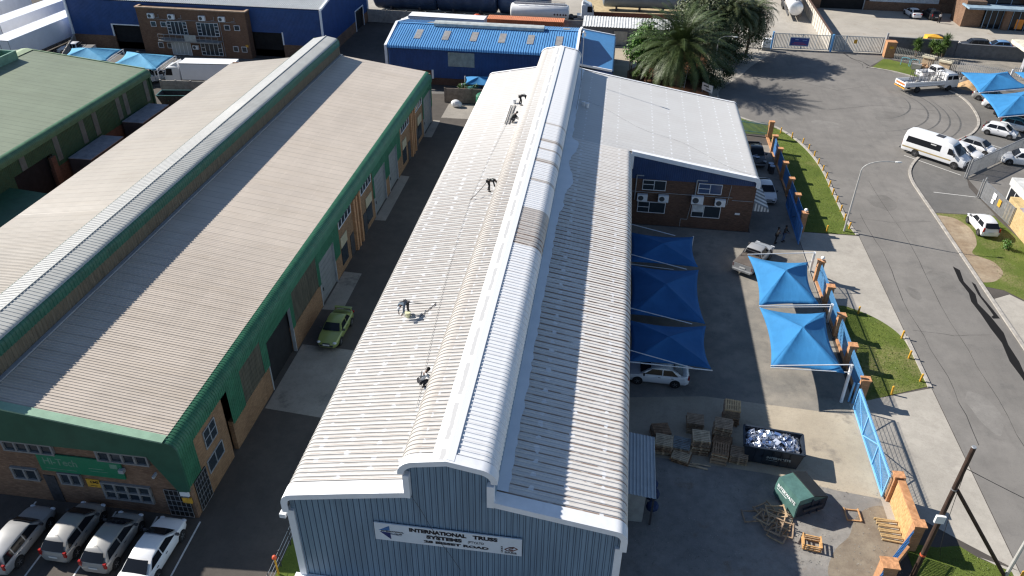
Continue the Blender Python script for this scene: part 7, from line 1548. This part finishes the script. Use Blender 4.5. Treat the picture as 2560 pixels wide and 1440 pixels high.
# ------------------------------------------------------------------ people
def skin_chain(name, verts, edges, radii, m, parent, root=0, sub=1):
    me = bpy.data.meshes.new(name); me.from_pydata(verts, edges, []); me.materials.append(m)
    o = bpy.data.objects.new(name, me); C.objects.link(o); o.parent = parent
    md = o.modifiers.new('skin', 'SKIN'); sv = me.skin_vertices[0].data
    for i, r in enumerate(radii): rr = r if isinstance(r, (tuple, list)) else (r, r); sv[i].radius = rr; sv[i].use_root = (i == root)
    s = o.modifiers.new('sub', 'SUBSURF'); s.levels = sub; s.render_levels = sub; md.use_smooth_shade = True
    return o
def person(label, loc, heading, J, shirt, trousers, hairm, shoes, sleeves=.6, cap=None, extra=None, boots=False):
    """J: joints (x forward, y left, z up): hip, chest, neck, head, and l/r of sho, elb, hand, hipj, knee, foot"""
    t = thing('person', label, 'person', loc, math.radians(heading)); V = lambda p: Vector(p)
    v, e, r = [], [], []
    def add(p, rad, par=None): v.append(tuple(p)); r.append(rad); (e.append((par, len(v)-1)) if par is not None else None); return len(v)-1
    hip = add(J['hip'], .115); mid = add(V(J['hip']).lerp(V(J['chest']), .5), (.115,.10), hip); ch = add(J['chest'], (.135,.105), mid); nk = add(J['neck'], .055, ch)
    hd = V(J['head']); up = (hd-V(J['neck'])).normalized(); h1 = add(hd-up*.06, .070, nk); h2 = add(hd+up*.035, (.085,.092), h1); add(hd+up*.105, .055, h2)
    fwd = V(J.get('face', (1,0,-.2))).normalized(); add(hd-up*.01+fwd*.105, .016, h1)
    for s in ('l','r'):
        sh = add(J[s+'sho'], .062, ch); el = add(J[s+'elb'], .042, sh); hn = V(J[s+'hand']); d = (hn-V(J[s+'elb'])).normalized(); wr = add(hn-d*.07, .028, el); pm = add(hn, (.036,.02), wr)
        sd = d.cross(Vector((.3,.2,1))).normalized()
        for k, ln in ((-1.5,.075),(-.5,.09),(.5,.085),(1.5,.065)): f1 = add(hn+d*.05+sd*(k*.018), .010, pm); add(hn+d*(.05+ln*.5)+sd*(k*.02)+Vector((0,0,-.012)), .009, f1)
        tb = add(hn-d*.02+sd*.05, .011, pm); add(hn+d*.03+sd*.065, .009, tb)
        hj = add(J[s+'hipj'], .085, hip); kn = add(J[s+'knee'], .058, hj); ft = add(J[s+'foot'], .040, kn); add(V(J[s+'foot'])+Vector((.14,0,-.035)), (.04,.03), ft)
    skin_chain('body', v, e, r, M['skin'], t)
    v, e, r = [], [], []
    a = add(V(J['hip'])+(V(J['chest'])-V(J['hip']))*.05, (.15,.13)); b = add(V(J['hip']).lerp(V(J['chest']),.55), (.15,.125), a); c = add(J['chest'], (.165,.125), b); add(V(J['chest']).lerp(V(J['neck']),.6), .085, c)
    for s in ('l','r'): sh = add(J[s+'sho'], .078, c); add(V(J[s+'sho']).lerp(V(J[s+'elb']), sleeves), .062, sh); 
    for s in ('l','r'):
        if sleeves >= .99: i = [k for k in range(len(v)) if (Vector(v[k])-V(J[s+'elb'])).length < 1e-4][0]; add(V(J[s+'elb']).lerp(V(J[s+'hand']), .72), .045, i)
    skin_chain('shirt', v, e, r, shirt, t)
    v, e, r = [], [], []
    a = add(J['hip'], (.15,.13))
    for s in ('l','r'): hj = add(J[s+'hipj'], .105, a); kn = add(J[s+'knee'], .076, hj); add(V(J[s+'foot'])+Vector((0,0,.06)), .062, kn)
    skin_chain('trousers', v, e, r, trousers, t)
    for s in ('l','r'):
        mb = MB(); f = V(J[s+'foot']); mb.ball((f.x+.05,f.y,f.z-.02), .075, 10, 6, 1.9, .75, .8)
        if boots: mb.tube((f.x-.02,f.y,f.z),(f.x-.02,f.y,f.z+.2),.065,.075,10)
        mb.build('shoe', shoes, t, smooth=60)
    mb = MB(); c0 = hd+up*.05-fwd*.02
    mb.ball(tuple(c0), .112, 12, 8, 1, .92, .92); mb.build('cap' if cap else 'hair', cap or hairm, t, smooth=60)
    if extra: extra(t, J)
    return t
black = mat('black_workwear',(.018,.018,.02),.85,var=.3); hair = mat('black_hair',(.012,.011,.01),.8); whitec = mat('white_cotton',(.66,.66,.66),.85,var=.06); bluew = mat('blue_grey_workwear',(.13,.17,.21),.85,var=.15)
strap = mat('harness_strap',(.35,.36,.34),.7); dstrap = mat('dark_strap',(.04,.04,.045),.8)
def harness(m):
    def f(t, J):
        mb = MB(); A = [Vector(J['lsho']), Vector(J['rsho'])]; hp = Vector(J['hip']); ax = (Vector(J['chest'])-hp).normalized(); bk = ax.cross(Vector((0,1,0))); bk = -bk if bk.z < 0 and abs(ax.x) > .5 else bk
        if abs(ax.x) <= .5: bk = Vector((-1,0,0))
        for s, o in ((1,A[0]),(-1,A[1])): mb.beam(o+bk*.13, hp+ax*.1+bk*.155+Vector((0,-s*.13,0)), .045, .02)
        mb.lathe([(.15,-.025),(.16,0),(.15,.025)], 14, tuple(hp+ax*.08)); mb.build('harness', m, t)
    return f
BEND = dict(hip=(-.05,0,.93),chest=(.36,0,1.02),neck=(.55,0,.96),head=(.68,0,.90),face=(.4,0,-1),lsho=(.44,.19,.98),rsho=(.44,-.19,.98),lelb=(.55,.24,.70),relb=(.52,-.22,.70),lhand=(.66,.16,.42),rhand=(.60,-.12,.42),lhipj=(-.05,.10,.88),rhipj=(-.05,-.10,.88),lknee=(.02,.13,.48),rknee=(.10,-.13,.48),lfoot=(-.10,.14,.08),rfoot=(.06,-.15,.08))
SQ = dict(hip=(-.10,0,.36),chest=(.20,0,.72),neck=(.32,0,.87),head=(.42,0,.96),face=(1,0,-.6),lsho=(.24,.19,.76),rsho=(.24,-.19,.76),lelb=(.40,.25,.50),relb=(.40,-.25,.50),lhand=(.62,.14,.32),rhand=(.60,-.16,.30),lhipj=(-.06,.11,.34),rhipj=(-.06,-.11,.34),lknee=(.34,.20,.48),rknee=(.32,-.20,.44),lfoot=(.05,.18,.08),rfoot=(-.02,-.18,.08))
STAND = dict(hip=(0,0,.95),chest=(.02,0,1.28),neck=(.03,0,1.47),head=(.05,0,1.60),face=(1,0,-.2),lsho=(.02,.19,1.38),rsho=(.02,-.19,1.38),lelb=(.08,.27,1.12),relb=(.14,-.26,1.14),lhand=(.30,.10,1.05),rhand=(.22,-.10,1.38),lhipj=(0,.10,.90),rhipj=(0,-.10,.90),lknee=(.03,.11,.49),rknee=(.0,-.11,.49),lfoot=(0,.13,.08),rfoot=(-.06,-.12,.08))
def up_z(x): return 8.0+(x+10.5)*.187+.05 if x > -10.5 else 7.45+(x+13.2)*.2037+.05
person('roof worker in blue grey overalls and white cap bending over the open left slope',(-11.35,38.0,up_z(-11.35)),-112,BEND,bluew,mat('dark_work_trousers',(.035,.035,.04),.85),hair,whitec,1.0,cap=whitec,extra=harness(dstrap),boots=True)
person('roof worker in a white shirt with dark harness crouching against the roof monitor',(-8.72,31.0,up_z(-8.7)),38,SQ,whitec,mat('dark_trousers',(.03,.03,.035),.85),hair,M['darkmetal'],.7,extra=harness(dstrap))
person('roof worker in black bending toward the monitor, second from the front along it',(-8.85,54.6,up_z(-8.8)),-8,BEND,black,black,hair,black,1.0,extra=harness(strap))
person('roof worker in black crouching beside the dark ladder',(-8.95,69.3,up_z(-8.9)),5,SQ,black,mat('charcoal_trousers',(.06,.06,.065),.85),hair,black,1.0,extra=harness(strap))
person('roof worker in black bending farthest back next to the white bucket',(-8.75,73.8,up_z(-8.7)),10,BEND,black,black,hair,black,1.0,extra=harness(strap))
person('person in patterned shirt and black trousers in the shaded yard, one hand raised',(16.25,64.65,.02),-10,STAND,mat('patterned_shirt',(.20,.18,.15),.85,var=.7,scale=9),black,hair,black,.5)
S2 = dict(STAND); S2.update(lhand=(.42,.05,1.08),rhand=(.40,-.10,1.08),lelb=(.15,.24,1.10))
person('person in black top and blue jeans in the shaded yard near the open gate',(17.0,65.1,.02),-30,S2,black,mat('blue_jeans',(.06,.10,.19),.85),hair,black,1.0)
S3 = dict(STAND); S3.update(lhand=(.05,.28,.82),rhand=(.1,-.27,.82),lknee=(.14,.11,.5),rfoot=(-.18,-.12,.1),lelb=(.0,.26,1.1),relb=(-.02,-.26,1.1))
person('person in a white shirt and dark trousers walking past the black car',(56.3,148.6,.02),-60,S3,whitec,black,hair,black,.5)
bk_ = thing('bucket','white bucket on the roof beside the farthest roof worker','bucket',(-9.45,74.6,up_z(-9.45))); mb = MB(); mb.lathe([(.16,0),(.2,.38),(.215,.4),(.215,.43)],14); mb.build('bucket', M['white'], bk_)
bk_ = thing('bucket','white paint bucket with yellow stain by the feet of the bending roof worker','bucket',(-11.2,37.75,up_z(-11.2))); mb = MB(); mb.lathe([(.14,0),(.17,.3),(.18,.32)],14); mb.build('bucket', mat('stained_bucket',(.62,.62,.40),.6,var=.2,scale=6), bk_)
rp = [(-8.6,29.2),(-9.2,35.6),(-9.62,40.8),(-9.95,47),(-10.14,53.4),(-9.95,61),(-9.55,69),(-9.0,76.5)]
mb = MB(); mb.path([(x,y,up_z(x)+.03) for x, y in rp], .011, 5); tag(mb.build('safety_rope', mat('rope_grey',(.42,.41,.39),.9)), 'thin grey safety rope lying lengthwise along the left roof slope', 'rope')
for a, b, lb in (((-11.5,38.05,8.75),(-9.68,39.0,up_z(-9.68)+.05),'dark harness lanyard from the bending roof worker to the safety rope'),((-8.95,54.5,9.25),(-10.1,53.2,up_z(-10.1)+.04),'dark lanyard trailing from the black clad worker second along the monitor'),((-9.68,39.0,up_z(-9.68)+.05),(-10.4,37.6,up_z(-10.4)+.04),'slack loop of dark lanyard lying on the roof by the rope')): 
    p, q = Vector(a), Vector(b); mb = MB(); mb.path([p, p.lerp(q,.35)-Vector((0,0,.06)), p.lerp(q,.7)-Vector((0,0,.05)), q], .022, 5); tag(mb.build('lanyard', dstrap), lb, 'lanyard')
# ------------------------------------------------------------------ trees and plants
def leaf_mat(name, a, b, c, sc_=1.2):
    t = NT(name); n = t.ramp(t.noise(sc_, 4, .7), .32, .68); n2 = t.noise(9, 2)
    t.b.inputs['Subsurface Weight'].default_value = 0
    return t.out(t.mix(t.math('MULTIPLY', t.ramp(n2,.5,.7), .5), t.mix(n, a, b), c), .5, 0, .35)
LM = {'palm': leaf_mat('palm_leaf',(.038,.062,.018),(.068,.098,.03),(.095,.12,.045)), 'bright': leaf_mat('bright_leaf',(.05,.12,.018),(.09,.19,.03),(.13,.23,.05)), 'dull': leaf_mat('dull_leaf',(.045,.065,.025),(.085,.10,.04),(.12,.13,.06)), 'dark': leaf_mat('hedge_leaf',(.022,.04,.012),(.04,.065,.02),(.06,.09,.03)), 'yucca': leaf_mat('yucca_leaf',(.075,.14,.025),(.12,.20,.04),(.17,.24,.07))}
def palm(label, x, y, h, R, n, seed, m, trunk_r=.38, cat='palm tree', name='palm_tree', leaf=.62, droop=1.0, lw=.055, steep=(-.35,1.35)):
    rnd = random.Random(seed); t = thing(name, label, cat, (x,y,0)); mb = MB(); k = 10; pts = []
    for i in range(k+1): z = h*i/k; pts.append((.06*math.sin(z*.9),.05*math.cos(z*.7),z))
    mb.path(pts, [trunk_r*(1.15-.25*i/k)*(1+.05*(i%2)) for i in range(k+1)], 12); mb.build('trunk', M['bark'], t)
    mb = MB()
    for f in range(n):
        az = f*2.39996+rnd.uniform(-.2,.2); u = f/n; el = steep[1]-(steep[1]-steep[0])*u**.85+rnd.uniform(-.1,.1); Lf = R*rnd.uniform(.85,1.1)*(.8+.25*math.sin(u*3)); seg = 12
        p = Vector((.2*math.cos(az),.2*math.sin(az),h)); d_el = el; rach = [p.copy()]; dirs = []
        for s in range(seg):
            d = Vector((math.cos(az)*math.cos(d_el),math.sin(az)*math.cos(d_el),math.sin(d_el))); dirs.append(d); p = p+d*(Lf/seg); rach.append(p.copy()); d_el -= droop*(.035+.16*(s/seg)**1.2)*(1.15-.3*u)
        side0 = Vector((-math.sin(az),math.cos(az),0))
        for s in range(seg): # rachis
            w_ = .035*(1-s/seg)+.01; a, b = rach[s], rach[s+1]; mb.add([a-side0*w_,a+side0*w_,b+side0*w_,b-side0*w_], [(0,1,2,3)])
            if s < 1: continue
            for q in (0,.33,.66):
                o = a.lerp(b, q); fr = (s+q)/seg; ll = leaf*(math.sin(PI*min(1,fr*.9+.12))**.6)*rnd.uniform(.85,1.1)
                for sg in (-1,1):
                    nrm = side0.cross(dirs[s]); ld = (side0*sg*.85+dirs[s]*(.55+.3*fr)-Vector((0,0,1))*.22*rnd.random()+ nrm*(-.25*0)).normalized(); lwv = dirs[s]*lw*.5; tip = o+ld*ll-Vector((0,0,.10*ll))
                    mb.add([o-lwv,o+lwv,tip+lwv*.25,tip-lwv*.25], [(0,1,2,3)])
    rawbuild(mb, 'crown', m, t); return t
def leafy(label, x, y, h, rx, ry, rz, zc, n, seed, m, name='tree', cat='tree', ls=.22, clumps=26, trunk=.2, twist=0):
    rnd = random.Random(seed); t = thing(name, label, cat, (x,y,0)); cl = []
    for i in range(clumps):
        a, b = rnd.uniform(0,2*PI), rnd.uniform(-1,1); r = rnd.uniform(.35,1)**.5; cl.append((Vector((math.cos(a)*math.sqrt(1-b*b)*rx*r, math.sin(a)*math.sqrt(1-b*b)*ry*r, zc+b*rz*r)), rnd.uniform(.28,.5)*min(rx,ry,rz)+.2))
    mb = MB()
    if trunk:
        mb.path([(0,0,0),(.08,.05,zc*.4),(.02,-.05,zc)],[trunk,trunk*.8,trunk*.45],9)
        for c_, r in cl[:9]: mb.path([(.05,.02,zc*.55),c_*.6+Vector((0,0,zc*.25)),c_],[trunk*.4,trunk*.22,.02],6)
        mb.build('trunk', M['bark'], t); mb = MB()
    for i in range(n):
        c_, r = cl[int(rnd.random()**1.1*len(cl))]; d = Vector((rnd.gauss(0,1),rnd.gauss(0,1),rnd.gauss(0,.85))); d.normalize(); p = c_+d*r*(rnd.random()**.4)*1.15
        nrm = (d+Vector((rnd.uniform(-.7,.7),rnd.uniform(-.7,.7),rnd.uniform(-.2,.9)))).normalized(); a = nrm.cross(Vector((rnd.uniform(-1,1),rnd.uniform(-1,1),.3))).normalized(); b = nrm.cross(a); s = ls*rnd.uniform(.6,1.3)
        mb.add([p-a*s*.5,p+b*s*.32,p+a*s*.5,p-b*s*.32], [(0,1,2,3)])
    rawbuild(mb, 'crown', m, t); return t
def yucca(label, x, y, h, seed, n=5, R=.6, group=None, m=None):
    rnd = random.Random(seed); t = thing('yucca_plant', label, 'plant', (x,y,0), 0, group); tr = MB(); mb = MB()
    for k in range(n):
        a = rnd.uniform(0,6.28); hh = h*rnd.uniform(.5,1); tip = Vector((math.cos(a)*.5*rnd.random()*(n>1),math.sin(a)*.5*rnd.random()*(n>1),hh)); tr.path([(tip.x*.3,tip.y*.3,0),tuple(tip)],[.08,.05],6)
        for f in range(46):
            az, el = rnd.uniform(0,6.28), rnd.uniform(-.7,1.45); d = Vector((math.cos(az)*math.cos(el),math.sin(az)*math.cos(el),math.sin(el))); s = Vector((-math.sin(az),math.cos(az),0))*.035; o = tip+d*.05; e = tip+d*R*rnd.uniform(.75,1.1); md = o.lerp(e,.55)+Vector((0,0,.03))
            mb.add([o-s*.6,o+s*.6,md+s,e,md-s], [(0,1,2,3,4)])
    tr.build('stem', M['bark'], t); rawbuild(mb, 'crown', m or LM['yucca'], t); return t
palm('huge date palm with a wide arching crown behind the white roofed office wing',9.0,107.6,5.6,7.6,175,3,LM['palm'],.5,leaf=1.0,lw=.10,droop=.85,steep=(-.75,1.4))
palm('tall ragged palm in the dark tree group right of the date palm',16.6,119.5,7.4,4.6,90,8,LM['dull'],.25,leaf=.8,droop=1.4,lw=.085)
palm('slender drooping palm at the right edge of the tree group',20.0,122.0,6.8,4.2,80,12,LM['dull'],.2,leaf=.75,droop=1.5,lw=.08)
leafy('tall dull green tree behind the date palm',12.8,119.0,9,4.4,3.8,4.0,5.8,13000,5,LM['dull'],ls=.32,clumps=40)
leafy('dense grey green tree at the right of the tree group by the back gates',18.2,123.6,7.5,4.2,3.2,3.8,4.6,11000,6,LM['dull'],ls=.30,clumps=36)
leafy('bright green broad leaved tree left of the date palm',5.0,111.2,6.5,2.7,2.5,3.0,4.0,6500,7,LM['bright'],ls=.36,clumps=34)
leafy('dark bushy shrub at the right foot of the date palm',14.2,108.6,4,2.0,3.2,2.2,1.9,6500,9,LM['dark'],name='shrub',cat='shrub',ls=.20,trunk=.08)
leafy('dark undergrowth shrub below the grey green trees',16.8,118.5,3,2.8,3.4,2.0,1.6,6500,19,LM['dark'],name='shrub',cat='shrub',ls=.22,trunk=.08)
for i, (x, y, h, lb) in enumerate(((2.7,110.6,3.4,'tallest slim yucca left of the bright green tree'),(3.6,108.6,2.2,'low yellow green yucca by the end of the white roof'),(4.9,107.9,2.4,'yucca clump between the white roof and the date palm'),(3.3,106.8,1.6,'smallest yucca right behind the white roof edge'))): yucca(lb, x, y, h, 40+i, 4 if i else 2, .65)
for i, (x, y, h, lb) in enumerate(((46.3,127.0,2.6,'spiky leafy shrub left of three behind the palisade'),(48.4,126.6,2.4,'spiky leafy shrub in the middle of three behind the palisade'),(50.2,127.2,3.3,'tallest spiky shrub right of three behind the palisade'),(49.0,125.6,2.2,'low spiky shrub in front of the middle one behind the palisade'))): yucca(lb, x, y, h, 60+i, 9, .85)
leafy('dark undergrowth shrub around the trunk of the date palm',8.6,110.6,3,5.0,2.2,1.5,1.2,6500,29,LM['dark'],name='shrub',cat='shrub',ls=.24,trunk=.08)
leafy('small green bush on the grass near the white hatchback',37.2,66.8,.9,.4,.4,.4,.5,420,71,LM['bright'],name='bush',cat='bush',ls=.14,clumps=9,trunk=.03)
leafy('thin weedy creeper on top of the alley end wall',-18.3,96.5,2,1.2,.4,.4,2.0,500,72,LM['bright'],name='creeper',cat='creeper',ls=.14,clumps=9,trunk=.04)
# tufts of grass along the lawns: one object, nobody could count it
rnd = random.Random(77); mb = MB()
def tufts(poly, n, hmin=.02, hmax=.06):
    xs = [p[0] for p in poly]; ys = [p[1] for p in poly]
    def inside(x, y):
        c_ = False; j = len(poly)-1
        for i in range(len(poly)):
            if (poly[i][1] > y) != (poly[j][1] > y) and x < (poly[j][0]-poly[i][0])*(y-poly[i][1])/(poly[j][1]-poly[i][1])+poly[i][0]: c_ = not c_
            j = i
        return c_
    k = 0
    while k < n:
        x, y = rnd.uniform(min(xs),max(xs)), rnd.uniform(min(ys),max(ys))
        if not inside(x, y): continue
        k += 1
        for q in range(2):
            a = rnd.uniform(0,6.28); h = rnd.uniform(hmin,hmax); w_ = rnd.uniform(.015,.035); dx, dy = math.cos(a)*w_, math.sin(a)*w_; lx, ly = rnd.uniform(-.05,.05), rnd.uniform(-.05,.05)
            mb.add([(x-dx,y-dy,.02),(x+dx,y+dy,.02),(x+lx,y+ly,.02+h)], [(0,1,2)])
tufts([(19.5,67.4),(23.7,67.5),(23.6,81),(22.2,90),(20.3,93.6),(17.5,95.2),(19.3,91)], 4200)
tufts([(19.2,43.4),(19.2,54.9),(20.4,55),(22.9,53),(23.9,50),(23.9,45.7)], 2400)
tufts([(19,31),(21.6,31.3),(23.8,30),(23.9,26),(17.5,26)], 1600); tufts([(35.5,73),(38.5,73),(39.2,69),(45,60),(42,50.5),(37,56.5),(34.6,60.2),(35.2,66)], 2400)
o = rawbuild(mb, 'grass', leaf_mat('grass_blade',(.10,.145,.028),(.15,.19,.04),(.24,.21,.09), .5)); tag(o, None, None, None, 'stuff')
# pebbles and litter on the gravel yard
mb = MB()
for i in range(1800):
    x, y = rnd.uniform(2.6,18.2), rnd.uniform(24,35); s = rnd.uniform(.01,.026); mb.cbox((x,y,.012+s*.3),(s*2,s*1.6,s),rnd.uniform(0,3))
o = rawbuild(mb, 'pebbles', mat('loose_pebbles',(.27,.255,.23),.95,var=.5,scale=2)); tag(o, None, None, None, 'stuff')
